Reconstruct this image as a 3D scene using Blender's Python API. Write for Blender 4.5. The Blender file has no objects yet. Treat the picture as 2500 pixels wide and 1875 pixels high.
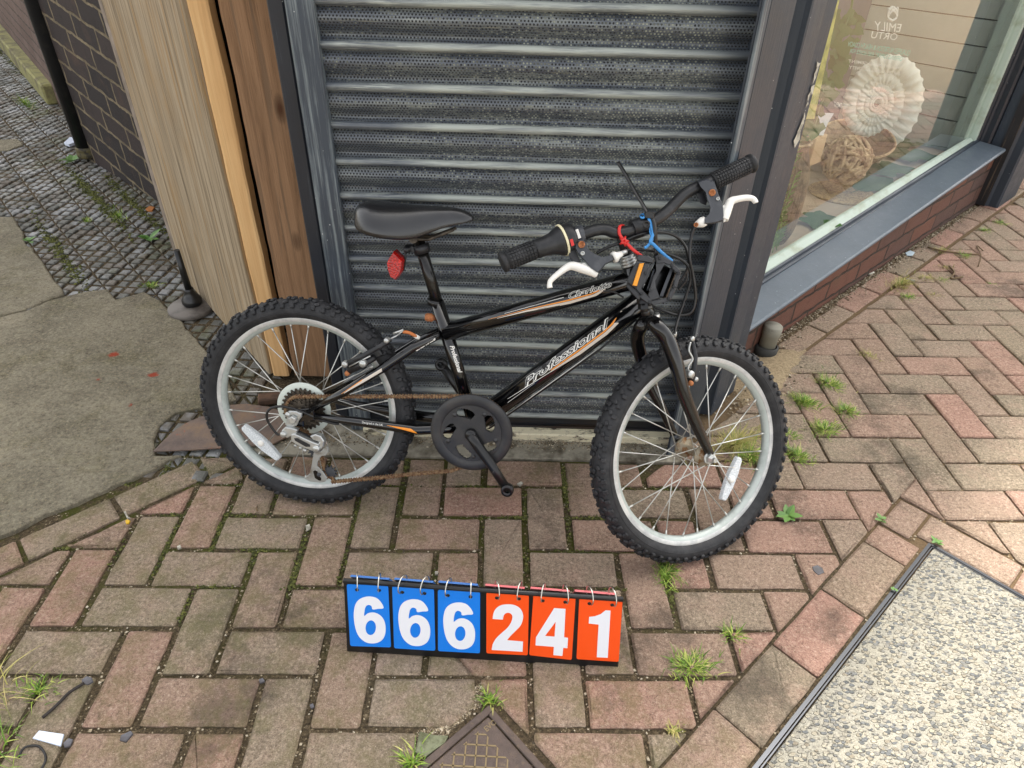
import bpy, bmesh, math, random
from math import sin, cos, pi, radians, sqrt
from mathutils import Vector, Matrix, Quaternion
random.seed(7)
S = bpy.context.scene
COL = S.collection
U = 0.1                                   # one block unit = 10 cm; lengths below are in units

# ---------------------------------------------------------------- camera
FPX = 1669.6
CAM = Vector((2.3507, -12.0590, 12.0915))
EUL = (0.9324967, -0.0198304, -0.0082861)
cd = bpy.data.cameras.new('camera'); cam = bpy.data.objects.new('camera', cd); COL.objects.link(cam)
cd.sensor_width = 36; cd.lens = FPX / 2500 * 36; cd.clip_start = 0.02; cd.clip_end = 500
cam.location = CAM * U; cam.rotation_euler = EUL
S.camera = cam
S.render.resolution_x = 1024; S.render.resolution_y = 768
# ---------------------------------------------------------------- world, sun, exposure
SUN_EL = radians(59.2); SUN_D = Vector((-0.383, -0.924, 0))      # horizontal travel direction of the light
w = bpy.data.worlds.new("World"); S.world = w; w.use_nodes = True
wn = w.node_tree; wn.nodes.clear()
sky = wn.nodes.new('ShaderNodeTexSky'); sky.sky_type = 'NISHITA'; sky.sun_disc = False
sky.sun_elevation = SUN_EL; sky.sun_rotation = math.atan2(-SUN_D.x, -SUN_D.y); sky.air_density = 0.9; sky.dust_density = 3.5; sky.ozone_density = 0.7
bg = wn.nodes.new('ShaderNodeBackground'); bg.inputs[1].default_value = 0.15
out = wn.nodes.new('ShaderNodeOutputWorld'); hz = wn.nodes.new('ShaderNodeMix'); hz.data_type = 'RGBA'; hz.inputs[0].default_value = .75; hs = wn.nodes.new('ShaderNodeRGBToBW')
hm = wn.nodes.new('ShaderNodeMix'); hm.data_type = 'RGBA'; hm.blend_type = 'MULTIPLY'; hm.inputs[0].default_value = 1; hm.inputs[7].default_value = (1.42, 1.36, 1.24, 1)     # thin bright cloud veil
wn.links.new(sky.outputs[0], hs.inputs[0]); wn.links.new(hs.outputs[0], hm.inputs[6]); wn.links.new(hm.outputs[2], hz.inputs[7]); wn.links.new(sky.outputs[0], hz.inputs[6]); wn.links.new(hz.outputs[2], bg.inputs[0]); wn.links.new(bg.outputs[0], out.inputs[0])
sl = bpy.data.lights.new('sun', 'SUN'); sl.energy = 2.0; sl.angle = radians(3.5); sl.color = (1.0, 0.95, 0.88)
so_ = bpy.data.objects.new('sun', sl); COL.objects.link(so_)
ray_d = Vector((SUN_D.x * cos(SUN_EL), SUN_D.y * cos(SUN_EL), -sin(SUN_EL)))
so_.rotation_euler = ray_d.to_track_quat('-Z', 'Y').to_euler()
S.view_settings.view_transform = 'Standard'; S.view_settings.look = 'None'
S.view_settings.exposure = 1.95; S.view_settings.gamma = 1.0; S.view_settings.use_curve_mapping = False
S.render.engine = 'CYCLES'

# ---------------------------------------------------------------- survey helpers
CR = cam.rotation_euler.to_matrix()
def ray(px, py): return CR @ Vector(((px - 1250) / FPX, -(py - 937.5) / FPX, -1.0))
def hit(px, py, n=Vector((0, 0, 1)), d=0.0):
    r = ray(px, py); return CAM + r * ((d - CAM.dot(n)) / r.dot(n))
def G(px, py, z=0.0): return hit(px, py, Vector((0, 0, 1)), z)
WA = radians(41.8); WT = Vector((cos(WA), sin(WA), 0)); WN = Vector((sin(WA), -cos(WA), 0)); W0 = Vector((11.33, 6.89, 0))
def so(s, o, z=0.0): return W0 + WT * s + WN * o + Vector((0, 0, z))      # window-wall coordinates
def sofxy(p): d = Vector((p[0], p[1], 0)) - W0; return d.dot(WT), d.dot(WN)
def onwall(px, py, o=0.0): return hit(px, py, WN, W0.dot(WN) + o)

# ---------------------------------------------------------------- mesh builder
class MB:
    def __init__(s): s.v = []; s.f = []; s.sm = []; s.mi = []
    def add(s, vs, fs, smooth=False, mi=0):
        b = len(s.v); s.v += [Vector(v) for v in vs]
        for f in fs: s.f.append([b + i for i in f]); s.sm.append(smooth); s.mi.append(mi)
        return s
    def box(s, c, ax, ay, az, ch=0.0, mi=0):
        """c centre, half-axis vectors; ch = chamfer (absolute)"""
        c = Vector(c); ax = Vector(ax); ay = Vector(ay); az = Vector(az)
        if ch <= 0:
            vs = [c + ax * i + ay * j + az * k for k in (-1, 1) for j in (-1, 1) for i in (-1, 1)]
            return s.add(vs, [(0, 2, 3, 1), (4, 5, 7, 6), (0, 1, 5, 4), (2, 6, 7, 3), (0, 4, 6, 2), (1, 3, 7, 5)], mi=mi)
        A = [ax, ay, az]; L = [a.length for a in A]; e = [1 - min(ch / l, .49) for l in L]
        vs = []; idx = {}
        for k in (-1, 1):
            for j in (-1, 1):
                for i in (-1, 1):
                    sg = (i, j, k)
                    for q in range(3):
                        p = c.copy()
                        for a in range(3): p += A[a] * sg[a] * (1 if a == q else e[a])
                        idx[(sg, q)] = len(vs); vs.append(p)
        fs = []
        for q in range(3):
            for sgn in (-1, 1):
                a, b = [x for x in range(3) if x != q]; f = []
                for (u, v) in ((-1, -1), (1, -1), (1, 1), (-1, 1)):
                    g = [0, 0, 0]; g[q] = sgn; g[a] = u; g[b] = v; f.append(idx[(tuple(g), q)])
                fs.append(f)
        for q in range(3):
            a, b = [x for x in range(3) if x != q]
            for u in (-1, 1):
                for v in (-1, 1):
                    g0 = [0, 0, 0]; g0[a] = u; g0[b] = v; g1 = g0[:]; g0[q] = -1; g1[q] = 1
                    fs.append([idx[(tuple(g0), a)], idx[(tuple(g1), a)], idx[(tuple(g1), b)], idx[(tuple(g0), b)]])
        for k in (-1, 1):
            for j in (-1, 1):
                for i in (-1, 1): fs.append([idx[((i, j, k), q)] for q in range(3)])
        return s.add(vs, fs, mi=mi)
    def tube(s, pts, r, seg=12, closed=False, caps=True, flat=1.0, up=None, mi=0, smooth=True):
        pts = [Vector(p) for p in pts]; n = len(pts)
        rs = r if isinstance(r, (list, tuple)) else [r] * n
        tan = []
        for i in range(n):
            if closed: t = pts[(i + 1) % n] - pts[i - 1]
            else: t = pts[min(i + 1, n - 1)] - pts[max(i - 1, 0)]
            tan.append(t.normalized() if t.length > 1e-9 else Vector((0, 0, 1)))
        u = Vector(up) if up is not None else Vector((0, 0, 1))
        if abs(u.dot(tan[0])) > .98: u = Vector((1, 0, 0))
        u = (u - tan[0] * u.dot(tan[0])).normalized(); rings = []
        for i in range(n):
            if up is not None and abs(Vector(up).dot(tan[i])) < .98: u = Vector(up)
            u = (u - tan[i] * u.dot(tan[i])).normalized(); v = tan[i].cross(u)
            rings.append([pts[i] + (u * cos(2 * pi * k / seg) * flat + v * sin(2 * pi * k / seg)) * rs[i] for k in range(seg)])
        vs = [p for rg in rings for p in rg]; fs = []
        for i in range(n if closed else n - 1):
            a = i * seg; b = ((i + 1) % n) * seg
            for k in range(seg): fs.append((a + k, a + (k + 1) % seg, b + (k + 1) % seg, b + k))
        s.add(vs, fs, smooth, mi)
        if caps and not closed:
            b = len(s.v) - len(vs); s.f.append([b + k for k in range(seg)][::-1]); s.sm.append(False); s.mi.append(mi)
            s.f.append([b + (n - 1) * seg + k for k in range(seg)]); s.sm.append(False); s.mi.append(mi)
        return s
    def lathe(s, c, ax, prof, seg=48, smooth=True, closed=False, mi=0, ref=None):
        """prof: list of (radius, height along ax)"""
        c = Vector(c); ax = Vector(ax).normalized(); u = Vector(ref) if ref is not None else (Vector((0, 0, 1)) if abs(ax.z) < .9 else Vector((1, 0, 0)))
        u = (u - ax * u.dot(ax)).normalized(); v = ax.cross(u); m = len(prof); vs = []
        for k in range(seg):
            a = 2 * pi * k / seg; d = u * cos(a) + v * sin(a)
            for (r, h) in prof: vs.append(c + d * r + ax * h)
        fs = []
        for k in range(seg):
            a = k * m; b = ((k + 1) % seg) * m
            for i in range(m if closed else m - 1):
                j = (i + 1) % m; fs.append((a + i, b + i, b + j, a + j))
        return s.add(vs, fs, smooth, mi)
    def prism(s, poly, z0, z1, ch=0.0, jit=0.0, P=lambda x, y, z: Vector((x, y, z)), mi=0):
        """convex-ish polygon (list of 2D), chamfered top edge"""
        n = len(poly); cx = sum(p[0] for p in poly) / n; cy = sum(p[1] for p in poly) / n
        ins = []
        if ch > 0:
            ar = sum(poly[i][0] * poly[(i + 1) % n][1] - poly[(i + 1) % n][0] * poly[i][1] for i in range(n)); sg = 1 if ar > 0 else -1
            for i in range(n):
                a = Vector(poly[i - 1]); b = Vector(poly[i]); c = Vector(poly[(i + 1) % n])
                d1 = (b - a); d2 = (c - b)
                if d1.length < 1e-6 or d2.length < 1e-6: ins.append(b.copy()); continue
                d1.normalize(); d2.normalize(); n1 = Vector((-d1.y, d1.x)) * sg; n2 = Vector((-d2.y, d2.x)) * sg
                m = n1 + n2; l = m.length
                if l < .3: ins.append(b + n1 * ch); continue
                m.normalize(); ins.append(b + m * ch / max(m.dot(n1), .4))
        else: ins = [Vector(p) for p in poly]
        vs = []
        for p in poly: vs.append(P(p[0], p[1], z0))
        zt = [z1 - ch * .7 + random.uniform(-jit, jit) * .3 for _ in poly] if ch > 0 else [z1] * n
        for i, p in enumerate(poly): vs.append(P(p[0], p[1], zt[i]))
        fs = [(i, (i + 1) % n, n + (i + 1) % n, n + i) for i in range(n)]
        if ch > 0:
            for p in ins: vs.append(P(p.x, p.y, z1))
            fs += [(n + i, n + (i + 1) % n, 2 * n + (i + 1) % n, 2 * n + i) for i in range(n)]; top = [2 * n + i for i in range(n)]
        else: top = [n + i for i in range(n)]
        fs.append(tuple(top))
        return s.add(vs, fs, False, mi)
    def sphere(s, c, r, seg=16, rings=10, sc=(1, 1, 1), mi=0):
        prof = [(sin(pi * i / rings) * 1.0, -cos(pi * i / rings)) for i in range(rings + 1)]
        vs = []; fs = []
        for i, (a, h) in enumerate(prof):
            for k in range(seg): vs.append(Vector(c) + Vector((a * cos(2 * pi * k / seg) * sc[0], a * sin(2 * pi * k / seg) * sc[1], h * sc[2])) * r)
        for i in range(rings):
            for k in range(seg): fs.append((i * seg + k, i * seg + (k + 1) % seg, (i + 1) * seg + (k + 1) % seg, (i + 1) * seg + k))
        return s.add(vs, fs, True, mi)
    def build(s, name, mat, parent=None, recalc=True, rz=0.0, org=None):
        me = bpy.data.meshes.new(name)
        off = Vector((0, 0, 0)); p = parent
        while p is not None: off += p.location; p = p.parent
        loc = Vector(org) * U - off if org is not None else Vector((0, 0, 0)); RI = Matrix.Rotation(-rz, 3, 'Z')
        me.from_pydata([tuple(RI @ (v * U - off - loc)) for v in s.v], [], s.f)
        for m in (mat if isinstance(mat, (list, tuple)) else [mat]): me.materials.append(m)
        for i, pl in enumerate(me.polygons): pl.use_smooth = s.sm[i]; pl.material_index = s.mi[i]
        if recalc:
            b = bmesh.new(); b.from_mesh(me); bmesh.ops.recalc_face_normals(b, faces=b.faces); b.to_mesh(me); b.free()
        me.update()
        o = bpy.data.objects.new(name, me); COL.objects.link(o)
        o.location = loc; o.rotation_euler = (0, 0, rz)
        if parent is not None: o.parent = parent
        return o
def tag(o, label=None, cat=None, group=None, kind=None):
    if label: o['label'] = label
    if cat: o['category'] = cat
    if group: o['group'] = group
    if kind: o['kind'] = kind
    return o
def thing(name, loc, label, cat, group=None):
    o = bpy.data.objects.new(name, None); COL.objects.link(o); o.location = Vector(loc) * U; o.empty_display_size = .05
    return tag(o, label, cat, group)
def smoothline(pts, k=6, closed=False):
    pts = [Vector(p) for p in pts]; n = len(pts); out = []
    for i in range(n if closed else n - 1):
        if closed: p0, p1, p2, p3 = pts[i - 1], pts[i], pts[(i + 1) % n], pts[(i + 2) % n]
        else: p0, p1, p2, p3 = pts[max(i - 1, 0)], pts[i], pts[i + 1], pts[min(i + 2, n - 1)]
        for j in range(k):
            t = j / k
            out.append(0.5 * ((2 * p1) + (p2 - p0) * t + (2 * p0 - 5 * p1 + 4 * p2 - p3) * t * t + (3 * p1 - p0 - 3 * p2 + p3) * t ** 3))
    if not closed: out.append(pts[-1])
    return out
def clip(poly, f):
    """keep f(p)>=0, f linear"""
    out = []; n = len(poly)
    if n < 3: return []
    for i in range(n):
        a = poly[i]; b = poly[(i + 1) % n]; fa = f(a); fb = f(b)
        if fa >= 0: out.append(a)
        if (fa >= 0) != (fb >= 0):
            t = fa / (fa - fb); out.append((a[0] + (b[0] - a[0]) * t, a[1] + (b[1] - a[1]) * t))
    return out
def area(p): return abs(sum(p[i][0] * p[(i + 1) % len(p)][1] - p[(i + 1) % len(p)][0] * p[i][1] for i in range(len(p)))) / 2 if len(p) > 2 else 0

# ---------------------------------------------------------------- materials
def srgb(r, g, b):
    f = lambda c: (c / 255 / 12.92) if c / 255 <= .04045 else ((c / 255 + .055) / 1.055) ** 2.4
    return (f(r), f(g), f(b), 1)
class NT:
    def __init__(s, name):
        s.m = bpy.data.materials.new(name); s.m.use_nodes = True; s.t = s.m.node_tree; s.t.nodes.clear()
        s.out = s.t.nodes.new('ShaderNodeOutputMaterial'); s.b = s.t.nodes.new('ShaderNodeBsdfPrincipled'); s.t.links.new(s.b.outputs[0], s.out.inputs[0])
        s.tc = s.t.nodes.new('ShaderNodeTexCoord'); s.co = s.tc.outputs['Object']
    def n(s, ty, **kw):
        x = s.t.nodes.new(ty)
        for k, v in kw.items(): setattr(x, k, v)
        return x
    def l(s, a, b): s.t.links.new(a, b); return a
    def put(s, sock, v):
        if hasattr(v, 'is_output') or hasattr(v, 'links'): s.t.links.new(v, sock)
        else: sock.default_value = v
    def map(s, sc=(1, 1, 1), loc=(0, 0, 0), rot=(0, 0, 0), co=None):
        m = s.n('ShaderNodeMapping'); s.l(co or s.co, m.inputs[0]); m.inputs['Scale'].default_value = sc; m.inputs['Location'].default_value = loc; m.inputs['Rotation'].default_value = rot
        return m.outputs[0]
    def noise(s, scale, detail=4, rough=.55, co=None, dist=0.0):
        x = s.n('ShaderNodeTexNoise'); s.l(co or s.co, x.inputs['Vector']); x.inputs['Scale'].default_value = scale; x.inputs['Detail'].default_value = detail
        x.inputs['Roughness'].default_value = rough; x.inputs['Distortion'].default_value = dist
        return x.outputs[0]
    def vor(s, scale, feat='F1', co=None, out=0, rnd=1.0):
        x = s.n('ShaderNodeTexVoronoi', feature=feat); s.l(co or s.co, x.inputs['Vector']); x.inputs['Scale'].default_value = scale; x.inputs['Randomness'].default_value = rnd
        return x.outputs[out]
    def ramp(s, v, stops, interp='LINEAR'):
        r = s.n('ShaderNodeValToRGB'); s.l(v, r.inputs[0]); e = r.color_ramp.elements; r.color_ramp.interpolation = interp
        while len(e) < len(stops): e.new(.5)
        for i, (p, c) in enumerate(stops):
            e[i].position = p; e[i].color = c if isinstance(c, (tuple, list)) else (c, c, c, 1)
        return r.outputs[0]
    def th(s, v, a, b): return s.ramp(v, [(a, 0.0), (b, 1.0)]) if a < b else s.ramp(v, [(b, 1.0), (a, 0.0)])
    def mix(s, f, a, b, mode='MIX'):
        x = s.n('ShaderNodeMix', data_type='RGBA', blend_type=mode); s.put(x.inputs[0], f); s.put(x.inputs[6], a); s.put(x.inputs[7], b); return x.outputs[2]
    def math(s, op, a, b=0.0, c=None):
        x = s.n('ShaderNodeMath', operation=op); s.put(x.inputs[0], a); s.put(x.inputs[1], b)
        if c is not None: s.put(x.inputs[2], c)
        return x.outputs[0]
    def sep(s, v=None):
        x = s.n('ShaderNodeSeparateXYZ'); s.l(v or s.co, x.inputs[0]); return x.outputs
    def comb(s, x, y, z):
        c = s.n('ShaderNodeCombineXYZ'); s.put(c.inputs[0], x); s.put(c.inputs[1], y); s.put(c.inputs[2], z); return c.outputs[0]
    def bump(s, h, dist=.002, st=1.0, prev=None):
        x = s.n('ShaderNodeBump'); s.put(x.inputs['Height'], h); x.inputs['Distance'].default_value = dist; x.inputs['Strength'].default_value = st
        if prev: s.l(prev, x.inputs['Normal'])
        s.l(x.outputs[0], s.b.inputs['Normal']); return x.outputs[0]
    def island(s): return s.n('ShaderNodeNewGeometry').outputs['Random Per Island']
    def fin(s, col, rough=.6, metal=0.0, spec=.5, **kw):
        s.put(s.b.inputs['Base Color'], col); s.put(s.b.inputs['Roughness'], rough); s.put(s.b.inputs['Metallic'], metal); s.b.inputs['Specular IOR Level'].default_value = spec
        for k, v in kw.items(): s.put(s.b.inputs[k], v)
        return s.m
def simple(name, col, rough=.5, metal=0.0, spec=.5, dirt=None, bump=None, **kw):
    """dirt=(scale, colour, amount lo, hi)"""
    t = NT(name); c = col
    if dirt: c = t.mix(t.th(t.noise(dirt[0], 5, .65), dirt[2], dirt[3]), col, dirt[1])
    if bump: t.bump(t.noise(bump[0], 4, .6), bump[1])
    return t.fin(c, rough, metal, spec, **kw)

def m_paver():
    t = NT('block_paver'); r = t.island()
    base = t.ramp(r, [(0, srgb(150, 137, 116)), (.3, srgb(158, 140, 121)), (.55, srgb(167, 139, 121)), (.78, srgb(178, 138, 122)), (1, srgb(148, 136, 114))])
    # blotches of wear, pink binder and grey scum
    c = t.mix(t.math('MULTIPLY', t.th(t.noise(14, 5, .65), .48, .72), .5), base, srgb(184, 150, 134))
    c = t.mix(t.math('MULTIPLY', t.th(t.noise(9, 6, .7, co=t.map(loc=(3, 1, 2))), .5, .75), .5), c, srgb(90, 82, 66))
    # aggregate grain
    g = t.noise(420, 3, .8); g2 = t.noise(125, 4, .85, co=t.map(loc=(6, 2, 1)))
    c = t.mix(t.math('MULTIPLY', t.th(g, .5, .72), .6), c, srgb(66, 56, 48)); c = t.mix(t.math('MULTIPLY', t.th(g, .47, .3), .45), c, srgb(214, 190, 168))
    c = t.mix(t.math('MULTIPLY', t.th(g2, .53, .66), .62), c, srgb(74, 62, 54)); c = t.mix(t.math('MULTIPLY', t.th(g2, .46, .37), .5), c, srgb(216, 194, 174))
    v = t.vor(170, co=t.map(loc=(.2, .1, 0))); c = t.mix(t.math('MULTIPLY', t.th(v, .17, .08), .6), c, srgb(222, 208, 188))
    st = t.th(t.noise(3.2, 7, .7, co=t.map(loc=(1, 5, 0))), .54, .64); c = t.mix(t.math('MULTIPLY', st, .55), c, srgb(64, 58, 50))
    # moss in the damp strip before the shutter and along the left slab
    p = t.sep(); dx = t.math('ABSOLUTE', t.math('SUBTRACT', p[1], .03)); near = t.th(dx, .13, .03)
    left = t.th(t.math('ADD', t.math('MULTIPLY', p[0], .9), p[1]), -.22, -.42)
    zone = t.math('MAXIMUM', t.math('MULTIPLY', near, t.th(p[0], .62, .45)), left)
    mo = t.math('MULTIPLY', zone, t.th(t.noise(16, 6, .7, co=t.map(loc=(7, 2, 0))), .44, .62)); c = t.mix(t.math('MULTIPLY', mo, .45), c, srgb(104, 104, 56))
    h = t.math('ADD', t.math('MULTIPLY', g, .5), t.math('MULTIPLY', t.noise(60, 6, .8), 1.3)); t.bump(h, .007, 1.0)
    return t.fin(c, .88, 0, .3)
def m_joint():
    t = NT('joint_soil'); n1 = t.noise(9, 5, .7)
    c = t.ramp(t.noise(130, 5, .85), [(.34, srgb(42, 36, 28)), (.5, srgb(86, 75, 58)), (.6, srgb(112, 98, 76)), (.72, srgb(196, 182, 156))])
    p = t.sep(); z = t.th(t.math('ABSOLUTE', t.math('SUBTRACT', p[1], -.06)), .5, .1)
    mo = t.math('MULTIPLY', t.math('MULTIPLY', z, t.th(p[0], .8, .5)), t.th(n1, .46, .56)); c = t.mix(t.math('MULTIPLY', mo, .8), c, srgb(74, 80, 24))
    right = t.th(t.math('ADD', p[0], t.math('MULTIPLY', p[1], 1.0)), .8, 1.2); c = t.mix(t.math('MULTIPLY', right, .6), c, srgb(128, 106, 80))
    t.bump(t.noise(220, 5, .8), .006); return t.fin(c, .95, 0, .2)
def m_concrete():
    t = NT('old_concrete'); c = t.ramp(t.noise(6, 8, .7), [(.3, srgb(132, 125, 108)), (.5, srgb(162, 154, 134)), (.7, srgb(184, 174, 152))])
    c = t.mix(t.math('MULTIPLY', t.th(t.noise(5, 6, .75, co=t.map(loc=(4, 4, 0))), .52, .68), .5), c, srgb(118, 114, 74))
    g = t.noise(110, 5, .9); c = t.mix(t.math('MULTIPLY', t.th(g, .52, .64), .7), c, srgb(78, 70, 56)); c = t.mix(t.math('MULTIPLY', t.th(g, .47, .36), .6), c, srgb(214, 202, 172)); pit = t.noise(30, 6, .8, co=t.map(loc=(9, 9, 0))); c = t.mix(t.math('MULTIPLY', t.th(pit, .60, .68), .6), c, srgb(84, 74, 58))
    v = t.vor(75); c = t.mix(t.math('MULTIPLY', t.th(v, .2, .12), .5), c, srgb(190, 172, 136))
    # crayon-red survey marks left on the slab
    for (x, y, rr) in RED:
        d = t.n('ShaderNodeVectorMath', operation='DISTANCE'); t.l(t.co, d.inputs[0]); d.inputs[1].default_value = (x * U, y * U, .004)
        dd = t.math('ADD', d.outputs['Value'], t.math('MULTIPLY', t.math('SUBTRACT', t.noise(60, 4, .8), .5), .035))
        c = t.mix(t.math('MULTIPLY', t.th(dd, rr * U, rr * U * .6), .85), c, srgb(196, 66, 34))
    p = t.math('ADD', t.math('MULTIPLY', t.noise(28, 8, .85), 1.0), t.math('MULTIPLY', g, .5)); t.bump(p, .022)
    return t.fin(c, .92, 0, .25)
RED = []
def m_diamond():
    t = NT('diamond_stable_paver'); r = t.island()
    c = t.ramp(r, [(0, srgb(84, 85, 80)), (.5, srgb(104, 103, 96)), (1, srgb(98, 88, 76))])
    c = t.mix(t.math('MULTIPLY', t.th(t.noise(7, 4, .6), .5, .6), .8), c, srgb(142, 144, 146)); c = t.mix(t.math('MULTIPLY', t.th(t.noise(4, 4, .6, co=t.map(loc=(2, 3, 0))), .56, .66), .6), c, srgb(86, 90, 44))
    c = t.mix(t.math('MULTIPLY', t.th(t.noise(70, 4, .8), .52, .66), .5), c, srgb(66, 62, 52)); t.bump(t.noise(60, 5, .8), .006); return t.fin(c, t.ramp(t.noise(3.5, 4, .6), [(.42, .62), (.56, .28)]), 0, .6)
def m_terrazzo():
    t = NT('exposed_aggregate'); v = t.n('ShaderNodeTexVoronoi'); t.l(t.co, v.inputs['Vector']); t.l(t.map(sc=(1, 1.6, 1), rot=(0, 0, .6)), v.inputs['Vector']); v.inputs['Scale'].default_value = 105
    d = t.math('ADD', v.outputs['Distance'], t.math('MULTIPLY', t.math('SUBTRACT', t.noise(120, 4, .7), .5), .35)); s = t.sep(v.outputs['Color'])
    stone = t.ramp(s[0], [(0, srgb(80, 82, 82)), (.3, srgb(104, 106, 106)), (.55, srgb(132, 128, 118)), (.8, srgb(158, 152, 136)), (1, srgb(120, 112, 98))])
    cem = t.ramp(t.noise(90, 6, .7), [(.3, srgb(128, 125, 114)), (.7, srgb(156, 152, 140))])
    on = t.math('MULTIPLY', t.th(d, .62, .48), t.th(s[1], .16, .2)); c = t.mix(on, cem, stone)
    v2 = t.n('ShaderNodeTexVoronoi'); t.l(t.co, v2.inputs['Vector']); v2.inputs['Scale'].default_value = 130; s2 = t.sep(v2.outputs['Color'])
    c = t.mix(t.math('MULTIPLY', t.math('MULTIPLY', t.th(v2.outputs['Distance'], .35, .25), t.th(s2[0], .72, .76)), .8), c, srgb(110, 106, 98))
    c = t.mix(t.math('MULTIPLY', t.th(t.noise(5, 5, .7), .5, .75), .25), c, srgb(150, 140, 110))
    t.bump(t.math('ADD', on, t.math('MULTIPLY', t.noise(140, 4, .8), .9)), .006); return t.fin(c, .75, 0, .35)
def m_shutter():
    t = NT('perforated_shutter_paint'); p = t.sep()
    # brushed pale-over-black paint streaks, running along the slat
    st = t.noise(1.0, 6, .62, co=t.map(sc=(4.5, 30, 60)), dist=.4); st2 = t.noise(1.0, 5, .7, co=t.map(sc=(16, 30, 420)), dist=.2)
    blot = t.noise(1.0, 4, .6, co=t.map(sc=(5, 5, 12), loc=(4, 1, 7)))
    f = t.math('MULTIPLY', t.th(st, .38, .66), t.th(st2, .34, .60)); f = t.math('MULTIPLY', f, t.th(blot, .28, .6))
    at = t.n('ShaderNodeAttribute', attribute_name='mesh_zone'); rib = t.math('SUBTRACT', 1.0, at.outputs['Fac']); f = t.math('MAXIMUM', f, t.math('MULTIPLY', t.math('MULTIPLY', rib, .8), t.math('MULTIPLY', t.th(t.math('ADD', st, t.math('MULTIPLY', st2, .5)), .52, .80), t.math('MULTIPLY', t.th(p[0], -.12, .1), t.th(p[0], .72, .5)))))  # scuffed rib paint, paled mid-width as a painted highlight
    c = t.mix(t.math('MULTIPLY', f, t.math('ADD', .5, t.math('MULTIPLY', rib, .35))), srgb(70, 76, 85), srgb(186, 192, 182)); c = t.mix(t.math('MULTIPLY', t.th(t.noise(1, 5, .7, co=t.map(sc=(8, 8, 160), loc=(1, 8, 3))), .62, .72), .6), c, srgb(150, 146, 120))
    # perforations: staggered round holes (part of the punched sheet); UV.x along slat, UV.y up the unrolled sheet, in metres
    uv = t.sep(t.tc.outputs['UV']); P = .0068; px = t.math('DIVIDE', uv[0], P); py = t.math('DIVIDE', uv[1], P * .866)
    row = t.math('FLOOR', py); sh = t.math('MULTIPLY', t.math('MODULO', row, 2.0), .5); fx = t.math('SUBTRACT', t.math('FRACT', t.math('ADD', px, sh)), .5); fy = t.math('SUBTRACT', t.math('FRACT', py), .5)
    dist = t.math('SQRT', t.math('ADD', t.math('MULTIPLY', fx, fx), t.math('MULTIPLY', t.math('MULTIPLY', fy, fy), .75)))
    hole = t.th(dist, .30, .24)
    hole = t.math('MULTIPLY', hole, t.th(at.outputs['Fac'], .4, .6))
    cell = t.comb(t.math('FLOOR', t.math('ADD', px, sh)), row, 0.0); wn_ = t.n('ShaderNodeTexWhiteNoise', noise_dimensions='2D'); t.l(cell, wn_.inputs['Vector'])
    # hole colour: dark painted for open, pale for plugged, brightest painted as lit behind
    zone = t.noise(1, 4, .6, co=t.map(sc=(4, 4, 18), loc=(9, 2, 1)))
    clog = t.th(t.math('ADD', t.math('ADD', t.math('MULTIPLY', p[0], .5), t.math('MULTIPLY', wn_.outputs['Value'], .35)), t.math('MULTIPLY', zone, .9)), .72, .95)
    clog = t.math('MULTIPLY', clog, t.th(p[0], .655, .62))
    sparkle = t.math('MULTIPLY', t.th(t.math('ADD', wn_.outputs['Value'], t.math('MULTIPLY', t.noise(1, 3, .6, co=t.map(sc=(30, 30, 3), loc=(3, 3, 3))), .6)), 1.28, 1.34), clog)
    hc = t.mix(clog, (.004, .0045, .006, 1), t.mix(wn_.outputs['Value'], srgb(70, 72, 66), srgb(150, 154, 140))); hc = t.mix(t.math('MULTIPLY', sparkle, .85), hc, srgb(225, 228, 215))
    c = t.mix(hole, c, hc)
    inv = t.math('SUBTRACT', 1.0, hole); t.bump(t.math('ADD', inv, t.math('MULTIPLY', st2, .35)), .0009)
    return t.fin(c, t.math('ADD', .27, t.math('MULTIPLY', hole, .6)), 0, .7)
def m_wood(name, cols, axis='z', scale=1.0, rough=.8, grain=.0015, knots=False, paint=None):
    t = NT(name); sc = {'z': (60, 60, 2.2), 'x': (2.2, 60, 60), 'y': (60, 2.2, 60)}[axis]; sc = tuple(v * scale for v in sc)
    g = t.noise(1.0, 6, .65, co=t.map(sc=sc), dist=.6); g2 = t.noise(1.0, 4, .7, co=t.map(sc=tuple(v * 4 for v in sc), loc=(2, 3, 4)), dist=.2)
    c = t.ramp(g, [(.25, cols[0]), (.45, cols[1]), (.6, cols[2]), (.78, cols[1])]); c = t.mix(t.math('MULTIPLY', t.th(g2, .58, .72), .6), c, cols[0])
    fl = t.noise(1.0, 2, .4, co=t.map(sc=tuple(v * 1.6 for v in sc), loc=(7, 1, 2))); c = t.mix(t.math('MULTIPLY', t.th(fl, .60, .66), .7), c, cols[3] if len(cols) > 3 else cols[0])
    big = t.noise(3.0, 3, .6); c = t.mix(t.math('MULTIPLY', t.th(big, .5, .7), .45), c, cols[3] if len(cols) > 3 else cols[2])
    if knots:
        k = t.vor(1.0, co=t.map(sc=(12, 12, 5.2))); c = t.mix(t.th(k, .13, .06), c, srgb(92, 52, 26)); c = t.mix(t.math('MULTIPLY', t.th(k, .2, .14), .5), c, cols[0])
    if paint: c = t.mix(t.th(t.noise(1, 6, .7, co=t.map(sc=tuple(v * .5 for v in sc), loc=(5, 5, 5))), *paint[1]), c, paint[0])
    t.bump(t.math('ADD', g, t.math('MULTIPLY', g2, .6)), grain); return t.fin(c, rough, 0, .3)
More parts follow.
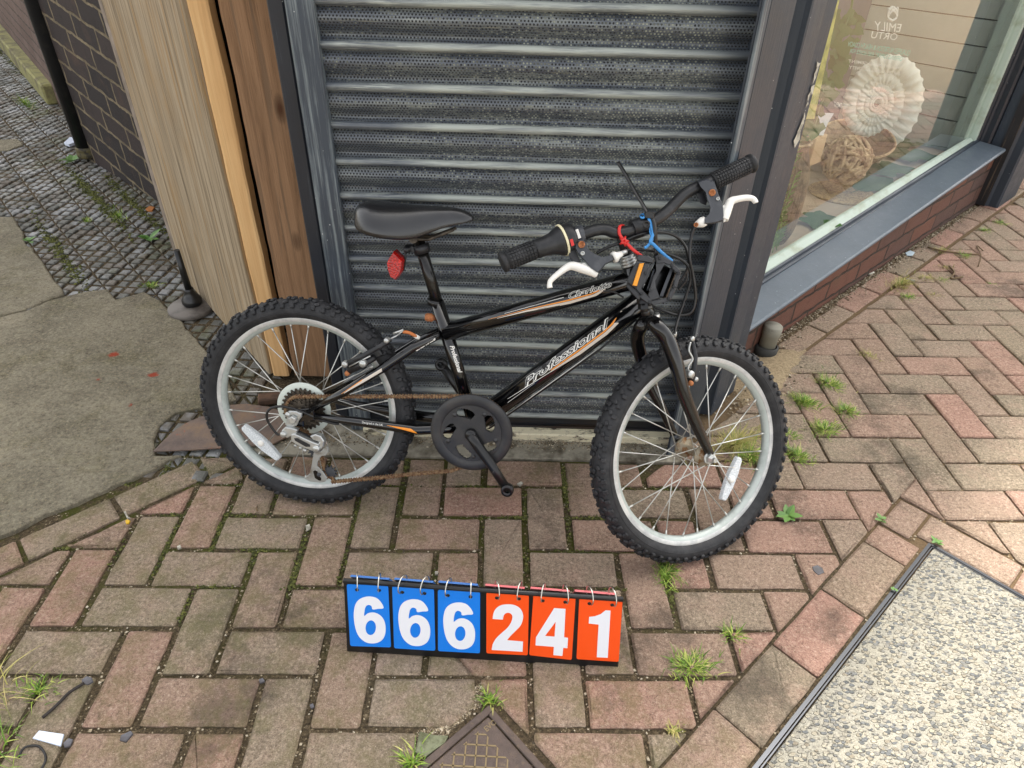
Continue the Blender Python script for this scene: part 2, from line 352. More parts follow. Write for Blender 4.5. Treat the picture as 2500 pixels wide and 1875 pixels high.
def m_brick(name, c1, c2, mort, damp=True, bw=.225, bh=.075, ms=.011, off=(0, 0)):
    t = NT(name); p = t.sep(); v = t.comb(t.math('ADD', p[0], off[0]), t.math('ADD', p[2], off[1]), 0.0)
    w = t.n('ShaderNodeVectorMath', operation='ADD'); t.l(v, w.inputs[0]); sc = t.n('ShaderNodeVectorMath', operation='SCALE'); nn = t.n('ShaderNodeTexNoise'); t.l(v, nn.inputs[0]); nn.inputs['Scale'].default_value = 22; t.l(nn.outputs['Color'], sc.inputs[0]); sc.inputs['Scale'].default_value = .02; t.l(sc.outputs[0], w.inputs[1])
    b = t.n('ShaderNodeTexBrick'); t.l(w.outputs[0], b.inputs['Vector']); b.inputs['Scale'].default_value = 1; b.inputs['Brick Width'].default_value = bw; b.inputs['Row Height'].default_value = bh; b.inputs['Mortar Size'].default_value = ms * .5; b.inputs['Mortar Smooth'].default_value = .3
    b.inputs['Color1'].default_value = c1; b.inputs['Color2'].default_value = c2; b.inputs['Mortar'].default_value = mort
    mm = t.math('MULTIPLY', b.outputs['Fac'], t.th(t.noise(7, 6, .75, co=t.map(loc=(8, 8, 8))), .58, .42)); bcol = t.mix(t.math('SUBTRACT', 1.0, b.outputs['Fac']), t.mix(t.th(t.noise(9, 6, .75, co=t.map(loc=(8, 8, 8))), .35, .6), tuple(x * .35 for x in mort[:3]) + (1,), mort), b.outputs[0])
    c = t.mix(t.math('MULTIPLY', t.th(t.noise(18, 6, .7), .5, .7), .5), bcol, tuple(x * .45 for x in c1[:3]) + (1,))
    if damp: c = t.mix(t.math('MULTIPLY', t.th(t.noise(5, 6, .7, co=t.map(loc=(3, 3, 3))), .55, .7), .5), c, srgb(96, 74, 58))
    g = t.noise(250, 4, .75); c = t.mix(t.math('MULTIPLY', t.th(g, .5, .72), .35), c, srgb(40, 34, 30))
    t.bump(t.math('ADD', t.math('MULTIPLY', t.math('SUBTRACT', 1.0, b.outputs['Fac']), 1.0), t.math('MULTIPLY', g, .25)), .006); return t.fin(c, .75, 0, .35)
def m_greypaint(name='grey_gloss_paint', base=srgb(62, 68, 80), scuff=srgb(120, 128, 134), amt=(.62, .74), rough=.38):
    t = NT(name); c = t.mix(t.math('MULTIPLY', t.th(t.noise(1, 6, .7, co=t.map(sc=(90, 90, 3))), *amt), .6), base, scuff)
    c = t.mix(t.math('MULTIPLY', t.th(t.noise(6, 6, .75, co=t.map(loc=(1, 2, 3))), .5, .8), .35), c, tuple(x * .55 for x in base[:3]) + (1,))
    sp = t.vor(38); c = t.mix(t.math('MULTIPLY', t.th(sp, .055, .035), .8), c, srgb(210, 214, 214))
    t.bump(t.noise(1, 4, .6, co=t.map(sc=(200, 200, 20))), .0006); return t.fin(c, t.ramp(t.noise(12, 5, .7), [(.3, rough * .8), (.7, rough * 1.4)]), 0, .5)

# ---------------------------------------------------------------- ground
rnd = random.Random(3)
def jpoly(poly, step=.5, j=.012, r=rnd):
    out = []; n = len(poly)
    for i in range(n):
        a = Vector(poly[i]); b = Vector(poly[(i + 1) % n]); L = (b - a).length; k = max(1, int(L / step))
        for q in range(k):
            p = a.lerp(b, q / k); out.append((p.x + r.uniform(-j, j), p.y + r.uniform(-j, j)))
    return out
def rcorner(poly, c=.04):
    out = []; n = len(poly)
    for i in range(n):
        p = Vector(poly[i]); a = Vector(poly[i - 1]); b = Vector(poly[(i + 1) % n]); da = (a - p); db = (b - p)
        if da.length < 3 * c or db.length < 3 * c: out.append(tuple(p)); continue
        out.append(tuple(p + da.normalized() * c)); out.append(tuple(p + (da.normalized() + db.normalized()) * c * .3)); out.append(tuple(p + db.normalized() * c))
    return out
M_PAVER = m_paver(); M_JOINT = m_joint()
g = MB(); N = 60
xs = [-400, -120, -60] + [-45 + i * 1.5 for i in range(64)] + [60, 120, 400]
vs = []; fs = []
for j, y in enumerate(xs):
    for i, x in enumerate(xs): vs.append((x, y, -.075 + (rnd.uniform(-.025, .025) if abs(x) < 30 else 0)))
n_ = len(xs)
for j in range(n_ - 1):
    for i in range(n_ - 1): fs.append((j * n_ + i, j * n_ + i + 1, (j + 1) * n_ + i + 1, (j + 1) * n_ + i))
g.add(vs, fs, True); tag(g.build('ground', M_JOINT), kind='structure')

THR = lambda p: 0.97 - 0.02 * p[0] - p[1]
def f_o(c, sg=1): return lambda p: sg * (sofxy(p)[1] - c)
def f_s(c, sg=1): return lambda p: sg * (sofxy(p)[0] - c)
pav = MB()
def cutman(poly):
    """pieces of poly outside the inspection-cover recess"""
    s0, s1, o0, o1 = -17.0, -14.92, 3.02, 5.1
    res = []; rest = poly
    for f, fi in ((f_s(s1), f_s(s1, -1)), (f_o(o0, -1), f_o(o0)), (f_s(s0, -1), f_s(s0)), (f_o(o1), f_o(o1, -1))):
        if len(rest) < 3: break
        res.append(clip(rest, f)); rest = clip(rest, fi)
    return [r for r in res if area(r) > .12]
def lay(poly, gap=0):
    if area(poly) < .1: return
    z = rnd.uniform(-.012, .012)
    tx = rnd.uniform(-.006, .006); ty = rnd.uniform(-.006, .006); c = poly[0]
    pav.prism(jpoly(rcorner(poly, .035), .28, .009), -.45, z, ch=.045, jit=.02, P=lambda x, y, zz: Vector((x, y, zz + (x - c[0]) * tx + (y - c[1]) * ty if zz > -.3 else zz)))
for i in range(-12, 46):
    for j in range(-14, 34):
        k = (i - j) % 4
        if k == 2: x0, y0, x1, y1 = i, j, i + 2, j + 1
        elif k == 1: x0, y0, x1, y1 = i, j, i + 1, j + 2
        else: continue
        gx = (.072 if i < 6 else .072 - min((i - 6) / 5, 1) * .045); gy = .055 if i < 6 else .055 - min((i - 6) / 5, 1) * .03
        if j < -4 and i > 2: gx *= .7
        dx = rnd.uniform(-.02, .02); dy = rnd.uniform(-.02, .02)
        x0 += gx + dx; x1 -= gx - dx; y0 += gy + dy; y1 -= gy - dy; rot = rnd.uniform(-.008, .008); cx, cy = (x0 + x1) / 2, (y0 + y1) / 2
        P = [(cx + (x - cx) * cos(rot) - (y - cy) * sin(rot), cy + (x - cx) * sin(rot) + (y - cy) * cos(rot)) for x, y in ((x0, y0), (x1, y0), (x1, y1), (x0, y1))]
        s_, o_ = sofxy((cx, cy))
        if s_ > 40 or o_ > 32: continue
        # the building side
        if cx < 7.6: P = clip(P, THR)
        if o_ < 3.2 and cx > 7.0: P = clip(P, f_o(1.12 if s_ > -3.2 else 1.38))
        if len(P) < 3: continue
        if cx < -4 and s_ > -16.2: P = clip(P, lambda p: p[0] + 4.35 + .0 * p[1]); P = clip(P, lambda p: .55 - p[1] - (p[0] + 4.3) * -.2)
        if s_ <= -16.2: P = clip(P, f_o(-5.74))
        elif o_ < -5.2: P = clip(P, f_o(-5.5))
        if len(P) < 3: continue
        if -7.6 < s_ < -3.2 and o_ < 1.25: continue
        if s_ < -5.6: P = clip(P, f_o(5.93, -1)); pieces = [P]
        else:
            A = clip(P, f_o(5.93, -1)); B = clip(clip(P, f_o(5.93)), f_s(-4.02)); pieces = [A, B] if s_ < -3.0 else [P]
        for q in pieces:
            if len(q) < 3: continue
            for r_ in (cutman(q) if (-18.5 < s_ < -13.5 and 1.5 < o_ < 6.5) else [q]): lay(r_)
def so_rect(s0, s1, o0, o1, gap=.025):
    lay([tuple(so(s, o)[:2]) for s, o in ((s0 + gap, o0 + gap), (s1 - gap, o0 + gap), (s1 - gap, o1 - gap), (s0 + gap, o1 - gap))])
for s in range(0, 34): 
    a = -.25 + s * 2.05
    if a < 33: so_rect(a, a + 2.05, .16 + (.1 if a < 3 else 0), 1.05 - min(a, 8) * .005, .045)
so_rect(-2.15, -.3, .45, 1.3, .06)
for k in range(-9, 0): so_rect(-6.1 + (k) * 1.98, -6.1 + (k + 1) * 1.98, 5.97, 6.97, .022)
so_rect(-6.1, -5.3, 5.97, 6.97, .03); so_rect(-5.26, -4.08, 5.97, 6.68, .03)
for k in range(0, 12): so_rect(-5.0, -4.08, 6.7 + k * 2.02, 6.7 + (k + 1) * 2.02, .03)
for a, b in ((-26.4, -24.4), (-24.4, -22.45), (-22.45, -20.47), (-20.47, -18.5), (-18.48, -16.48)): so_rect(a, b, -6.72, -5.84, .05)
lay([tuple(G(*p)[:2]) for p in ((488, 1116), (560, 1115), (575, 1130), (512, 1163))]); lay([tuple(G(*p)[:2]) for p in ((530, 1164), (585, 1140), (592, 1168), (545, 1174))])
lay([tuple(G(*p)[:2]) for p in ((60, 1385), (105, 1362), (112, 1382), (72, 1402))])
tag(pav.build('pavement', M_PAVER), kind='structure')

# loose crumbs of mortar and grit in the joints
M_GRIT = NT('grit'); gr_c = M_GRIT.ramp(M_GRIT.island(), [(0, srgb(70, 62, 50)), (.4, srgb(110, 96, 74)), (.75, srgb(160, 146, 120)), (1, srgb(200, 190, 170))]); M_GRIT = M_GRIT.fin(gr_c, .9)
gr = MB(); r2 = random.Random(5)
def pebble(mb, c, r, rr=r2):
    base = [(1, 0, 0), (-1, 0, 0), (0, 1, 0), (0, -1, 0), (0, 0, 1), (0, 0, -1)]
    sc = [rr.uniform(.6, 1.3) for _ in range(3)]; a = rr.uniform(0, 6.28)
    vs = [];
    for b in base:
        v = Vector((b[0] * sc[0], b[1] * sc[1], b[2] * sc[2] * .6)) * r; v.rotate(Matrix.Rotation(a, 3, 'Z')); vs.append(Vector(c) + v)
    mb.add(vs, [(0, 2, 4), (2, 1, 4), (1, 3, 4), (3, 0, 4), (2, 0, 5), (1, 2, 5), (3, 1, 5), (0, 3, 5)])
for _ in range(14000):
    i = r2.randint(-9, 16); j = r2.randint(-8, 4)
    if r2.random() < .5: x = i + r2.gauss(0, .05); y = r2.uniform(-7, 3)
    else: y = j + r2.gauss(0, .045); x = r2.uniform(-8, 16)
    if y > .95 - .02 * x and x < 7: continue
    pebble(gr, (x, y, -.07 + r2.uniform(-.01, .03)), abs(r2.gauss(.014, .008)) + .004)
for _ in range(5200):        # drift of sand and debris along the window wall and round its foot
    s = r2.uniform(-4.5, 18); o = abs(r2.gauss(0, .22)) + .02 if s > -.5 else r2.uniform(.2, 1.9)
    p = so(s, o, r2.uniform(-.02, .02)); pebble(gr, p, abs(r2.gauss(.018, .012)) + .005)
for _ in range(2600): p = Vector((r2.uniform(-5, 7.2), 1.62 + r2.gauss(0, .14) - .0, .03)); p.y -= .02 * p.x; p.z = .045 if p.y > .97 - .02 * p.x else -.05; pebble(gr, p, abs(r2.gauss(.012, .009)) + .004)
for _ in range(2500):
    p = so(r2.uniform(-17.1, -14.7), r2.uniform(2.75, 3.1), -.05); pebble(gr, p, abs(r2.gauss(.013, .008)) + .004)
tag(gr.build('grit', M_GRIT, recalc=False), kind='stuff')
# cushions of moss in the damp joints
M_MOSS = NT('moss'); mc_ = M_MOSS.ramp(M_MOSS.island(), [(0, srgb(50, 54, 24)), (.6, srgb(78, 82, 36)), (1, srgb(108, 110, 54))]); M_MOSS = M_MOSS.fin(mc_, .95); mo = MB(); r4 = random.Random(15)
cl = [(r4.randint(-7, 6), r4.randint(-3, 1), r4.uniform(0, 1) < .5, r4.uniform(-.6, .6)) for _ in range(90)]
for _ in range(5000):
    i, j, hz_, o_ = r4.choice(cl); 
    if hz_: x = i + o_ + r4.gauss(0, .25); y = j + r4.gauss(0, .035)
    else: x = i + r4.gauss(0, .04); y = j + o_ + r4.gauss(0, .25)
    if y > .95 - .02 * x: continue
    pebble(mo, (x, y, -.05 + r4.uniform(-.01, .035)), abs(r4.gauss(.02, .008)) + .006)
for _ in range(2200):
    k = r4.choice((0, 0, 1, 2, 3)); a = (Vector(G(230, 480)), Vector(G(60, 180)), Vector(G(330, 500)), Vector(G(150, 620)))[k % 4]; tt = r4.uniform(-6, 14) if k == 1 else r4.gauss(0, 2.5); p = a + Vector((cos(radians(130)), sin(radians(130)), 0)) * tt + Vector((.77, .64, 0)) * r4.gauss(0, .12); pebble(mo, (p.x, p.y, -.03 + r4.uniform(0, .03)), abs(r4.gauss(.04, .015)) + .01)
tag(mo.build('moss', M_MOSS, recalc=False), kind='stuff')
# sandy spill at the foot of the pilaster
sp = MB(); c0 = so(-1.9, .85); ring = []
vs = [tuple(c0 + Vector((0, 0, .05)))]; 
for k in range(40):
    a = 2 * pi * k / 40; r_ = 1.5 + .3 * sin(3 * a + 1) + r2.uniform(-.12, .12); d = WT * cos(a) * 1.5 + WN * sin(a) * .75
    vs.append(tuple(c0 + d * r_ * .6 + Vector((0, 0, .03 + r2.uniform(-.01, .01))))); 
for k in range(40):
    a = 2 * pi * k / 40; r_ = 1.55 + .35 * sin(3 * a + 1) + r2.uniform(-.15, .15); d = WT * cos(a) * 1.5 + WN * sin(a) * .75; vs.append(tuple(c0 + d * r_ + Vector((0, 0, -.12))))
fs = [(0, 1 + k, 1 + (k + 1) % 40) for k in range(40)] + [(1 + k, 41 + k, 41 + (k + 1) % 40, 1 + (k + 1) % 40) for k in range(40)]
t = NT('sand'); c = t.ramp(t.noise(140, 5, .8), [(.3, srgb(112, 96, 74)), (.55, srgb(160, 142, 112)), (.75, srgb(196, 178, 146))]); t.bump(t.noise(120, 6, .8), .006)
tag(sp.add(vs, fs, True).build('sand', t.fin(c, .95)), kind='structure')

# ---------------------------------------------------------------- diamond stable pavers of the alley
M_DIA = m_diamond(); di = MB(); P0 = Vector((-12.04, 12.0)); e1 = Vector((cos(radians(175)), sin(radians(175)))); e2 = Vector((cos(radians(85)), sin(radians(85))))
sn = Vector((sin(radians(130)), -cos(radians(130)))); pt = 1.25 / (2 * sqrt(2)); r3 = random.Random(9); gp = .052
wallline = lambda p: -((p[0] + 13.4) * sin(radians(136.3)) - (p[1] - 18.04) * cos(radians(136.3)))
for a in range(-90, 110):
    for b in range(-60, 130):
        c = P0 + e1 * (a * pt) + e2 * (b * pt)
        if c.x > -3.9 or c.y < .2 or c.y > 52 or c.x < -48: continue
        if wallline(c) < -.6 and c.y > 14: 
            if c.y < 23.5: continue
            if -((c.x + 18.9) * sin(radians(126.6)) - (c.y - 23.5) * cos(radians(126.6))) < -.6: continue
        if c.y < 4.5 and c.x > -4.6: continue
        q = [c + e1 * (u_ * (pt / 2 - gp)) + e2 * (v_ * (pt / 2 - gp)) for u_, v_ in ((-1, -1), (1, -1), (1, 1), (-1, 1))]
        v = (c - P0).dot(sn); 
        for kk in (math.floor((v - pt * .8) / 1.25), math.floor((v + pt * .8) / 1.25)):
            lo = kk * 1.25 + .03; hi = (kk + 1) * 1.25 - .03
            pl = clip(clip([tuple(p) for p in q], lambda p: (Vector(p) - P0).dot(sn) - lo), lambda p: hi - (Vector(p) - P0).dot(sn))
            if area(pl) > .02: di.prism([(p[0] + r3.uniform(-.01, .01), p[1] + r3.uniform(-.01, .01)) for p in pl], -.2, -.02 + r3.uniform(-.03, .03), ch=.045)
            if math.floor((v - pt * .8) / 1.25) == math.floor((v + pt * .8) / 1.25): break
tag(di.build('alley_paving', M_DIA), kind='structure')

# ---------------------------------------------------------------- concrete slabs (left)
for p, r_ in (((842 / 3.016, 500 + 1115 / 3.016), .17), ((1135 / 3.016, 500 + 1262 / 3.016), .15), ((725 / 3.016, 500 + 1295 / 3.016), .08), ((965 / 3.016, 500 + 1490 / 3.016), .05)):
    h = G(*p); RED.append((h.x, h.y, r_))
M_CONC = m_concrete()
def slab(name, pix, extra=[], z=.06, ch=.05):
    poly = [tuple(G(*p, z)[:2]) for p in pix] + extra
    mb = MB(); mb.prism(jpoly(poly, .35, .05), -.3, z, ch=ch)
    o = mb.build(name, M_CONC); return tag(o, kind='structure')
lowedge = [tuple(so(s, -6.98)[:2]) for s in (-26, -20.5, -18.5, -16.7)]
poly = lowedge + [tuple(G(*p, .06)[:2]) for p in ((372, 1112), (385, 1040), (430, 1004), (482, 996), (545, 985), (572, 975), (566, 940), (540, 900), (497, 851), (481, 828), (445, 790), (411, 755), (385, 732), (351, 712), (282, 729), (262, 706), (186, 715), (109, 737), (60, 759), (0, 772), (-120, 800))]
mb = MB(); mb.prism(jpoly(poly, .3, .05), -.3, .06, ch=.04); tag(mb.build('concrete_slab', M_CONC), kind='structure')
slab('concrete_slab', ((33, 530), (53, 566), (60, 590), (83, 613), (99, 633), (133, 686), (159, 717), (107, 735), (58, 757), (0, 770), (-140, 790), (-140, 520)), z=.04)
slab('concrete_slab', ((0, 340), (45, 338), (58, 352), (20, 365), (-40, 370), (-60, 350)), z=.05)
# rusty plate lying on the soil by the rear wheel
t = NT('rusty_plate'); c = t.ramp(t.noise(9, 7, .75), [(.3, srgb(74, 64, 62)), (.5, srgb(108, 92, 82)), (.65, srgb(128, 104, 80)), (.8, srgb(90, 84, 88))]); c = t.mix(t.math('MULTIPLY', t.th(t.noise(22, 5, .8, co=t.map(loc=(2, 7, 1))), .62, .66), .8), c, srgb(160, 74, 44)); t.bump(t.noise(60, 5, .7), .002)
pl = MB(); pl.prism([tuple(G(*p, .1)[:2]) for p in ((374, 1103), (400, 1076), (429, 1050), (462, 1030), (498, 1016), (558, 990), (600, 987), (656, 994), (700, 1010), (730, 1040), (700, 1068), (665, 1086), (600, 1090), (542, 1094), (470, 1099))], .085, .125, ch=.01)
tag(pl.build('metal_plate', t.fin(c, .6, .2)), 'flat rusty grey metal plate lying on the soil behind the rear wheel', 'metal plate')

# ---------------------------------------------------------------- bright aggregate slab with its steel edge
M_TER = m_terrazzo(); M_STEEL = simple('dark_steel_edge', srgb(40, 42, 46), .3, .8)
mb = MB(); mb.prism([tuple(so(*q)[:2]) for q in ((-30, 7.16), (-5.12, 7.16), (-5.12, 40), (-30, 40))], -.3, .0, ch=.01); tag(mb.build('aggregate_slab', M_TER), kind='structure')
mb = MB()
for (a, b, off) in (((-30, 7.05), (-5.05, 7.05), .035), ((-30, 7.12), (-5.12, 7.12), .012)):
    mb.box((so(*a, -.05) + so(*b, -.05)) / 2, (so(*b) - so(*a)) / 2, WN * off, (0, 0, .06))
for (a, b, off) in (((-5.05, 7.09), (-5.05, 40), .035), ((-5.12, 7.12), (-5.12, 40), .012)):
    mb.box((so(*a, -.05) + so(*b, -.05)) / 2, (so(*b) - so(*a)) / 2, WT * off, (0, 0, .06))
tag(mb.build('slab_edging', M_STEEL), kind='structure')

# ---------------------------------------------------------------- inspection cover
t = NT('cover_iron'); c = t.ramp(t.noise(12, 6, .7), [(.3, srgb(64, 54, 50)), (.7, srgb(98, 84, 76))]); c = t.mix(t.math('MULTIPLY', t.th(t.noise(60, 5, .8), .55, .7), .5), c, srgb(130, 112, 84)); t.bump(t.noise(150, 4, .7), .0015); M_IRON = t.fin(c, .6, .15)
M_DIRTRIB = simple('dirty_rib', srgb(128, 112, 82), .85)
cov = thing('inspection_cover', so(-16, 4.1), 'square cast iron inspection cover with diamond ribs set in the pavers', 'inspection cover')
a0, a1, b0, b1 = -16.85, -15.07, 3.2, 5.0
fr_ = MB()
for (s0, s1, o0, o1) in ((a0, a1, b0, b0 + .13), (a0, a1, b1 - .13, b1), (a0, a0 + .13, b0 + .13, b1 - .13), (a1 - .13, a1, b0 + .13, b1 - .13)):
    fr_.box(so((s0 + s1) / 2, (o0 + o1) / 2, -.06), WT * ((s1 - s0) / 2), WN * ((o1 - o0) / 2), (0, 0, .06), ch=.015)
fr_.build('frame', M_IRON, cov)
ld = MB(); ld.box(so((a0 + a1) / 2, (b0 + b1) / 2, -.075), WT * ((a1 - a0) / 2 - .155), WN * ((b1 - b0) / 2 - .155), (0, 0, .055), ch=.012); lid = ld.build('lid', M_IRON, cov)
rb = MB(); cs, co_ = (a0 + a1) / 2, (b0 + b1) / 2; hw = .66
for k in range(-6, 7):
    for sg in (1, -1):
        # ribs clipped to the lid's field
        p = clip(clip([(cs - 3, co_ - 3 * sg + k * .26), (cs + 3, co_ + 3 * sg + k * .26), (cs + 3, co_ + 3 * sg + k * .26 + .035), (cs - 3, co_ - 3 * sg + k * .26 + .035)], lambda q: q[0] - cs + hw), lambda q: cs + hw - .16 - q[0])
        p = clip(clip(p, lambda q: q[1] - co_ + hw), lambda q: co_ + hw - q[1])
        if area(p) > .002: rb.prism([tuple(so(*q)[:2]) for q in p], -.03, -.012)
rb.build('rib', M_DIRTRIB, lid)
def textmesh(body, size=1.0, offset=0.0, shear=0.0, align='LEFT', spacing=1.0):
    cu = bpy.data.curves.new('lettering', 'FONT'); cu.body = body; cu.size = size; cu.offset = offset; cu.shear = shear; cu.align_x = align; cu.space_character = spacing; cu.resolution_u = 3; cu.fill_mode = 'FRONT'
    o = bpy.data.objects.new('lettering', cu); COL.objects.link(o); dg = bpy.context.evaluated_depsgraph_get(); me = bpy.data.meshes.new_from_object(o.evaluated_get(dg))
    vs = [v.co.copy() for v in me.vertices]; fs = [tuple(p.vertices) for p in me.polygons]
    bpy.data.objects.remove(o); bpy.data.curves.remove(cu); bpy.data.meshes.remove(me); return vs, fs
def textbox(body, **k):
    vs, fs = textmesh(body, **k); x0 = min(v.x for v in vs); x1 = max(v.x for v in vs); y0 = min(v.y for v in vs); y1 = max(v.y for v in vs)
    return [Vector(((v.x - x0) / (x1 - x0), (v.y - y0) / (y1 - y0), 0)) for v in vs], fs, (x1 - x0) / (y1 - y0)
vs, fs, asp = textbox('EVOS', offset=.01)
tm = MB(); tm.add([so(-15.42, 3.55, -.014) + WN * 0 + (-WN) * (v.y * .1 - .0) + (-WT) * (v.x * -.3) - WT * .0 for v in vs], fs) 
tm.build('lettering', M_DIRTRIB, lid, recalc=False)
# broken pale stone beside the cover
st = MB(); st.prism(jpoly([tuple(G(*p, .02)[:2]) for p in ((1024, 1786), (1092, 1796), (1084, 1812), (1040, 1848), (1016, 1832))], .2, .02), -.1, .02, ch=.03)
tag(st.build('broken_stone', simple('grey_stone', srgb(118, 122, 96), .9, dirt=(60, srgb(84, 86, 60), .45, .65), bump=(90, .004))), 'broken grey-green stone chip beside the inspection cover', 'stone')

# ---------------------------------------------------------------- roller shutter
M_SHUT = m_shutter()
SD = Vector((cos(radians(-2)), sin(radians(-2)), 0)); SN = Vector((-sin(radians(2)), -cos(radians(2)), 0))    # along, outward
S0 = Vector((0, 2.27, 0))
def sh(x, d, z): return S0 + SD * x + SN * d + Vector((0, 0, z))
shut = thing('roller_shutter', (0, 2.2, 0), 'dark perforated roller shutter with pale brushed paint behind the bicycle', 'shutter')
def catmull1(pts, k): return [(p.x, p.y, p.z) for p in smoothline([Vector((a, b, c)) for a, b, c in pts], k)]
prof = [(.205, .0, 0), (.19, .05, 0), (.14, .08, 0), (.075, .095, 1), (.03, .13, 1), (.01, .17, 1), (.035, .23, 1), (.11, .31, 1), (.165, .40, 1), (.165, .47, 1), (.125, .56, 1), (.05, .63, 1), (.03, .655, 0), (.12, .665, 0), (.185, .69, 0)]
PIT = .739; NX = 40; X0, X1 = -1.6, 7.12; me_v = []; uvs = []; zone = []
path = []
for k in range(0, 33):
    for (d, z, m) in prof: path.append((d, .60 + (k - 1) * PIT + z if False else .60 + k * PIT + z, m))
path = [(.16, .55, 0)] + path
arc = 0; pv = None; AR = []
for (d, z, m) in path:
    if pv is not None: arc += sqrt((d - pv[0]) ** 2 + (z - pv[1]) ** 2)
    pv = (d, z); AR.append(arc)
mb = MB(); rr = random.Random(2); wob = [[rr.uniform(-.012, .012) for _ in range(8)] for _ in range(40)]
for i, (d, z, m) in enumerate(path):
    for j in range(NX + 1):
        x = X0 + (X1 - X0) * j / NX; q = int((z - .6) / PIT); w_ = wob[max(q, 0)]; f = j / NX * 6.99; wv = w_[int(f)] * (1 - f % 1) + w_[int(f) + 1] * (f % 1)
        mb.v.append(sh(x, d, z + wv * .6))
for i in range(len(path) - 1):
    for j in range(NX): mb.f.append([i * (NX + 1) + j, i * (NX + 1) + j + 1, (i + 1) * (NX + 1) + j + 1, (i + 1) * (NX + 1) + j]); mb.sm.append(True); mb.mi.append(0)
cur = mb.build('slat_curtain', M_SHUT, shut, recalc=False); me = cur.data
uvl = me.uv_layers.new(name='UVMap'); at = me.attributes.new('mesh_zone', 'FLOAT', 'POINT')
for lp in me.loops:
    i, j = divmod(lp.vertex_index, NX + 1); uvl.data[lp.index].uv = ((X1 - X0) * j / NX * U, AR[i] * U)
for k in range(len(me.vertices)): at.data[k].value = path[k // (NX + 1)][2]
for p_ in me.polygons: pass
M_RAIL = m_wood('rail_paint', (srgb(22, 24, 28), srgb(34, 37, 42), srgb(46, 48, 52), srgb(58, 46, 34)), 'x', rough=.4)
rl = MB(); rl.box(sh(2.76, .06, .40), SD * 4.36, SN * .05, (0, 0, .155), ch=.02); rl.box(sh(2.76, .14, .27), SD * 4.36, SN * .06, (0, 0, .03), ch=.01); rl.build('bottom_rail', M_RAIL, shut)
# timber threshold board with chipped cream nosing
t = NT('threshold_wood'); g_ = t.noise(1, 6, .7, co=t.map(sc=(3, 40, 40))); c = t.mix(t.th(g_, .4, .65), srgb(30, 27, 26), srgb(70, 54, 42)); chips = t.noise(1, 6, .8, co=t.map(sc=(14, 60, 60), loc=(3, 1, 0)))
pz = t.sep(); nos = t.th(t.math('ADD', pz[1], t.math('MULTIPLY', pz[0], .035)), -.021, -.029); c = t.mix(t.math('MULTIPLY', nos, t.th(chips, .60, .52)), c, srgb(226, 218, 188)); c = t.mix(t.math('MULTIPLY', t.th(t.noise(70, 5, .8), .55, .7), .5), c, srgb(110, 92, 70)); t.bump(chips, .003)
M_THR = t.fin(c, .7)
tb = MB(); tb.box(sh(3.1, .20, .12), SD * 4.35, SN * .27, (0, 0, .125), ch=.03); o = tb.build('threshold_board', M_THR, shut)
# concrete strip in front of the threshold
ms = simple('doorstep_concrete', srgb(150, 145, 130), .9, dirt=(9, srgb(80, 72, 58), .46, .62), bump=(70, .006))
cs_ = MB(); cs_.prism(jpoly([(-4.3, 1.10), (-2, 1.06), (2, 1.01), (5, .95), (7.15, .90), (7.1, 2.4), (-4.3, 2.6)], .4, .012), -.3, .03, ch=.03); tag(cs_.build('doorstep', ms), kind='structure')

# side boards of the shutter opening (left)
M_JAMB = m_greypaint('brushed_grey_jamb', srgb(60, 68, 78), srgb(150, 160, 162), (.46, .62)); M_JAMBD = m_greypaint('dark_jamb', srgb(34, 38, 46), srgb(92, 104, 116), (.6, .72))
M_JW = m_wood('x', (srgb(40, 44, 52),) * 4)
jm = thing('shutter_side_frame', (-1.5, 2.1, 0), 'blue-grey brushed painted timber frame standing left of the roller shutter', 'door frame')
def vboard(name, pxl, pxr, y0, dep, mat, par, z0=0.05, z1=30, ypx=300, ch=.03):
    n2 = Vector((0.035, 1, 0)); l = hit(pxl, ypx, n2, y0); r = hit(pxr, ypx, n2, y0); l.z = r.z = 0; c = (l + r) / 2 + Vector((0, dep / 2, (z0 + z1) / 2))
    m = MB(); m.box(c, (r - l) / 2, Vector((0, dep / 2, 0)), Vector((0, 0, (z1 - z0) / 2)), ch=ch); return m.build(name, mat, par)
yk = lambda px0, y: px0 + (1194 - px0) * y / 3188
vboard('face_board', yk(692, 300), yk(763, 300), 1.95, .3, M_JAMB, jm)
vboard('edge_board', yk(649, 300), yk(691, 300), 2.12, .25, M_JAMBD, jm)
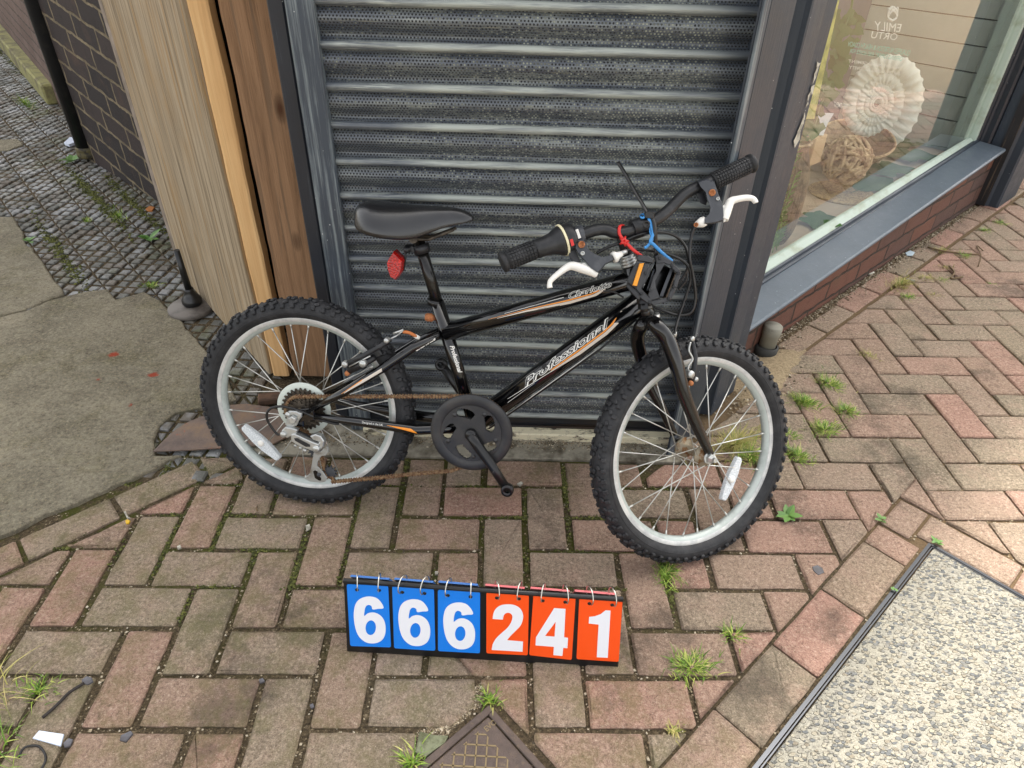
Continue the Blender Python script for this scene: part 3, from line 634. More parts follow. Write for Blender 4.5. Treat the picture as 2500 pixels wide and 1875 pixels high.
# ---------------------------------------------------------------- timber posts / partition left
M_OLD = m_wood('brown_sawn_timber', (srgb(70, 52, 38), srgb(138, 106, 78), srgb(156, 122, 92), srgb(116, 94, 74)), 'z', .8, knots=True, grain=.003)
M_NEW = m_wood('yellow_pine', (srgb(190, 146, 96), srgb(214, 172, 120), srgb(222, 184, 132), srgb(200, 158, 108)), 'z', .7, knots=True, grain=.0015)
M_GREY = m_wood('grey_weathered_board', (srgb(74, 60, 46), srgb(146, 130, 106), srgb(172, 156, 132), srgb(162, 130, 86)), 'z', .9, grain=.004)
po = thing('timber_post', (-3.2, 4.6, 0), 'rough brown sawn timber post standing left of the painted frame', 'post')
n2 = Vector((0.035, 1, 0))
def ragged(name, pl_, pr_, y0, dep, z0, z1, mat, par, amp=.03, seed=1, ypx=640):
    rr = random.Random(seed); l = hit(pl_, ypx, n2, y0); r = hit(pr_, ypx, n2, y0); l.z = r.z = 0; m = MB(); vs = []; fs = []; K = 60
    A = 0; B = 0
    for k in range(K + 1):
        z = z0 + (z1 - z0) * k / K; A = A * .7 + rr.uniform(-amp, amp); B = B * .7 + rr.uniform(-amp, amp)
        w = (r - l).normalized(); a = l + w * A; b = r + w * B
        for p, dy in ((a, .03), (a + w * .05, 0), (b - w * .05, 0), (b, .03), (b, dep), (a, dep)): vs.append((p.x, p.y + dy, z))
    for k in range(K):
        for i in range(6): fs.append((k * 6 + i, k * 6 + (i + 1) % 6, (k + 1) * 6 + (i + 1) % 6, (k + 1) * 6 + i))
    fs.append(tuple(range(6))[::-1]); fs.append(tuple(K * 6 + i for i in range(6))); m.add(vs, fs); return m.build(name, mat, par)
ragged('post_body', 663, 768, 4.25, 1.0, .12, 26, M_OLD, po, .02, 4)
# pale splinter and metal strip wedged in the gap
gp_ = MB(); gp_.box(Vector((-3.52, 4.75, 1.2)), (.035, 0, 0), (0, .06, 0), (0, 0, 1.1), ch=.01); gp_.build('flaking_strip', simple('flaking_white', srgb(196, 190, 176), .7, dirt=(30, srgb(110, 60, 40), .5, .6)), po)
pn = thing('timber_partition', (-4.2, 4.3, 0), 'weathered grey board partition with a fresh yellow pine end running back along the alley', 'partition')
PA = Vector((-4.17, 4.10, 0)); PB = Vector((-9.45, 10.75, 0)); pd = (PB - PA).normalized(); pnr = Vector((pd.y, -pd.x, 0))
if pnr.x < 0: pnr = -pnr
# boards of the long face
bd = MB(); zb = lambda s: .12
L = (PB - PA).length; rr = random.Random(8); x = 0
bd.box(PA + pd * (L * .47 + .2) + pnr * .06 + Vector((0, 0, 13.1)), pd * (L * .47 - .2), pnr * .1, (0, 0, 12.98), ch=.03)
bd.build('board_face', M_GREY, pn)
b2 = MB(); b2.box(PA + pd * (L * .97) + pnr * .16 + Vector((0, 0, 13.1)), pd * (L * .03), pnr * .2, (0, 0, 12.98), ch=.03); b2.build('end_stile', simple('pale_stile', srgb(150, 136, 124), .85, dirt=(9, srgb(110, 98, 84), .4, .6), bump=(40, .002)), pn)
ragged('pine_end', 603, 645, 4.2, .4, .12, 26, M_NEW, pn, .012, 5)
# near-black sheet added to paint the shade in the gap
dk = MB(); dk.box((-3.0, 8.4, 13), (3, 0, 0), (0, .1, 0), (0, 0, 13)); M_DARK = simple('unlit_backing', srgb(12, 11, 10), .95); dk.build('gap_shade_sheet', M_DARK, pn)

# ---------------------------------------------------------------- alley brick wall
BA = radians(136.3)
M_ABR = m_brick('black_stained_brick', srgb(40, 35, 36), srgb(60, 50, 48), srgb(140, 126, 100), bw=.23, bh=.097, ms=.015)
for nn in M_ABR.node_tree.nodes:
    pass
def wallmb(p0, ang, s0, s1, z0, z1, th, name, mat, par=None, slope=0.0):
    d = Vector((cos(ang), sin(ang), 0)); n = Vector((d.y, -d.x, 0)); m = MB(); m.box(Vector(p0) + d * ((s0 + s1) / 2) + n * (th / 2) + Vector((0, 0, (z0 + z1) / 2)), d * ((s1 - s0) / 2), n * (th / 2), (0, 0, (z1 - z0) / 2)); return m.build(name, mat, par, rz=ang, org=p0)
W1 = Vector((-13.4, 18.04, 0)); o = wallmb(W1, BA, -9, 7.6, -.2, 30, 2, 'brick_wall', M_ABR); tag(o, 'black stained brick wall with pale mortar between downpipe and timber partition', 'wall')
W2 = Vector((-18.7, 24.0, 0)); M_ABR2 = m_brick('bare_brown_brick', srgb(112, 92, 84), srgb(96, 76, 68), srgb(74, 62, 56), bw=.24, bh=.08); o = wallmb(W2, radians(126.6), -.3, 60, -.2, 30, 2, 'brick_wall', M_ABR2); tag(o, 'bare pinkish brown brick wall beyond the black downpipe at upper left', 'wall')
for m_, k_ in ((M_ABR, -.145), (M_ABR2, -.02)):       # courses climb with the alley
    nt = m_.node_tree
    for nd in list(nt.nodes):
        if nd.bl_idname == 'ShaderNodeCombineXYZ':
            src = nd.inputs[1].links[0].from_socket; sx = nd.inputs[0].links[0].from_socket
            a = nt.nodes.new('ShaderNodeMath'); a.operation = 'MULTIPLY_ADD'; nt.links.new(sx, a.inputs[0]); a.inputs[1].default_value = k_; nt.links.new(src, a.inputs[2]); nt.links.new(a.outputs[0], nd.inputs[1])
kb = MB(); k0 = G(258, 256); k0.z = 0; kd = Vector((cos(radians(127.3)), sin(radians(127.3)), 0)); kn = Vector((kd.y, -kd.x, 0))
k0 = G(116, 256); k0.z = 0
kb.box(k0 + kd * 20 + kn * .8 + Vector((0, 0, .55)), kd * 20, kn * .8, (0, 0, .6), ch=.1); t = NT('mossy_kerb'); c = t.mix(t.th(t.noise(8, 6, .7), .36, .55), srgb(104, 96, 74), srgb(146, 142, 92)); t.bump(t.noise(40, 6, .7), .01)
tag(kb.build('kerb', t.fin(c, .9)), 'yellow green mossy concrete kerb ledge along the brown brick wall', 'kerb')
# downpipe
M_PIPE = simple('black_pipe', srgb(22, 23, 26), .32, dirt=(20, srgb(44, 42, 40), .5, .7))
dp = thing('downpipe', (-18.7, 23.2, 0), 'black drainpipe running down the alley brick wall', 'downpipe')
pb = G(223, 388); pb.z = 0
m = MB(); m.tube([pb + Vector((0, 0, .5)), pb + Vector((0, 0, 30))], .5, 24); m.build('pipe', M_PIPE, dp)
m = MB(); m.lathe(pb, (0, 0, 1), [(.0, .15), (.54, .15), (.58, .22), (.58, .38), (.54, .45), (.56, .5), (.56, .62), (.5, .68), (0, .68)], 28); m.build('collar', simple('mossy_collar', srgb(86, 78, 48), .7, dirt=(30, srgb(40, 36, 28), .5, .6)), dp)

# ---------------------------------------------------------------- shopfront
M_GP = m_greypaint('grey_gloss_paint', srgb(48, 56, 66), srgb(104, 113, 122), (.7, .82)); M_GPD = m_greypaint('dark_grey_paint', srgb(32, 37, 46), srgb(88, 97, 106), (.66, .8))
M_SILL = m_greypaint('sill_paint', srgb(92, 102, 112), srgb(150, 160, 170), (.6, .8), .36); M_PALE = simple('pale_green_grey_trim', srgb(176, 190, 178), .5, dirt=(12, srgb(140, 146, 120), .5, .75))
shop = thing('shop_front', so(6, 0), 'angled shop front with a large window, blue grey sill and low brick base', 'shop front')
def sprof(pts, z0, z1, name, mat, par, inv=False):
    m = MB(); vs = [so(s, o, z0) for s, o in pts] + [so(s, o, z1) for s, o in pts]; n = len(pts)
    m.add(vs, [(i, (i + 1) % n, n + (i + 1) % n, n + i) for i in range(n)]); return m.build(name, mat, par)
PP = [(-6.3, .3), (-6.62, .93), (-7.29, 1.22), (-7.29, 1.24), (-7.26, 1.27), (-7.08, 1.27), (-7.05, 1.24), (-7.05, 1.17), (-7.0, 1.17), (-7.0, 1.24), (-6.97, 1.27), (-6.12, 1.27), (-6.09, 1.24), (-6.07, 1.0), (-5.9, .62), (-5.6, .5), (-5.35, .55), (-5.15, .72), (-5.02, .9), (-4.98, 1.0), (-4.92, 1.01), (-4.2, .92), (-4.17, .9), (-4.17, .8), (-4.1, .8), (-3.5, .8), (-3.46, .76), (-3.46, -1.3)]
sprof(PP, 0.02, 30, 'pilaster', M_GP, shop)
# cover strip on the pilaster's left edge with worn paint
m = MB(); m.box(so(-7.2, 1.30, 15), WT * .10, WN * .03, (0, 0, 14.9), ch=.01); m.build('edge_strip', M_JAMB, shop)
# stall riser
M_BR = m_brick('red_brown_brick', srgb(112, 74, 60), srgb(80, 64, 60), srgb(70, 58, 50), bw=.235, bh=.075, ms=.012, off=(.05 - .6, -.03 + .0))
def ribbon(pts4, name, mat, par):
    m = MB(); m.add(pts4, [(0, 1, 3, 2), (4, 5, 7, 6), (0, 1, 5, 4), (2, 3, 7, 6), (0, 2, 6, 4), (1, 3, 7, 5)]); return m.build(name, mat, par)
m = MB(); vs_ = []
for s_i in (-5.5, 18.4):
    for o_i, z_i in ((0, -.3), (-.8, -.3), (-.8, 1.56 + .058 * s_i), (0, 1.56 + .058 * s_i)): vs_.append(so(s_i, o_i, z_i))
m.add(vs_, [(0, 1, 2, 3), (4, 5, 6, 7), (0, 1, 5, 4), (1, 2, 6, 5), (2, 3, 7, 6), (3, 0, 4, 7)]); m.build('brick_base', M_BR, shop, rz=WA, org=so(-5.5, 0))
zs = lambda s: 1.52 + .058 * s      # sill underside
def slopebox(s0, s1, prof, name, mat, par=shop, seg=1, z_at=zs):
    """extrude (o, dz) profile between s0 and s1, following the sill's slight rise"""
    m = MB(); n = len(prof); vs = []
    for s in (s0, s1): vs += [so(s, o_, z_at(s) + dz) for o_, dz in prof]
    m.add(vs, [(i, (i + 1) % n, n + (i + 1) % n, n + i) for i in range(n)]); m.add(vs[:n], [tuple(range(n))]); m.add(vs[n:], [tuple(range(n))]); return m.build(name, mat, par)
slopebox(-3.46, 17.9, [(-.9, .0), (.22, -.0), (.3, .02), (.335, .08), (.335, .14), (.29, .2), (-.78, .27), (-.9, .27)], 'window_sill', M_SILL)
zf = lambda s: 1.83 + .050 * s
slopebox(-3.46, 17.9, [(-1.2, -.25), (-.72, -.2), (-.72, .02), (-.76, .06), (-.80, .07), (-.80, .17), (-.84, .22), (-1.2, .22)], 'bottom_rail', M_GP, z_at=zf)
slopebox(-3.46, 17.6, [(-1.14, .2), (-.845, .2), (-.86, .26), (-1.04, .42), (-1.14, .44)], 'glazing_bead', M_PALE, z_at=lambda s: 1.83 + .044 * s)
# right side frame, far pilaster, wall above and beyond
def sbox(s0, s1, o0, o1, z0, z1, name, mat, par=shop, ch=.02):
    m = MB(); m.box(so((s0 + s1) / 2, (o0 + o1) / 2, (z0 + z1) / 2), WT * ((s1 - s0) / 2), WN * ((o1 - o0) / 2), (0, 0, (z1 - z0) / 2), ch=ch); return m.build(name, mat, par)
sbox(17.35, 17.6, -1.2, -.87, 2.55, 26, 'side_bead', M_PALE)
sprof([(17.6, -1.3), (17.6, -.85), (17.68, -.8), (17.95, -.8), (18.0, -.72), (18.0, -.5), (18.1, -.42), (18.5, -.42), (18.55, -.3), (18.55, .0), (18.9, .0), (18.9, -1.3)], 2.4, 30, 'side_frame', M_GPD, shop)
M_PEEL = m_greypaint('peeling_dark_paint', srgb(30, 28, 30), srgb(120, 100, 80), (.56, .62), .6)
sprof([(18.3, -.4), (18.3, .35), (18.34, .42), (18.42, .5), (18.42, .82), (18.5, .9), (21, .9), (21, -.4)], .02, 30, 'end_pilaster', M_GP, shop)
sbox(18.22, 18.3, -.0, .4, .02, 24, 'peeling_strip', M_PEEL, ch=.0)
sbox(-3.5, 21, -1.0, -.5, 26, 30, 'fascia', M_GP); sbox(21, 60, -2, -.2, -.2, 30, 'side_wall', M_GPD)
# glass
t = NT('window_glass'); nt = t.t; nt.nodes.remove(t.b); ge = t.n('ShaderNodeNewGeometry'); dt = t.n('ShaderNodeVectorMath', operation='DOT_PRODUCT'); t.l(ge.outputs['True Normal'], dt.inputs[0]); t.l(ge.outputs['Incoming'], dt.inputs[1])
cz = t.math('SUBTRACT', 1.0, t.math('ABSOLUTE', dt.outputs['Value'])); fr_v = t.math('ADD', .17, t.math('MULTIPLY', t.math('POWER', cz, 4.5), .915))
tr = t.n('ShaderNodeBsdfTransparent'); tr.inputs[0].default_value = (.95, .98, .96, 1); gl = t.n('ShaderNodeBsdfGlossy'); gl.inputs['Roughness'].default_value = .015; gl.inputs['Color'].default_value = (1, 1, 1, 1)
mx = t.n('ShaderNodeMixShader'); t.put(mx.inputs[0], fr_v); t.l(tr.outputs[0], mx.inputs[1]); t.l(gl.outputs[0], mx.inputs[2]); t.l(mx.outputs[0], t.out.inputs[0]); M_GLASS = t.m
m = MB(); m.add([so(-3.4, -1.1, 1.7), so(17.55, -1.1, 2.3), so(17.55, -1.1, 26), so(-3.4, -1.1, 26)], [(0, 1, 2, 3)]); m.build('window_glass', M_GLASS, shop, recalc=False)
# room behind
M_DECK = simple('display_deck', srgb(190, 168, 140), .7, dirt=(7, srgb(178, 160, 134), .45, .6)); M_BOARD = simple('sage_grey_boards', srgb(176, 184, 176), .55, dirt=(6, srgb(188, 194, 186), .4, .7)); M_GROOVE = simple('board_shadow_gap', srgb(70, 72, 68), .8)
sbox(-4, 17.4, -7.2, -1.14, 1.6, 2.2, 'display_deck', M_DECK, ch=0)
bw_ = MB(); z = 2.2; k = 0
while z < 25:
    z1 = 3.55 + k * 1.03 if z > 2.3 or k else 3.55
    z1 = 3.55 + k * 1.03; bw_.box(so(17.5, -4.2, (z + z1 - .06) / 2), WT * .12, WN * 3.1, (0, 0, (z1 - .06 - z) / 2), ch=.015); z = z1; k += 1
bw_.build('board_panelling', M_BOARD, shop); sbox(17.55, 17.7, -7.3, -1.14, 2.2, 26, 'panel_backing', M_GROOVE, ch=0)
sbox(-4, 17.6, -7.5, -7.25, 1, 26, 'back_panel', simple('slate_back_panel', srgb(104, 104, 116), .8, dirt=(4, srgb(110, 108, 120), .45, .6))); sbox(-4, -3.6, -7.3, -1.3, 1.0, 26, 'inner_return', M_PALE)
t = NT('translucent_fill'); t.t.nodes.remove(t.b); tl = t.n('ShaderNodeBsdfTranslucent'); tl.inputs[0].default_value = (.9, .9, .88, 1); t.l(tl.outputs[0], t.out.inputs[0])
m = MB(); m.add([so(-3, -7.3, 26.1), so(18, -7.3, 26.1), so(18, -1.0, 26.1), so(-3, -1.0, 26.1)], [(0, 1, 2, 3)]); m.build('added_fill_ceiling', t.m, shop)  # unseen translucent ceiling added to brighten the window display
sbox(17.0, 17.36, -1.75, -1.14, 2.2, 26, 'corner_trim', M_PALE)
# body of the building so that it casts its shade on the street
bb = MB(); bb.box(sh(1, -5.0, 27.5), SD * 9.5, SN * 4, (0, 0, 2.5)); bb.build('upper_wall', M_GP, shop)
bb = MB(); bb.box(sh(2.5, -12.5, 29.7), SD * 6.6, SN * 10.5, (0, 0, .2)); bb.build('sun_blocking_slab', M_GP, shop)  # unseen slab added to stop sun leaking onto the left paving
bb = MB(); bb.box(sh(3.6, -1.6, 15), SD * 4.9, SN * .1, (0, 0, 15)); bb.build('room_wall', M_DARK, shop)
sbox(2, 60, -20, -7.6, -.2, 30, 'building_body', M_GPD, ch=0)

# pipe stub under the sill
ps = thing('pipe_stub', so(-1.6, .25), 'short dusty grey cut off pipe standing under the window sill beside the pilaster', 'pipe')
pc = so(-.15, .18); pc = G(1868, 858); pc.z = 0
m = MB(); m.lathe(pc, (.05, .02, 1), [(0, 0), (.26, 0), (.26, .62), (.29, .64), (.29, .95), (.26, .98), (0, .98)], 24); m.build('pipe', simple('dusty_pipe', srgb(136, 134, 122), .8, dirt=(20, srgb(92, 84, 70), .5, .7)), ps)
m = MB(); m.lathe(pc, (.05, .02, 1), [(.31, -.1), (.36, -.1), (.36, .22), (.31, .25)], 24); m.build('collar', simple('pipe_dark', srgb(56, 56, 54), .8), ps)
# dome-based black stand behind the rear wheel
dsd = thing('weighted_stand', (-7.95, 8.4, 0), 'round grey weighted base with a short black pole standing by the partition', 'stand')
q = G(470, 757)
m = MB(); m.lathe((q.x, q.y, 0), (0, 0, 1), [(0, 0), (.72, 0), (.76, .03), (.76, .14), (.72, .18), (0, .24)], 48); m.build('base_disc', simple('cast_grey_base', srgb(104, 98, 92), .6, dirt=(14, srgb(70, 64, 60), .45, .65)), dsd)
m = MB(); m.lathe((q.x + .05, q.y + .05, .2), (0, 0, 1), [(0, 0), (.28, .0), (.33, .1), (.32, .22), (.22, .36), (.14, .52), (.16, .6), (0, .6)], 32); m.build('boss', simple('black_rubber_boss', srgb(26, 26, 28), .3), dsd)
tp = q + Vector((.05, .05, .7)); m = MB(); m.tube([tp, tp + Vector((-.02, .0, 1.5))], [.115, .095], 20); m.build('pole', simple('black_pole', srgb(22, 24, 26), .35), dsd)

# ================================================================ bicycle
def nrm(psi, be): return Vector((cos(be) * sin(psi), -cos(be) * cos(psi), sin(be)))
BN = nrm(-.12, .276); E1 = Vector((cos(-.12), sin(-.12), 0)); E2 = BN.cross(E1); E2 = E2 if E2.z > 0 else -E2
BO = Vector((-1.99, .15, 2.38)); FC = Vector((6.54, -1.16, 2.25)); FN = nrm(.42, .428)
def F(a, b, o=0.0): return BO + E1 * a + E2 * b + BN * o            # frame coordinates
def bp(px, py, o=0.0): return hit(px, py, BN, BO.dot(BN) + o)
def fp(px, py, o=0.0): return hit(px, py, FN, FC.dot(FN) + o)
M_TYRE = NT('tyre_rubber'); c = M_TYRE.mix(M_TYRE.th(M_TYRE.noise(30, 5, .7), .45, .75), srgb(30, 31, 34), srgb(56, 56, 58)); M_TYRE.bump(M_TYRE.noise(300, 3, .6), .0005); M_TYRE = M_TYRE.fin(c, .62, 0, .4)
M_RIM = NT('brushed_rim'); c = M_RIM.mix(M_RIM.th(M_RIM.noise(20, 5, .7), .4, .7), srgb(206, 206, 203), srgb(158, 160, 162)); M_RIM.bump(M_RIM.noise(400, 3, .6), .0003); M_RIM = M_RIM.fin(c, .38, .3, .5)
M_WELL = simple('painted_rim_well', srgb(176, 184, 180), .45, .2, dirt=(14, srgb(140, 146, 142), .5, .75))
M_SPOKE = simple('zinc_spoke', srgb(205, 205, 200), .35, .7); M_BLACK = simple('black_gloss_paint', srgb(10, 10, 12), .12, 0, .5, bump=(6, .0004), **{'Coat Weight': .5, 'Coat Roughness': .04}); M_BLACKS = simple('scuffed_black', srgb(16, 16, 18), .3, dirt=(60, srgb(70, 66, 62), .66, .74))
M_PLAS = simple('black_plastic', srgb(27, 28, 31), .42, dirt=(40, srgb(52, 52, 54), .5, .75)); M_PLASG = simple('grey_plastic', srgb(52, 55, 61), .5, dirt=(30, srgb(76, 78, 82), .5, .7)); M_ZINC = simple('zinc_plate', srgb(186, 188, 186), .34, .75, dirt=(60, srgb(120, 116, 108), .55, .75)); M_WHITE = simple('white_lever', srgb(228, 226, 220), .35)
M_RUST = simple('rusty_chain', srgb(134, 108, 78), .55, .35, dirt=(150, srgb(96, 66, 44), .46, .56)); M_RUSTB = simple('rusty_bolt', srgb(168, 106, 62), .75, dirt=(150, srgb(110, 60, 36), .45, .65)); M_COG = simple('dirty_steel_cogs', srgb(84, 76, 66), .5, .5, dirt=(60, srgb(52, 46, 40), .45, .6))
M_CABLE = simple('black_cable', srgb(16, 16, 18), .28); M_ORANGE = simple('orange_decal', srgb(232, 142, 34), .35); M_WDEC = simple('white_decal', srgb(224, 222, 216), .35); M_CREAM = simple('cream_decal', srgb(208, 198, 186), .35); M_BDEC = simple('black_decal', srgb(8, 8, 9), .2)
t = NT('milky_disc'); M_MILK = t.fin(srgb(206, 214, 206), .3, 0, .5, Alpha=.86)
t = NT('clear_reflector'); v = t.vor(500); c = t.mix(t.th(v, .3, .5), srgb(232, 236, 238), srgb(196, 202, 206)); t.bump(v, .0006); M_REFL = t.fin(c, .15, 0, .6)
t = NT('red_reflector'); v = t.vor(260); c = t.mix(t.th(v, .2, .5), srgb(214, 30, 16), srgb(150, 12, 10)); t.bump(v, .001); M_RED = t.fin(c, .12, 0, .7)
t = NT('amber_reflector'); M_AMB = t.fin(srgb(214, 140, 24), .2, 0, .6)

bike = thing('bicycle', (-2.0, -.5, 0), 'black childrens mountain bike with missing pedals leaning on the roller shutter', 'bicycle')
def wheel(name, C_, N_, ref, spin, side_hub, rear):
    w_ = bpy.data.objects.new(name, None); COL.objects.link(w_); w_.parent = bike; w_.location = (C_ * U) - bike.location; w_.empty_display_size = .05
    N_ = N_.normalized(); u = (Vector(ref) - N_ * Vector(ref).dot(N_)).normalized(); v = N_.cross(u)
    def P(r, a, h): return C_ + (u * cos(a) + v * sin(a)) * r + N_ * h
    # tyre carcass
    m = MB(); Rc = 2.235; rs = .232; prof = []
    for k in range(15):
        a = radians(-118 + 236 * k / 14); prof.append((Rc + cos(a) * rs * .98, sin(a) * rs))
    prof = [(2.06, -.115)] + prof + [(2.06, .115)]
    m.lathe(C_, N_, prof, 144, ref=u)
    # raised moulding line on the sidewall
    for sd in (1, -1):
        m.lathe(C_, N_, [(2.10, sd * .145), (2.115, sd * .178), (2.135, sd * .178), (2.14, sd * .165)], 144, ref=u); m.lathe(C_, N_, [(2.19, sd * .218), (2.2, sd * .236), (2.212, sd * .236), (2.215, sd * .222)], 144, ref=u)
    rr = random.Random(11 if rear else 12)
    NK = 66
    for k in range(NK):
        a = 2 * pi * k / NK + spin
        def knob(ang, lat, L, W, H, skew=0.0):
            r0 = Rc; d = u * cos(ang) + v * sin(ang); tdir = -u * sin(ang) + v * cos(ang)
            out = (d * cos(lat) + N_ * sin(lat)); side = (-d * sin(lat) + N_ * cos(lat)); tt = (tdir * cos(skew) + side * sin(skew)); ss = (side * cos(skew) - tdir * sin(skew))
            c = C_ + d * Rc + out * (rs + H * .42); m.box(c, tt * L, ss * W, out * H, ch=.016)
        for sd in (1, -1):
            knob(a + (.5 * 2 * pi / NK if sd > 0 else 0), sd * radians(60), .046, .055, .034, sd * .1)       # shoulder blocks
            knob(a + (.22 * 2 * pi / NK), sd * radians(36), .055, .036, .03, sd * .55)                     # chevrons
            if k % 2 == 0: knob(a + (.6 * 2 * pi / NK), sd * radians(13), .05, .042, .028, -sd * .45)
        if k % 2: knob(a + .1 * 2 * pi / NK, 0, .04, .06, .028)
    m.build('tyre', M_TYRE, w_, recalc=False)
    m = MB(); m.lathe(C_, N_, [(2.085, .11), (2.095, .122), (2.085, .127), (1.985, .122), (1.975, .112), (1.975, -.112), (1.985, -.122), (2.085, -.127), (2.095, -.122), (2.085, -.11)], 144, ref=u)
    rim = m.build('rim', M_RIM, w_)
    m = MB(); m.lathe(C_, N_, [(1.978, .108), (1.965, .104), (1.90, .055), (1.888, 0), (1.90, -.055), (1.965, -.104), (1.978, -.108)], 144, ref=u); m.build('rim_well', M_WELL, rim)
    # hub
    m = MB(); m.lathe(C_, N_, [(0, -.56), (.055, -.56), (.055, -.42), (.13, -.40), (.13, -.36), (.24, -.35), (.24, -.31), (.12, -.28), (.10, 0), (.12, .28), (.24, .31), (.24, .35), (.13, .36), (.13, .40), (.055, .42), (.055, .56), (0, .56)] if not rear else [(0, -.62), (.055, -.62), (.055, -.42), (.13, -.40), (.2, -.35), (.2, -.31), (.12, -.28), (.11, .1), (.22, .16), (.22, .2), (.1, .22), (.1, .5), (0, .5)], 28, ref=u)
    m.build('hub', simple('hub_steel', srgb(150, 140, 120), .5, .5, dirt=(40, srgb(120, 80, 40), .5, .6)), w_)
    # spokes
    NSP = 28; f1, f2 = (.33, -.33) if not rear else (.18, -.33); m = MB(); m2 = MB()
    for k in range(NSP):
        a = 2 * pi * k / NSP + spin + .1; sd = f1 if k % 2 == 0 else f2; pr = (k // 2) % 2; off = radians(62) * (1 if pr else -1)
        ha = a + off; h0 = P(.215, ha, sd + (.03 if pr else -.03)); r1 = P(1.89, a, 0 + .02 * (1 if sd > 0 else -1))
        m.tube([h0, r1], .0125, 5); d = (h0 - r1).normalized(); m2.tube([r1 - d * .03, r1 + d * .09], [.026, .02], 6)
    m.v and None; b_ = len(m.v); m.v += m2.v; m.f += [[b_ + i for i in f_] for f_ in m2.f]; m.sm += m2.sm; m.mi += m2.mi; m.build('spokes', M_SPOKE, w_, recalc=False)
    return w_, P, u, v
rw, RP, ru, rv = wheel('rear_wheel', BO, BN, E1, .05, 0, True)
fu = Vector((cos(.42), sin(.42), 0)); fw, FP, fu, fv = wheel('front_wheel', FC, FN, fu, .3, 0, False)
def reflector(wh, P0, P1, n, W, mat, name='spoke_reflector'):
    d = (P1 - P0); L = d.length; d.normalize(); s = n.cross(d).normalized(); m = MB(); K = 12; vs = []
    out = [(-1, -.45), (-.92, -.62), (-.3, -.97), (0, -1), (.3, -.97), (.92, -.62), (1, -.45), (1, .45), (.92, .62), (.3, .97), (0, 1), (-.3, .97), (-.92, .62), (-1, .45)]
    c = (P0 + P1) / 2
    m.prism(out, -.05, .05, ch=.03 / max(L / 2, W), P=lambda x, y, z: c + d * x * L / 2 + s * y * W + n * z); m.build(name, mat, wh)
    m = MB(); m.lathe(c, n, [(0, .075), (.05, .075), (.075, .06), (.085, .0)], 20); m.build('reflector_clip', M_WHITE, wh)
reflector(rw, bp(594, 1040, .12), bp(683, 1120, .12), BN, .135, M_REFL); reflector(fw, fp(1804, 1116, .1), fp(1763, 1221, .1), FN, .125, M_REFL)

# ---------------------------------------------------------------- frame
fr = MB(); 
ST0, ST1 = F(3.83, -.05), F(2.95, 2.62)
BB = F(3.83, -.12)
fr.tube([BB + (ST1 - BB) * .02, ST1], .145, 24)
HT0, HT1 = F(7.33, 2.62), F(6.86, 3.66)
fr.tube([HT0, HT1], .175, 24)
TT0, TT1 = F(3.12, 1.95), F(6.98, 3.38); fr.tube([TT0, TT1], .195, 28)
DT0, DT1 = F(3.92, .0), F(7.2, 2.98); fr.tube([DT0, DT1], .235, 28)
fr.tube([F(3.83, -.12, -.36), F(3.83, -.12, .36)], .21, 28)
for sd in (1, -1):
    fr.tube([F(3.7, -.14, .12 * sd), F(3.2, -.16, .26 * sd), F(2.6, -.2, .36 * sd), F(1.2, -.1, .42 * sd), F(.35, -.03, .5 * sd)], [.12, .12, .12, .10, .07], 16)
    fr.tube([F(3.04, 1.95, .1 * sd), F(2.5, 1.65, .26 * sd), F(1.9, 1.2, .38 * sd), F(1.0, .56, .46 * sd), F(.2, .07, .5 * sd)], [.1, .1, .1, .09, .07], 16)
    fr.box(F(.1, -.02, .52 * sd), E1 * .26 + E2 * .05, E2 * .15, BN * .025, ch=.015)
    fr.box(F(-.02, -.12, .52 * sd), E1 * .12, E2 * .18, BN * .022, ch=.015)
fr.tube([F(1.93, 1.22, .36), F(1.93, 1.22, -.36)], .06, 12)
fr.tube([F(2.95, -.18, .28), F(2.95, -.18, -.28)], .06, 12)
frame = fr.build('frame', M_BLACK, bike, recalc=False)
m = MB(); m.lathe(HT0, HT1 - HT0, [(.0, -.10), (.2, -.10), (.24, -.07), (.25, -.03), (.24, .01), (.19, .03), (0, .03)], 28); m.build('lower_headset', M_ZINC, frame); m = MB(); m.lathe(HT1, HT1 - HT0, [(0, 0), (.185, 0), (.19, .03), (.15, .045), (.18, .06), (.185, .09), (.14, .105), (.165, .12), (.17, .15), (.12, .165), (.14, .18), (.14, .21), (.1, .22), (0, .22)], 28); m.build('upper_headset', M_ZINC, frame)
m = MB(); m.tube([F(2.9, 2.55, .0), F(2.92, 2.66, 0)], .165, 20); m.build('seat_clamp', M_BLACKS, frame)
m = MB(); q = bp(1050, 775, 0); m.lathe(q, E1, [(0, -.1), (.07, -.1), (.09, -.06), (.09, .04), (.06, .08), (.03, .2), (0, .2)], 16); m.build('clamp_bolt', M_RUSTB, frame)
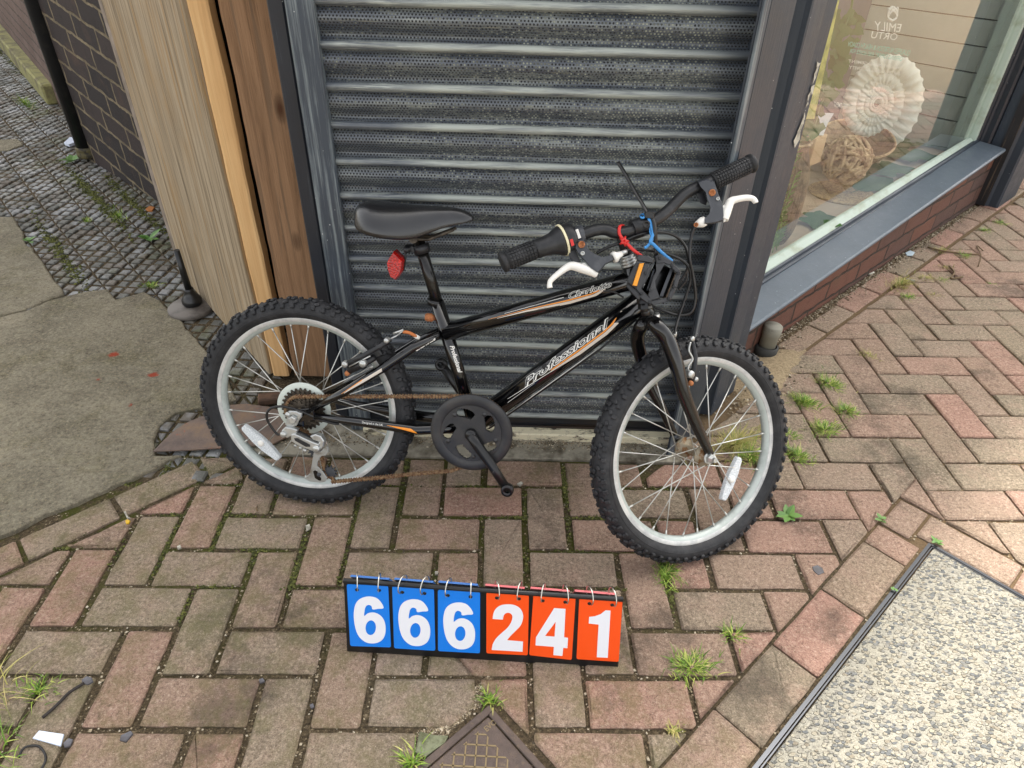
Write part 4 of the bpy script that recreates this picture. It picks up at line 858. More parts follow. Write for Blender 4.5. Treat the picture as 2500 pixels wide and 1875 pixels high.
# lettering wrapped on the tubes
def wrap(body, A, B, r, a0, a1, h0, h1, mat, par, shear=.0, off=.0, lift=.004, flip=False, name='lettering', spacing=1.0):
    """letters run from A toward B between fractions a0..a1; h0..h1 = height across the tube in radii (-1..1)"""
    vs, fs, asp = textbox(body, shear=shear, offset=off, spacing=spacing); ax = (B - A); L = ax.length; ax.normalize(); view = (CAM - (A + B) / 2); view = (view - ax * view.dot(ax)).normalized(); side = view.cross(ax).normalized()
    # refine long triangles
    bmx = bmesh.new(); bv = [bmx.verts.new(v) for v in vs]
    for f in fs:
        try: bmx.faces.new([bv[i] for i in f])
        except ValueError: pass
    for cut in [k / 10 for k in range(1, 10)]: bmesh.ops.bisect_plane(bmx, geom=bmx.verts[:] + bmx.edges[:] + bmx.faces[:], plane_co=(0, cut, 0), plane_no=(0, 1, 0))
    bmx.verts.index_update(); m = MB(); vv = []
    for v in bmx.verts:
        h = h0 + (h1 - h0) * v.co.y; h = max(-.98, min(.98, h)); an = math.asin(h); p = A + ax * (L * (a0 + (a1 - a0) * v.co.x)); vv.append(p + (side * sin(an) * -1 + view * cos(an)) * (r + lift))
    if side.z > 0:
        vv = []
        for v in bmx.verts:
            h = h0 + (h1 - h0) * v.co.y; h = max(-.98, min(.98, h)); an = math.asin(h); p = A + ax * (L * (a0 + (a1 - a0) * v.co.x)); vv.append(p + (side * sin(an) + view * cos(an)) * (r + lift))
    m.add(vv, [[v.index for v in f.verts] for f in bmx.faces]); bmx.free(); return m.build(name, mat, par, recalc=False)
def stripe(A, B, r, pts_lo, pts_hi, mat, par, lift=.003, name='stripe'):
    ax = (B - A); L = ax.length; ax.normalize(); view = (CAM - (A + B) / 2); view = (view - ax * view.dot(ax)).normalized(); side = view.cross(ax).normalized(); side = side if side.z > 0 else -side
    m = MB(); n = len(pts_lo); K = 5; vs = []
    for i in range(n):
        for k in range(K):
            x = pts_lo[i][0] + (pts_hi[i][0] - pts_lo[i][0]) * k / (K - 1); h = pts_lo[i][1] + (pts_hi[i][1] - pts_lo[i][1]) * k / (K - 1); h = max(-.98, min(.98, h)); an = math.asin(h); vs.append(A + ax * L * x + (side * sin(an) + view * cos(an)) * (r + lift))
    m.add(vs, [(i * K + k, i * K + k + 1, (i + 1) * K + k + 1, (i + 1) * K + k) for i in range(n - 1) for k in range(K - 1)]); return m.build(name, mat, par, recalc=False)
def frac(A, B, p): d = B - A; return (p - A).dot(d) / d.dot(d)
ff = lambda x, y: frac(DT0, DT1, bp(x, y, .15)); ft = lambda x, y: frac(TT0, TT1, bp(x, y, .15))
d0, d1 = ff(1277, 938), ff(1482, 770)
wrap('Professional', DT0, DT1, .235, d0, d1, -.14, .56, M_WDEC, frame, shear=.45, off=.05, lift=.004, spacing=.98)
wrap('Professional', DT0, DT1, .235, d0 + .004, d1 - .004, -.08, .50, M_BDEC, frame, shear=.45, off=.0, lift=.008, spacing=.98)
L_ = lambda a: d0 + (d1 - d0) * a
stripe(DT0, DT1, .235, [(L_(.30), -.26), (L_(.6), -.32), (L_(.9), -.3), (L_(1.0), -.18), (L_(1.06), .1)], [(L_(.30), -.18), (L_(.6), -.2), (L_(.9), -.18), (L_(.97), -.08), (L_(1.05), .12)], M_ORANGE, frame)
stripe(DT0, DT1, .235, [(L_(.28), -.34), (L_(.6), -.62), (L_(.9), -.6), (L_(1.04), -.4), (L_(1.13), .3)], [(L_(.28), -.28), (L_(.6), -.36), (L_(.9), -.34), (L_(1.0), -.22), (L_(1.12), .34)], M_CREAM, frame)
stripe(DT0, DT1, .235, [(L_(-.2), -.02), (L_(.0), -.16), (L_(.3), -.34)], [(L_(-.2), .0), (L_(.02), -.12), (L_(.3), -.30)], M_WDEC, frame); stripe(DT0, DT1, .235, [(L_(-.22), -.3), (L_(.1), -.3)], [(L_(-.22), -.27), (L_(.1), -.28)], M_WDEC, frame)
sc = MB(); sc.lathe(bp(1331, 896, .2), BN + Vector((0, -.2, .3)), [(0, .012), (.06, .01), (.075, -.01)], 9); sc.build('scuff', simple('scuffed_patch', srgb(42, 42, 44), .9), frame)
t0, t1 = ft(1384, 712), ft(1490, 680)
wrap('Charlotte', TT0, TT1, .195, t0, t1, -.12, .52, M_WDEC, frame, shear=.45, off=.05, lift=.004, spacing=.98); wrap('Charlotte', TT0, TT1, .195, t0 + .003, t1 - .003, -.06, .46, M_BDEC, frame, shear=.45, off=.0, lift=.008, spacing=.98)
T_ = lambda a: t0 + (t1 - t0) * a
stripe(TT0, TT1, .195, [(T_(-1.9), .1), (T_(-1), .0), (T_(0), -.3), (T_(.5), -.3), (T_(.72), -.16)], [(T_(-1.9), .12), (T_(-1), .06), (T_(0), -.16), (T_(.5), -.18), (T_(.7), -.06)], M_ORANGE, frame); stripe(TT0, TT1, .195, [(T_(-1.7), -.05), (T_(-1), -.2), (T_(0), -.62), (T_(.6), -.56), (T_(.85), -.2)], [(T_(-1.7), -.02), (T_(-1), -.06), (T_(0), -.34), (T_(.55), -.34), (T_(.8), -.1)], M_CREAM, frame)
stripe(TT0, TT1, .195, [(T_(-1.5), .24), (T_(-.1), .16)], [(T_(-1.5), .27), (T_(-.1), .22)], M_WDEC, frame)
sA, sB = F(1.9, 1.2, .38), F(3.04, 1.95, .1)
wrap('Charlotte', sA, sB, .1, frac(sA, sB, bp(1012, 852, .3)), frac(sA, sB, bp(1062, 824, .2)), -.6, .3, M_WDEC, frame, shear=.4, off=.03)
cA, cB = F(1.2, -.1, .42), F(2.6, -.2, .36)
wrap('Designed in the UK', cA, cB, .118, frac(cA, cB, bp(885, 1028, .5)), frac(cA, cB, bp(935, 1035, .5)), -.3, .15, M_WDEC, frame, lift=.006)
cC = F(3.2, -.16, .26); stripe(cA, cB, .122, [(frac(cA, cB, bp(946, 1034, .45)), .0), (frac(cA, cB, bp(1014, 1045, .45)), -.62), (frac(cA, cB, bp(1022, 1045, .4)), -.62)], [(frac(cA, cB, bp(946, 1034, .45)), .04), (frac(cA, cB, bp(985, 1033, .45)), .04), (frac(cA, cB, bp(1006, 1034, .4)), .0)], M_ORANGE, frame, lift=.01)
stripe(F(1.0, .56, .46), F(1.9, 1.2, .38), .098, [(.05, -.2), (.5, -.4), (.95, -.5)], [(.05, -.1), (.5, .2), (.98, .1)], M_CREAM, frame, lift=.005); stripe(F(1.0, .56, .46), F(1.9, 1.2, .38), .098, [(.0, .0), (.5, .1)], [(.0, .06), (.55, .28)], M_ORANGE, frame, lift=.009)
uA, uB = ST1, F(3.8, .05); wrap('Professional', uA, uB, .145, frac(uA, uB, bp(1098, 843, .1)), frac(uA, uB, bp(1122, 910, .1)), -.2, .45, M_WDEC, frame, shear=.4, off=.03)
# ---------------------------------------------------------------- saddle and post
sp_ = MB(); sp_.tube([ST1 - (ST1 - BB).normalized() * .2, F(2.56, 3.86)], .122, 20); post = sp_.build('seat_post', simple('scratched_seat_post', srgb(18, 17, 16), .22, dirt=(50, srgb(104, 86, 50), .64, .72)), bike)
m = MB(); pq = (ST1 - BB).normalized(); q = F(2.62, 3.70); m.tube([q - pq * .09, q + pq * .09], .175, 24); m.box(q + E1 * -.22 + BN * .02, E1 * .1, pq * .075, BN * .09, ch=.02); m.lathe(q + E1 * -.24 + BN * .1, BN, [(0, 0), (.05, 0), (.05, .04), (0, .04)], 6); clampb = m.build('reflector_bracket', M_PLAS, post)
SD0 = F(2.6, 4.0)
# saddle shell: (a, top, skirt edge, half width) along its length
sec = [(1.27, 4.36, 4.28, .05), (1.30, 4.46, 4.18, .26), (1.42, 4.56, 4.08, .50), (1.62, 4.60, 4.02, .66), (1.85, 4.59, 3.98, .70), (2.1, 4.58, 3.95, .66), (2.35, 4.57, 3.94, .56), (2.6, 4.57, 3.98, .45), (2.85, 4.57, 4.08, .35), (3.1, 4.57, 4.18, .28), (3.35, 4.56, 4.25, .22), (3.55, 4.50, 4.30, .17), (3.67, 4.42, 4.34, .08)]
q1 = smoothline([Vector(s_[:3]) for s_ in sec], 3); q2 = smoothline([Vector((s_[0], s_[3], 0)) for s_ in sec], 3)
m = MB(); vs = []; ringp = [(0, 1.0), (.3, .98), (.52, .93), (.70, .83), (.82, .69), (.91, .52), (.97, .34), (1.0, .15), (.99, .03), (.94, .0), (.8, .06), (.4, .16)]
ringp = ringp + [(0, .18)] + [(-x, y) for x, y in ringp[:0:-1]]; K = len(ringp)
for p_, w_ in zip(q1, q2):
    for (x, y) in ringp: vs.append(F(p_.x, p_.z + (p_.y - p_.z) * y, w_.y * x))
m.add(vs, [(i * K + k, i * K + (k + 1) % K, (i + 1) * K + (k + 1) % K, (i + 1) * K + k) for i in range(len(q1) - 1) for k in range(K)], True); m.f.append(list(range(K))); m.sm.append(True); m.mi.append(0); m.f.append([(len(q1) - 1) * K + k for k in range(K)]); m.sm.append(True); m.mi.append(0)
sad = m.build('saddle', simple('black_vinyl', srgb(20, 20, 23), .27, 0, .8, dirt=(14, srgb(34, 34, 37), .45, .7), bump=(500, .0002)), bike)
m = MB()
for sd in (.2, -.2): m.tube([F(1.8, 4.05, sd), F(2.2, 3.93, sd), F(2.8, 3.93, sd), F(3.3, 4.15, sd * .6)], .035, 8)
m.tube([F(2.5, 3.93, -.24), F(2.5, 3.93, .24)], .09, 14); m.build('rails', M_COG, sad)
# rear reflector: slanted red block
m = MB(); pts = [(962, 612), (985, 634), (984, 648), (981, 664), (967, 683), (955, 676), (948, 655), (946, 640), (950, 630)]
vs2 = [bp(x, y, .25) for x, y in pts]; c0 = sum(vs2, Vector()) / len(vs2); bk = -E1 * .0 + BN * -.22
top = [c0 + (p - c0) * .9 + BN * .09 for p in vs2]; n_ = len(vs2)
m.add([p + bk for p in vs2] + vs2 + top, [(i, (i + 1) % n_, n_ + (i + 1) % n_, n_ + i) for i in range(n_)] + [(n_ + i, n_ + (i + 1) % n_, 2 * n_ + (i + 1) % n_, 2 * n_ + i) for i in range(n_)] + [tuple(2 * n_ + i for i in range(n_)), tuple(range(n_))[::-1]]); rrf = m.build('rear_reflector', M_RED, post)
m = MB(); m.tube([bp(988, 612, .15), bp(990, 630, .12), bp(985, 660, .1)], .045, 8, flat=.5); m.tube([bp(1000, 609, .12), bp(986, 610, .14)], .07, 10); m.build('reflector_arm', M_PLAS, post)
# ---------------------------------------------------------------- drivetrain
CRC = F(3.83, -.12, .0)
m = MB(); cc = F(3.83, -.12, .45)
m.lathe(cc, BN, [(.80, -.02), (.885, -.03), (.90, .0), (.89, .035), (.84, .055), (.68, .055), (.65, .03), (.65, -.02)], 96, closed=True)
# spider plate with five comma-shaped windows: built as arms between hub and rim
m2 = MB()
def spider(z0, z1):
    K = 200; rows = []
    # polar grid, drop cells inside windows
    nr, na = 26, 180
    def inside(r, a):
        for k in range(5):
            c_ = 2 * pi * k / 5 + .5; d = (a - c_ - (r - .42) * 1.4 + pi) % (2 * pi) - pi
            w0 = .38 * (1 - ((r - .48) / .15) ** 2)
            if abs(r - .48) < .15 and abs(d) < max(w0, 0): return True
        return False
    cells = {}
    for i in range(nr):
        for j in range(na):
            r0 = .12 + (.66 - .12) * i / nr; a = 2 * pi * (j + .5) / na
            if not inside(r0 + .01, a): cells[(i, j)] = 1
    idx = {}; vs = []
    def vid(i, j, z):
        j %= na; key = (i, j, z)
        if key not in idx:
            r = .12 + (.66 - .12) * i / nr; a = 2 * pi * j / na; idx[key] = len(vs); vs.append(cc + (E1 * cos(a) + E2 * sin(a)) * r + BN * (z1 if z else z0))
        return idx[key]
    fs = []
    for (i, j) in cells:
        for z in (0, 1): f = [vid(i, j, z), vid(i + 1, j, z), vid(i + 1, j + 1, z), vid(i, j + 1, z)]; fs.append(f)
        for (di_, dj, e) in ((1, 0, ((i + 1, j), (i + 1, j + 1))), (-1, 0, ((i, j), (i, j + 1))), (0, 1, ((i, j + 1), (i + 1, j + 1))), (0, -1, ((i, j), (i + 1, j)))):
            if (i + di_, (j + dj) % na) not in cells: (a_, b_), (c_, d_) = e; fs.append([vid(a_, b_, 0), vid(c_, d_, 0), vid(c_, d_, 1), vid(a_, b_, 1)])
    m.add(vs, fs)
spider(-.01, .045)
for k in range(5):
    a = 2 * pi * k / 5 + 1.05; m.lathe(cc + (E1 * cos(a) + E2 * sin(a)) * .55, BN, [(0, .075), (.04, .07), (.055, .045)], 14)
gd = m.build('chain_guard', simple('worn_black_plastic', srgb(38, 39, 42), .45, dirt=(16, srgb(60, 58, 56), .45, .7)), bike)
m = MB(); n_t = 36; vs = []
for k in range(n_t * 4):
    a = 2 * pi * k / (n_t * 4); r = .80 if k % 4 in (0, 3) else .85; 
    for z in (-.06, -.035): vs.append(cc + (E1 * cos(a) + E2 * sin(a)) * r + BN * z)
K4 = n_t * 4; m.add(vs, [(2 * k, 2 * ((k + 1) % K4), 2 * ((k + 1) % K4) + 1, 2 * k + 1) for k in range(K4)])
for z in (0, 1):
    ins = [cc + (E1 * cos(2 * pi * k / K4) + E2 * sin(2 * pi * k / K4)) * .68 + BN * (-.06, -.035)[z] for k in range(K4)]; b0 = len(m.v); m.v += ins
    for k in range(K4): m.f.append([2 * k + z, 2 * ((k + 1) % K4) + z, b0 + (k + 1) % K4, b0 + k]); m.sm.append(False); m.mi.append(0)
m.build('chainring', M_COG, gd)
def crank(o0, o1, end, name):
    m = MB(); c = F(3.83, -.12, o0); e = F(end[0], end[1], o1); d = (e - c).normalized(); k1 = c.lerp(e, .18)
    m.lathe(c, BN * (1 if o0 > 0 else -1), [(0, .12), (.1, .12), (.13, .08), (.13, -.1), (0, -.1)], 24)
    m.tube([c + BN * .04, k1 + BN * .05 * (1 if o0 > 0 else -1), c.lerp(e, .6), e], [.13, .12, .105, .1], 16, flat=.8, up=BN)
    m.lathe(e, BN, [(.06, -.09), (.13, -.09), (.145, 0), (.13, .09), (.06, .09)], 24, closed=True)
    return m.build(name, M_BLACKS, bike, recalc=False)
crank(.5, .74, (4.70, -1.27), 'crank_arm'); crank(-.5, -.66, (2.93, 1.0), 'crank_arm')
# cassette: stacked sprockets
cas = MB()
def cog(mb, c, N_, u, v, r, nt, z0, z1, ph=0):
    K4 = nt * 4; vs = []
    for k in range(K4):
        a = 2 * pi * k / K4 + ph; rr_ = r - .035 if k % 4 in (0, 3) else r + .02
        for z in (z0, z1): vs.append(c + (u * cos(a) + v * sin(a)) * rr_ + N_ * z)
    b = len(mb.v); mb.add(vs, [(2 * k, 2 * ((k + 1) % K4), 2 * ((k + 1) % K4) + 1, 2 * k + 1) for k in range(K4)])
    mb.f.append([b + 2 * k + 1 for k in range(K4)]); mb.sm.append(False); mb.mi.append(0); mb.f.append([b + 2 * k for k in range(K4)][::-1]); mb.sm.append(False); mb.mi.append(0)
for k, (r, nt) in enumerate(((.485, 28), (.43, 24), (.38, 22), (.34, 20), (.30, 18), (.26, 14))): cog(cas, BO, BN, E1, E2, r, nt, .24 + k * .04, .258 + k * .04, k * .1)
cas.build('sprockets', M_COG, rw)
m = MB(); K4 = 120; m.lathe(BO, BN, [(.2, .215), (.60, .205), (.62, .205), (.62, .215), (.60, .225), (.2, .225)], 64, closed=True); m.build('spoke_protector', M_MILK, rw)
# chain: link plates along the path
def chain(path, name='chain'):
    pts = []; L = 0
    P_ = path; seg = .0635 * 2 / 2; m = MB(); i = 0; cur = P_[0]; tgt = 1; out = [cur.copy()]
    while tgt < len(P_):
        d = P_[tgt] - cur
        if d.length < seg: tgt += 1; continue
        cur = cur + d.normalized() * seg; out.append(cur.copy())
    for k in range(len(out) - 1):
        a, b = out[k], out[k + 1]; d = (b - a); up = d.cross(BN).normalized(); w_ = .04 if k % 2 else .024
        for sd in (1, -1): m.tube([a - d * .28 + BN * w_ * sd, a + BN * w_ * sd, (a + b) / 2 + BN * w_ * sd, b + BN * w_ * sd, b + d * .28 + BN * w_ * sd], [.02, .046, .022, .046, .02], 8, flat=.22, up=BN, smooth=False)
        m.tube([a - BN * .05, a + BN * .05], .018, 6)
    return m.build(name, M_RUST, bike, recalc=False)
ang = lambda c, r, a: c + (E1 * cos(a) + E2 * sin(a)) * r
cR = F(3.83, -.12, .405); cg = F(0, 0, .36); JL = bp(806, 1152, .40); JU = bp(768, 1098, .42)
up_a = bp(745, 984, .36)
path = [ang(cg, .36, radians(200 - 10 * k)) for k in range(0, 11)] + [ang(cR, .835, radians(100 - 8 * k)) for k in range(0, 26)]
lowp = [bp(1100, 1150, .405), bp(1000, 1158, .405), bp(930, 1166, .405), bp(860, 1172, .405), bp(812, 1176, .405), ang(JL, .13, radians(-60)), ang(JL, .15, radians(-120)), ang(JL, .15, radians(170)), ang(JU, .15, radians(-20)), ang(JU, .15, radians(40)), ang(JU, .15, radians(100)), bp(748, 1052, .38), bp(730, 1046, .37), ang(cg, .36, radians(215))]
chain(path + lowp)
# rear derailleur
dr = bpy.data.objects.new('rear_derailleur', None); COL.objects.link(dr); dr.parent = bike; dr.location = BO * U - bike.location
m = MB()
def plate(pix, o0, o1, ch=.02): 
    pts = [bp(x, y, o1) for x, y in pix]; loc = [((p - BO).dot(E1), (p - BO).dot(E2)) for p in pts]; m.prism(loc, o0, o1, ch=ch, P=lambda a, b, z: F(a, b, z))
c6_ = lambda x, y: (600 + x / 4.916, 850 + y / 4.916)
plate([c6_(*p) for p in ((480, 790), (520, 755), (600, 760), (670, 790), (670, 830), (630, 880), (610, 930), (570, 950), (545, 970), (500, 950), (470, 920), (490, 860))], .6, .66)
m.lathe(bp(*c6_(575, 850), .66), BN, [(0, .1), (.07, .1), (.09, .08), (.09, .0), (.12, 0)], 6, smooth=False); m.lathe(bp(*c6_(505, 795), .66), BN, [(0, .05), (.05, .05), (.06, 0)], 12)
plate([c6_(*p) for p in ((430, 990), (470, 950), (540, 960), (620, 985), (600, 1040), (540, 1060), (500, 1080), (440, 1060))], .62, .74)
m.lathe(bp(*c6_(455, 1030), .74), BN, [(0, .06), (.05, .06), (.07, .04), (.07, 0)], 14)
m.build('mounting_knuckle', M_ZINC, dr)
m = MB(); plate([c6_(*p) for p in ((540, 1040), (580, 1030), (800, 1130), (880, 1160), (860, 1250), (780, 1230), (640, 1180), (540, 1120))], .66, .78); m.build('parallelogram', M_ZINC, dr)
m = MB(); plate([c6_(*p) for p in ((580, 1082), (620, 1082), (770, 1160), (770, 1185), (720, 1185), (590, 1110))], .781, .79, ch=.0); m.build('dark_badge', M_PLAS, dr)
m = MB(); m.tube([bp(*c6_(600, 1005), .62), bp(*c6_(760, 1080), .62)], .06, 12); 
for k in range(12): m.lathe(bp(*c6_(600 + 160 * k / 11, 1005 + 75 * k / 11), .62), bp(*c6_(760, 1080), .62) - bp(*c6_(600, 1005), .62), [(.055, -.008), (.075, 0), (.055, .008)], 12)
m.build('spring', M_PLAS, dr)
m = MB(); plate([c6_(*p) for p in ((770, 1060), (830, 1035), (900, 1060), (940, 1120), (930, 1190), (900, 1230), (850, 1250), (820, 1190), (880, 1130), (800, 1100))], .6, .74)
m.lathe(bp(*c6_(850, 1205), .74), BN, [(0, .06), (.06, .06), (.09, .04), (.09, 0)], 14); m.lathe(bp(*c6_(605, 1165), .7), BN, [(0, .06), (.035, .06), (.035, 0)], 10); m.lathe(bp(*c6_(665, 1190), .7), BN, [(0, .06), (.035, .06), (.035, 0)], 10); m.lathe(bp(*c6_(715, 1220), .7), BN, [(0, .06), (.045, .06), (.045, 0)], 10)
m.build('lower_knuckle', M_ZINC, dr)
m = MB(); plate([c6_(*p) for p in ((900, 1240), (960, 1180), (985, 1190), (990, 1250), (960, 1290), (905, 1300), (862, 1370), (858, 1420), (920, 1480), (975, 1560), (950, 1605), (890, 1615), (760, 1600), (700, 1560), (765, 1510), (790, 1400), (815, 1250))], .50, .53, ch=.01)
m.build('cage', simple('cage_plate', srgb(168, 170, 168), .4, .6, dirt=(30, srgb(120, 112, 100), .5, .7)), dr)
m = MB(); plate([c6_(*p) for p in ((808, 1480), (830, 1465), (862, 1480), (870, 1520), (905, 1560), (905, 1590), (880, 1590), (830, 1560))], .531, .534, ch=0); m.build('cage_window', M_BDEC, dr)
m = MB(); m.lathe(bp(*c6_(880, 1515), .53), BN, [(0, .04), (.04, .04), (.05, 0)], 12)
for J in (JL, JU): cog(m, J, BN, E1, E2, .15, 11, -.02, .03)
m.build('jockey_wheels', M_PLASG, dr)
m = MB(); m.tube(smoothline([bp(*c6_(x, y), o) for x, y, o in ((405, 1040, .7), (370, 1025, .7), (310, 950, .72), (258, 860, .74), (255, 780, .74), (300, 722, .72), (400, 700, .68), (500, 710, .62), (620, 740, .58), (760, 800, .54), (900, 860, .52), (1060, 905, .5), (1120, 910, .48))], 5), .028, 10); m.build('gear_cable', M_CABLE, dr)
m = MB(); m.lathe(bp(717, 1023, .55), BN, [(0, .14), (.06, .14), (.1, .1), (.1, 0)], 6, smooth=False); m.build('axle_nut', M_ZINC, rw)
# rear brake (arms and pads)
rb_ = bpy.data.objects.new('rear_brake', None); COL.objects.link(rb_); rb_.parent = bike; rb_.location = BO * U - bike.location
k2 = lambda x, y: (450 + x / 2.86, 680 + y / 2.86)
m = MB(); m.tube([bp(*k2(1130, 600), .5), bp(*k2(1250, 540), .5), bp(*k2(1400, 455), .45), bp(*k2(1440, 425), .42)], [.07, .06, .05, .045], 10); m.tube([bp(*k2(1150, 640), .46), bp(*k2(1260, 590), .46), bp(*k2(1330, 550), .4)], [.09, .08, .07], 10); m.box(bp(*k2(1290, 555), .3), (F(1, .62) - F(0, 0)).normalized() * .33, (F(-.62, 1) - F(0, 0)).normalized() * .07, BN * .08, ch=.02); m.build('brake_arm', M_PLAS, rb_)
for (x, y, r_) in ((1255, 585, .085), (1130, 590, .07), (1420, 425, .06)): m = MB(); m.lathe(bp(*k2(x, y), .48), BN, [(0, .14), (r_ * .7, .14), (r_, .1), (r_, 0)], 12); m.build('brake_bolt', M_ZINC, rb_)
m = MB(); m.tube([bp(*k2(1400, 440), .42), bp(*k2(1480, 400), .4), bp(*k2(1530, 360), .35)], .03, 8, flat=.4); m.build('link_wire', M_ZINC, rb_); m = MB(); m.tube([bp(*k2(1460, 385), .38), bp(*k2(1500, 370), .38), bp(*k2(1530, 356), .36)], .025, 8); m.build('cable_clamp', M_ZINC, rb_); m = MB(); m.tube([bp(*k2(1150, 615), .55), bp(*k2(1300, 540), .52)], .018, 6); m.build('spring_wire', M_ZINC, rb_)
m = MB(); m.tube(smoothline([bp(*k2(1525, 372), .34), bp(*k2(1570, 378), .3), bp(*k2(1620, 405), .24)], 4), .035, 8); m.build('cable_boot', simple('orange_rubber', srgb(190, 112, 58), .5), rb_)
m = MB(); m.tube([bp(*k2(1610, 400), .24), bp(*k2(1640, 416), .2)], .045, 10); m.build('cable_stop', M_WHITE, rb_)
m = MB(); q = bp(*k2(1140, 660), .5); m.lathe(q, BN, [(0, .06), (.05, .06), (.06, 0)], 10); m.build('pivot_bolt', M_RUSTB, rb_)
# ---------------------------------------------------------------- fork
fk = MB(); sax = (HT1 - HT0).normalized(); crown = HT0 - sax * .12
N1 = [(1598, 791, .30), (1628, 827, .42), (1649, 881, .50), (1670, 962, .52), (1704, 1046, .5), (1733, 1108, .48)]; N2 = [(1569, 791, -.12), (1556, 822, -.38), (1562, 862, -.5), (1586, 936, -.52), (1611, 987, -.5), (1645, 1060, -.5)]
for pts, rs in ((N1, [.15, .155, .15, .135, .115, .09]), (N2, [.14, .15, .14, .12, .1, .08])):
    P3 = [crown + sax * .02] + [fp(x, y, o) for x, y, o in pts]; q = smoothline(P3, 5); R_ = []
    rr_ = [.14] + rs
    for i in range(len(q)): f = i / 5; k = min(int(f), len(rr_) - 2); R_.append(rr_[k] + (rr_[k + 1] - rr_[k]) * (f - k))
    fk.tube(q, R_, 20)
fk.tube([HT0 + sax * .0, crown - sax * .12], [.15, .13], 20)
for o_ in (.5, -.5): fk.box(FC + FN * o_ + fv * .06, fu * .09, fv * .14, FN * .025, ch=.015)
fork = fk.build('fork', simple('chipped_black_paint', srgb(13, 12, 13), .16, 0, .6, dirt=(42, srgb(120, 108, 100), .69, .71)), bike, recalc=False)
m = MB(); m.lathe(FC + FN * .5, FN, [(.14, .0), (.14, .03), (.11, .035), (.1, .1), (.055, .16), (.055, .22), (0, .22)], 6, smooth=False); m.lathe(FC + FN * .5, FN, [(0, .035), (.13, .03), (.13, 0)], 20); m.build('axle_nut', M_ZINC, fw)
# front brake
f5 = lambda x, y: (1400 + x / 2.37, 700 + y / 2.37)
fb = bpy.data.objects.new('front_brake', None); COL.objects.link(fb); fb.parent = bike; fb.location = FC * U - bike.location
m = MB(); m.tube([fp(*f5(672, 570), .36), fp(*f5(700, 470), .38), fp(*f5(705, 400), .36), fp(*f5(690, 330), .3), fp(*f5(684, 305), .28)], [.08, .06, .05, .05, .04], 10, flat=.6); m.box(fp(*f5(665, 520), .26), fu * .1, fv * .16, FN * .09, ch=.03); m.build('brake_arm', M_PLAS, fb)
for (x, y, r_, h_) in ((650, 500, .08, .2), (684, 300, .05, .05), (705, 535, .05, .05)): m = MB(); m.lathe(fp(*f5(x, y), .36), FN, [(0, h_), (r_ * .9, h_), (r_, h_ * .8), (r_, 0)], 12); m.build('brake_bolt', M_ZINC, fb)
m = MB(); m.tube(smoothline([fp(*f5(678, 320), .4), fp(*f5(668, 370), .42), fp(*f5(690, 420), .42), fp(*f5(662, 470), .42), fp(*f5(690, 530), .42)], 4), .02, 8); m.build('spring_wire', M_ZINC, fb)
m = MB(); m.lathe(fp(*f5(677, 558), .42), FN, [(0, .04), (.05, .04), (.06, 0)], 10); m.build('pivot_bolt', M_RUSTB, fb)

# ---------------------------------------------------------------- bars, stem, levers (turned flat to the wall)
GA = CAM + ray(1225, 645) * 12.6; GB = CAM + ray(1841, 398) * 13.3
dA = 12.6; dB = 13.3
def hp(px, py, dd=0.0):
    """point at the bar's depth, which changes along its length; dd = extra distance from the camera"""
    f = (px - 1225) / (1841 - 1225); return CAM + ray(px, py) * (dA + (dB - dA) * f + dd)
b4 = lambda x, y: (1200 + x / 3.16, 350 + y / 3.16)
bars = bpy.data.objects.new('handlebar', None); COL.objects.link(bars); bars.parent = bike; bars.location = hp(1570, 545) * U - bike.location
m = MB(); bar = [(470, 760), (560, 720), (700, 700), (800, 670), (880, 665), (960, 690), (1050, 680), (1120, 655), (1190, 635), (1250, 600), (1330, 545), (1400, 480), (1480, 400), (1560, 350), (1640, 315), (1720, 280)]
P3 = smoothline([hp(*b4(x, y), .0) for x, y in bar], 5); m.tube(P3, .112, 20); m.build('bar_tube', M_PLAS, bars)
M_GRIP = NT('grip_rubber'); p = M_GRIP.sep(); c = M_GRIP.mix(M_GRIP.th(M_GRIP.noise(30, 4, .6), .5, .7), srgb(30, 31, 33), srgb(50, 50, 52)); M_GRIP = M_GRIP.fin(c, .6)
def grip(A, B, r, name='grip', rows=14, cols=16, a0=0.0):
    m = MB(); d = (B - A); L = d.length; d.normalize(); u = d.cross(Vector((0, 0, 1))).normalized(); v = d.cross(u); m.tube([A, B], r, 24); m.lathe(A, d, [(0, -.02), (r * 1.12, -.02), (r * 1.2, .0), (r * 1.2, .05), (r, .08)], 28)
    for i in range(rows):
        for k in range(cols):
            a = 2 * pi * k / cols; t_ = .12 + (L - .16) * (i + .5) / rows; o_ = u * cos(a) + v * sin(a); tg = -u * sin(a) + v * cos(a)
            m.box(A + d * t_ + o_ * (r + .006), d * ((L - .16) / rows * .38), tg * (pi * r / cols * .72), o_ * .014, ch=.004)
    return m.build(name, M_GRIP, bars, recalc=False)
grip(hp(*b4(85, 918)), hp(*b4(340, 815)), .165, rows=9); grip(hp(*b4(2010, 152)), hp(*b4(1700, 298)), .155, rows=13)
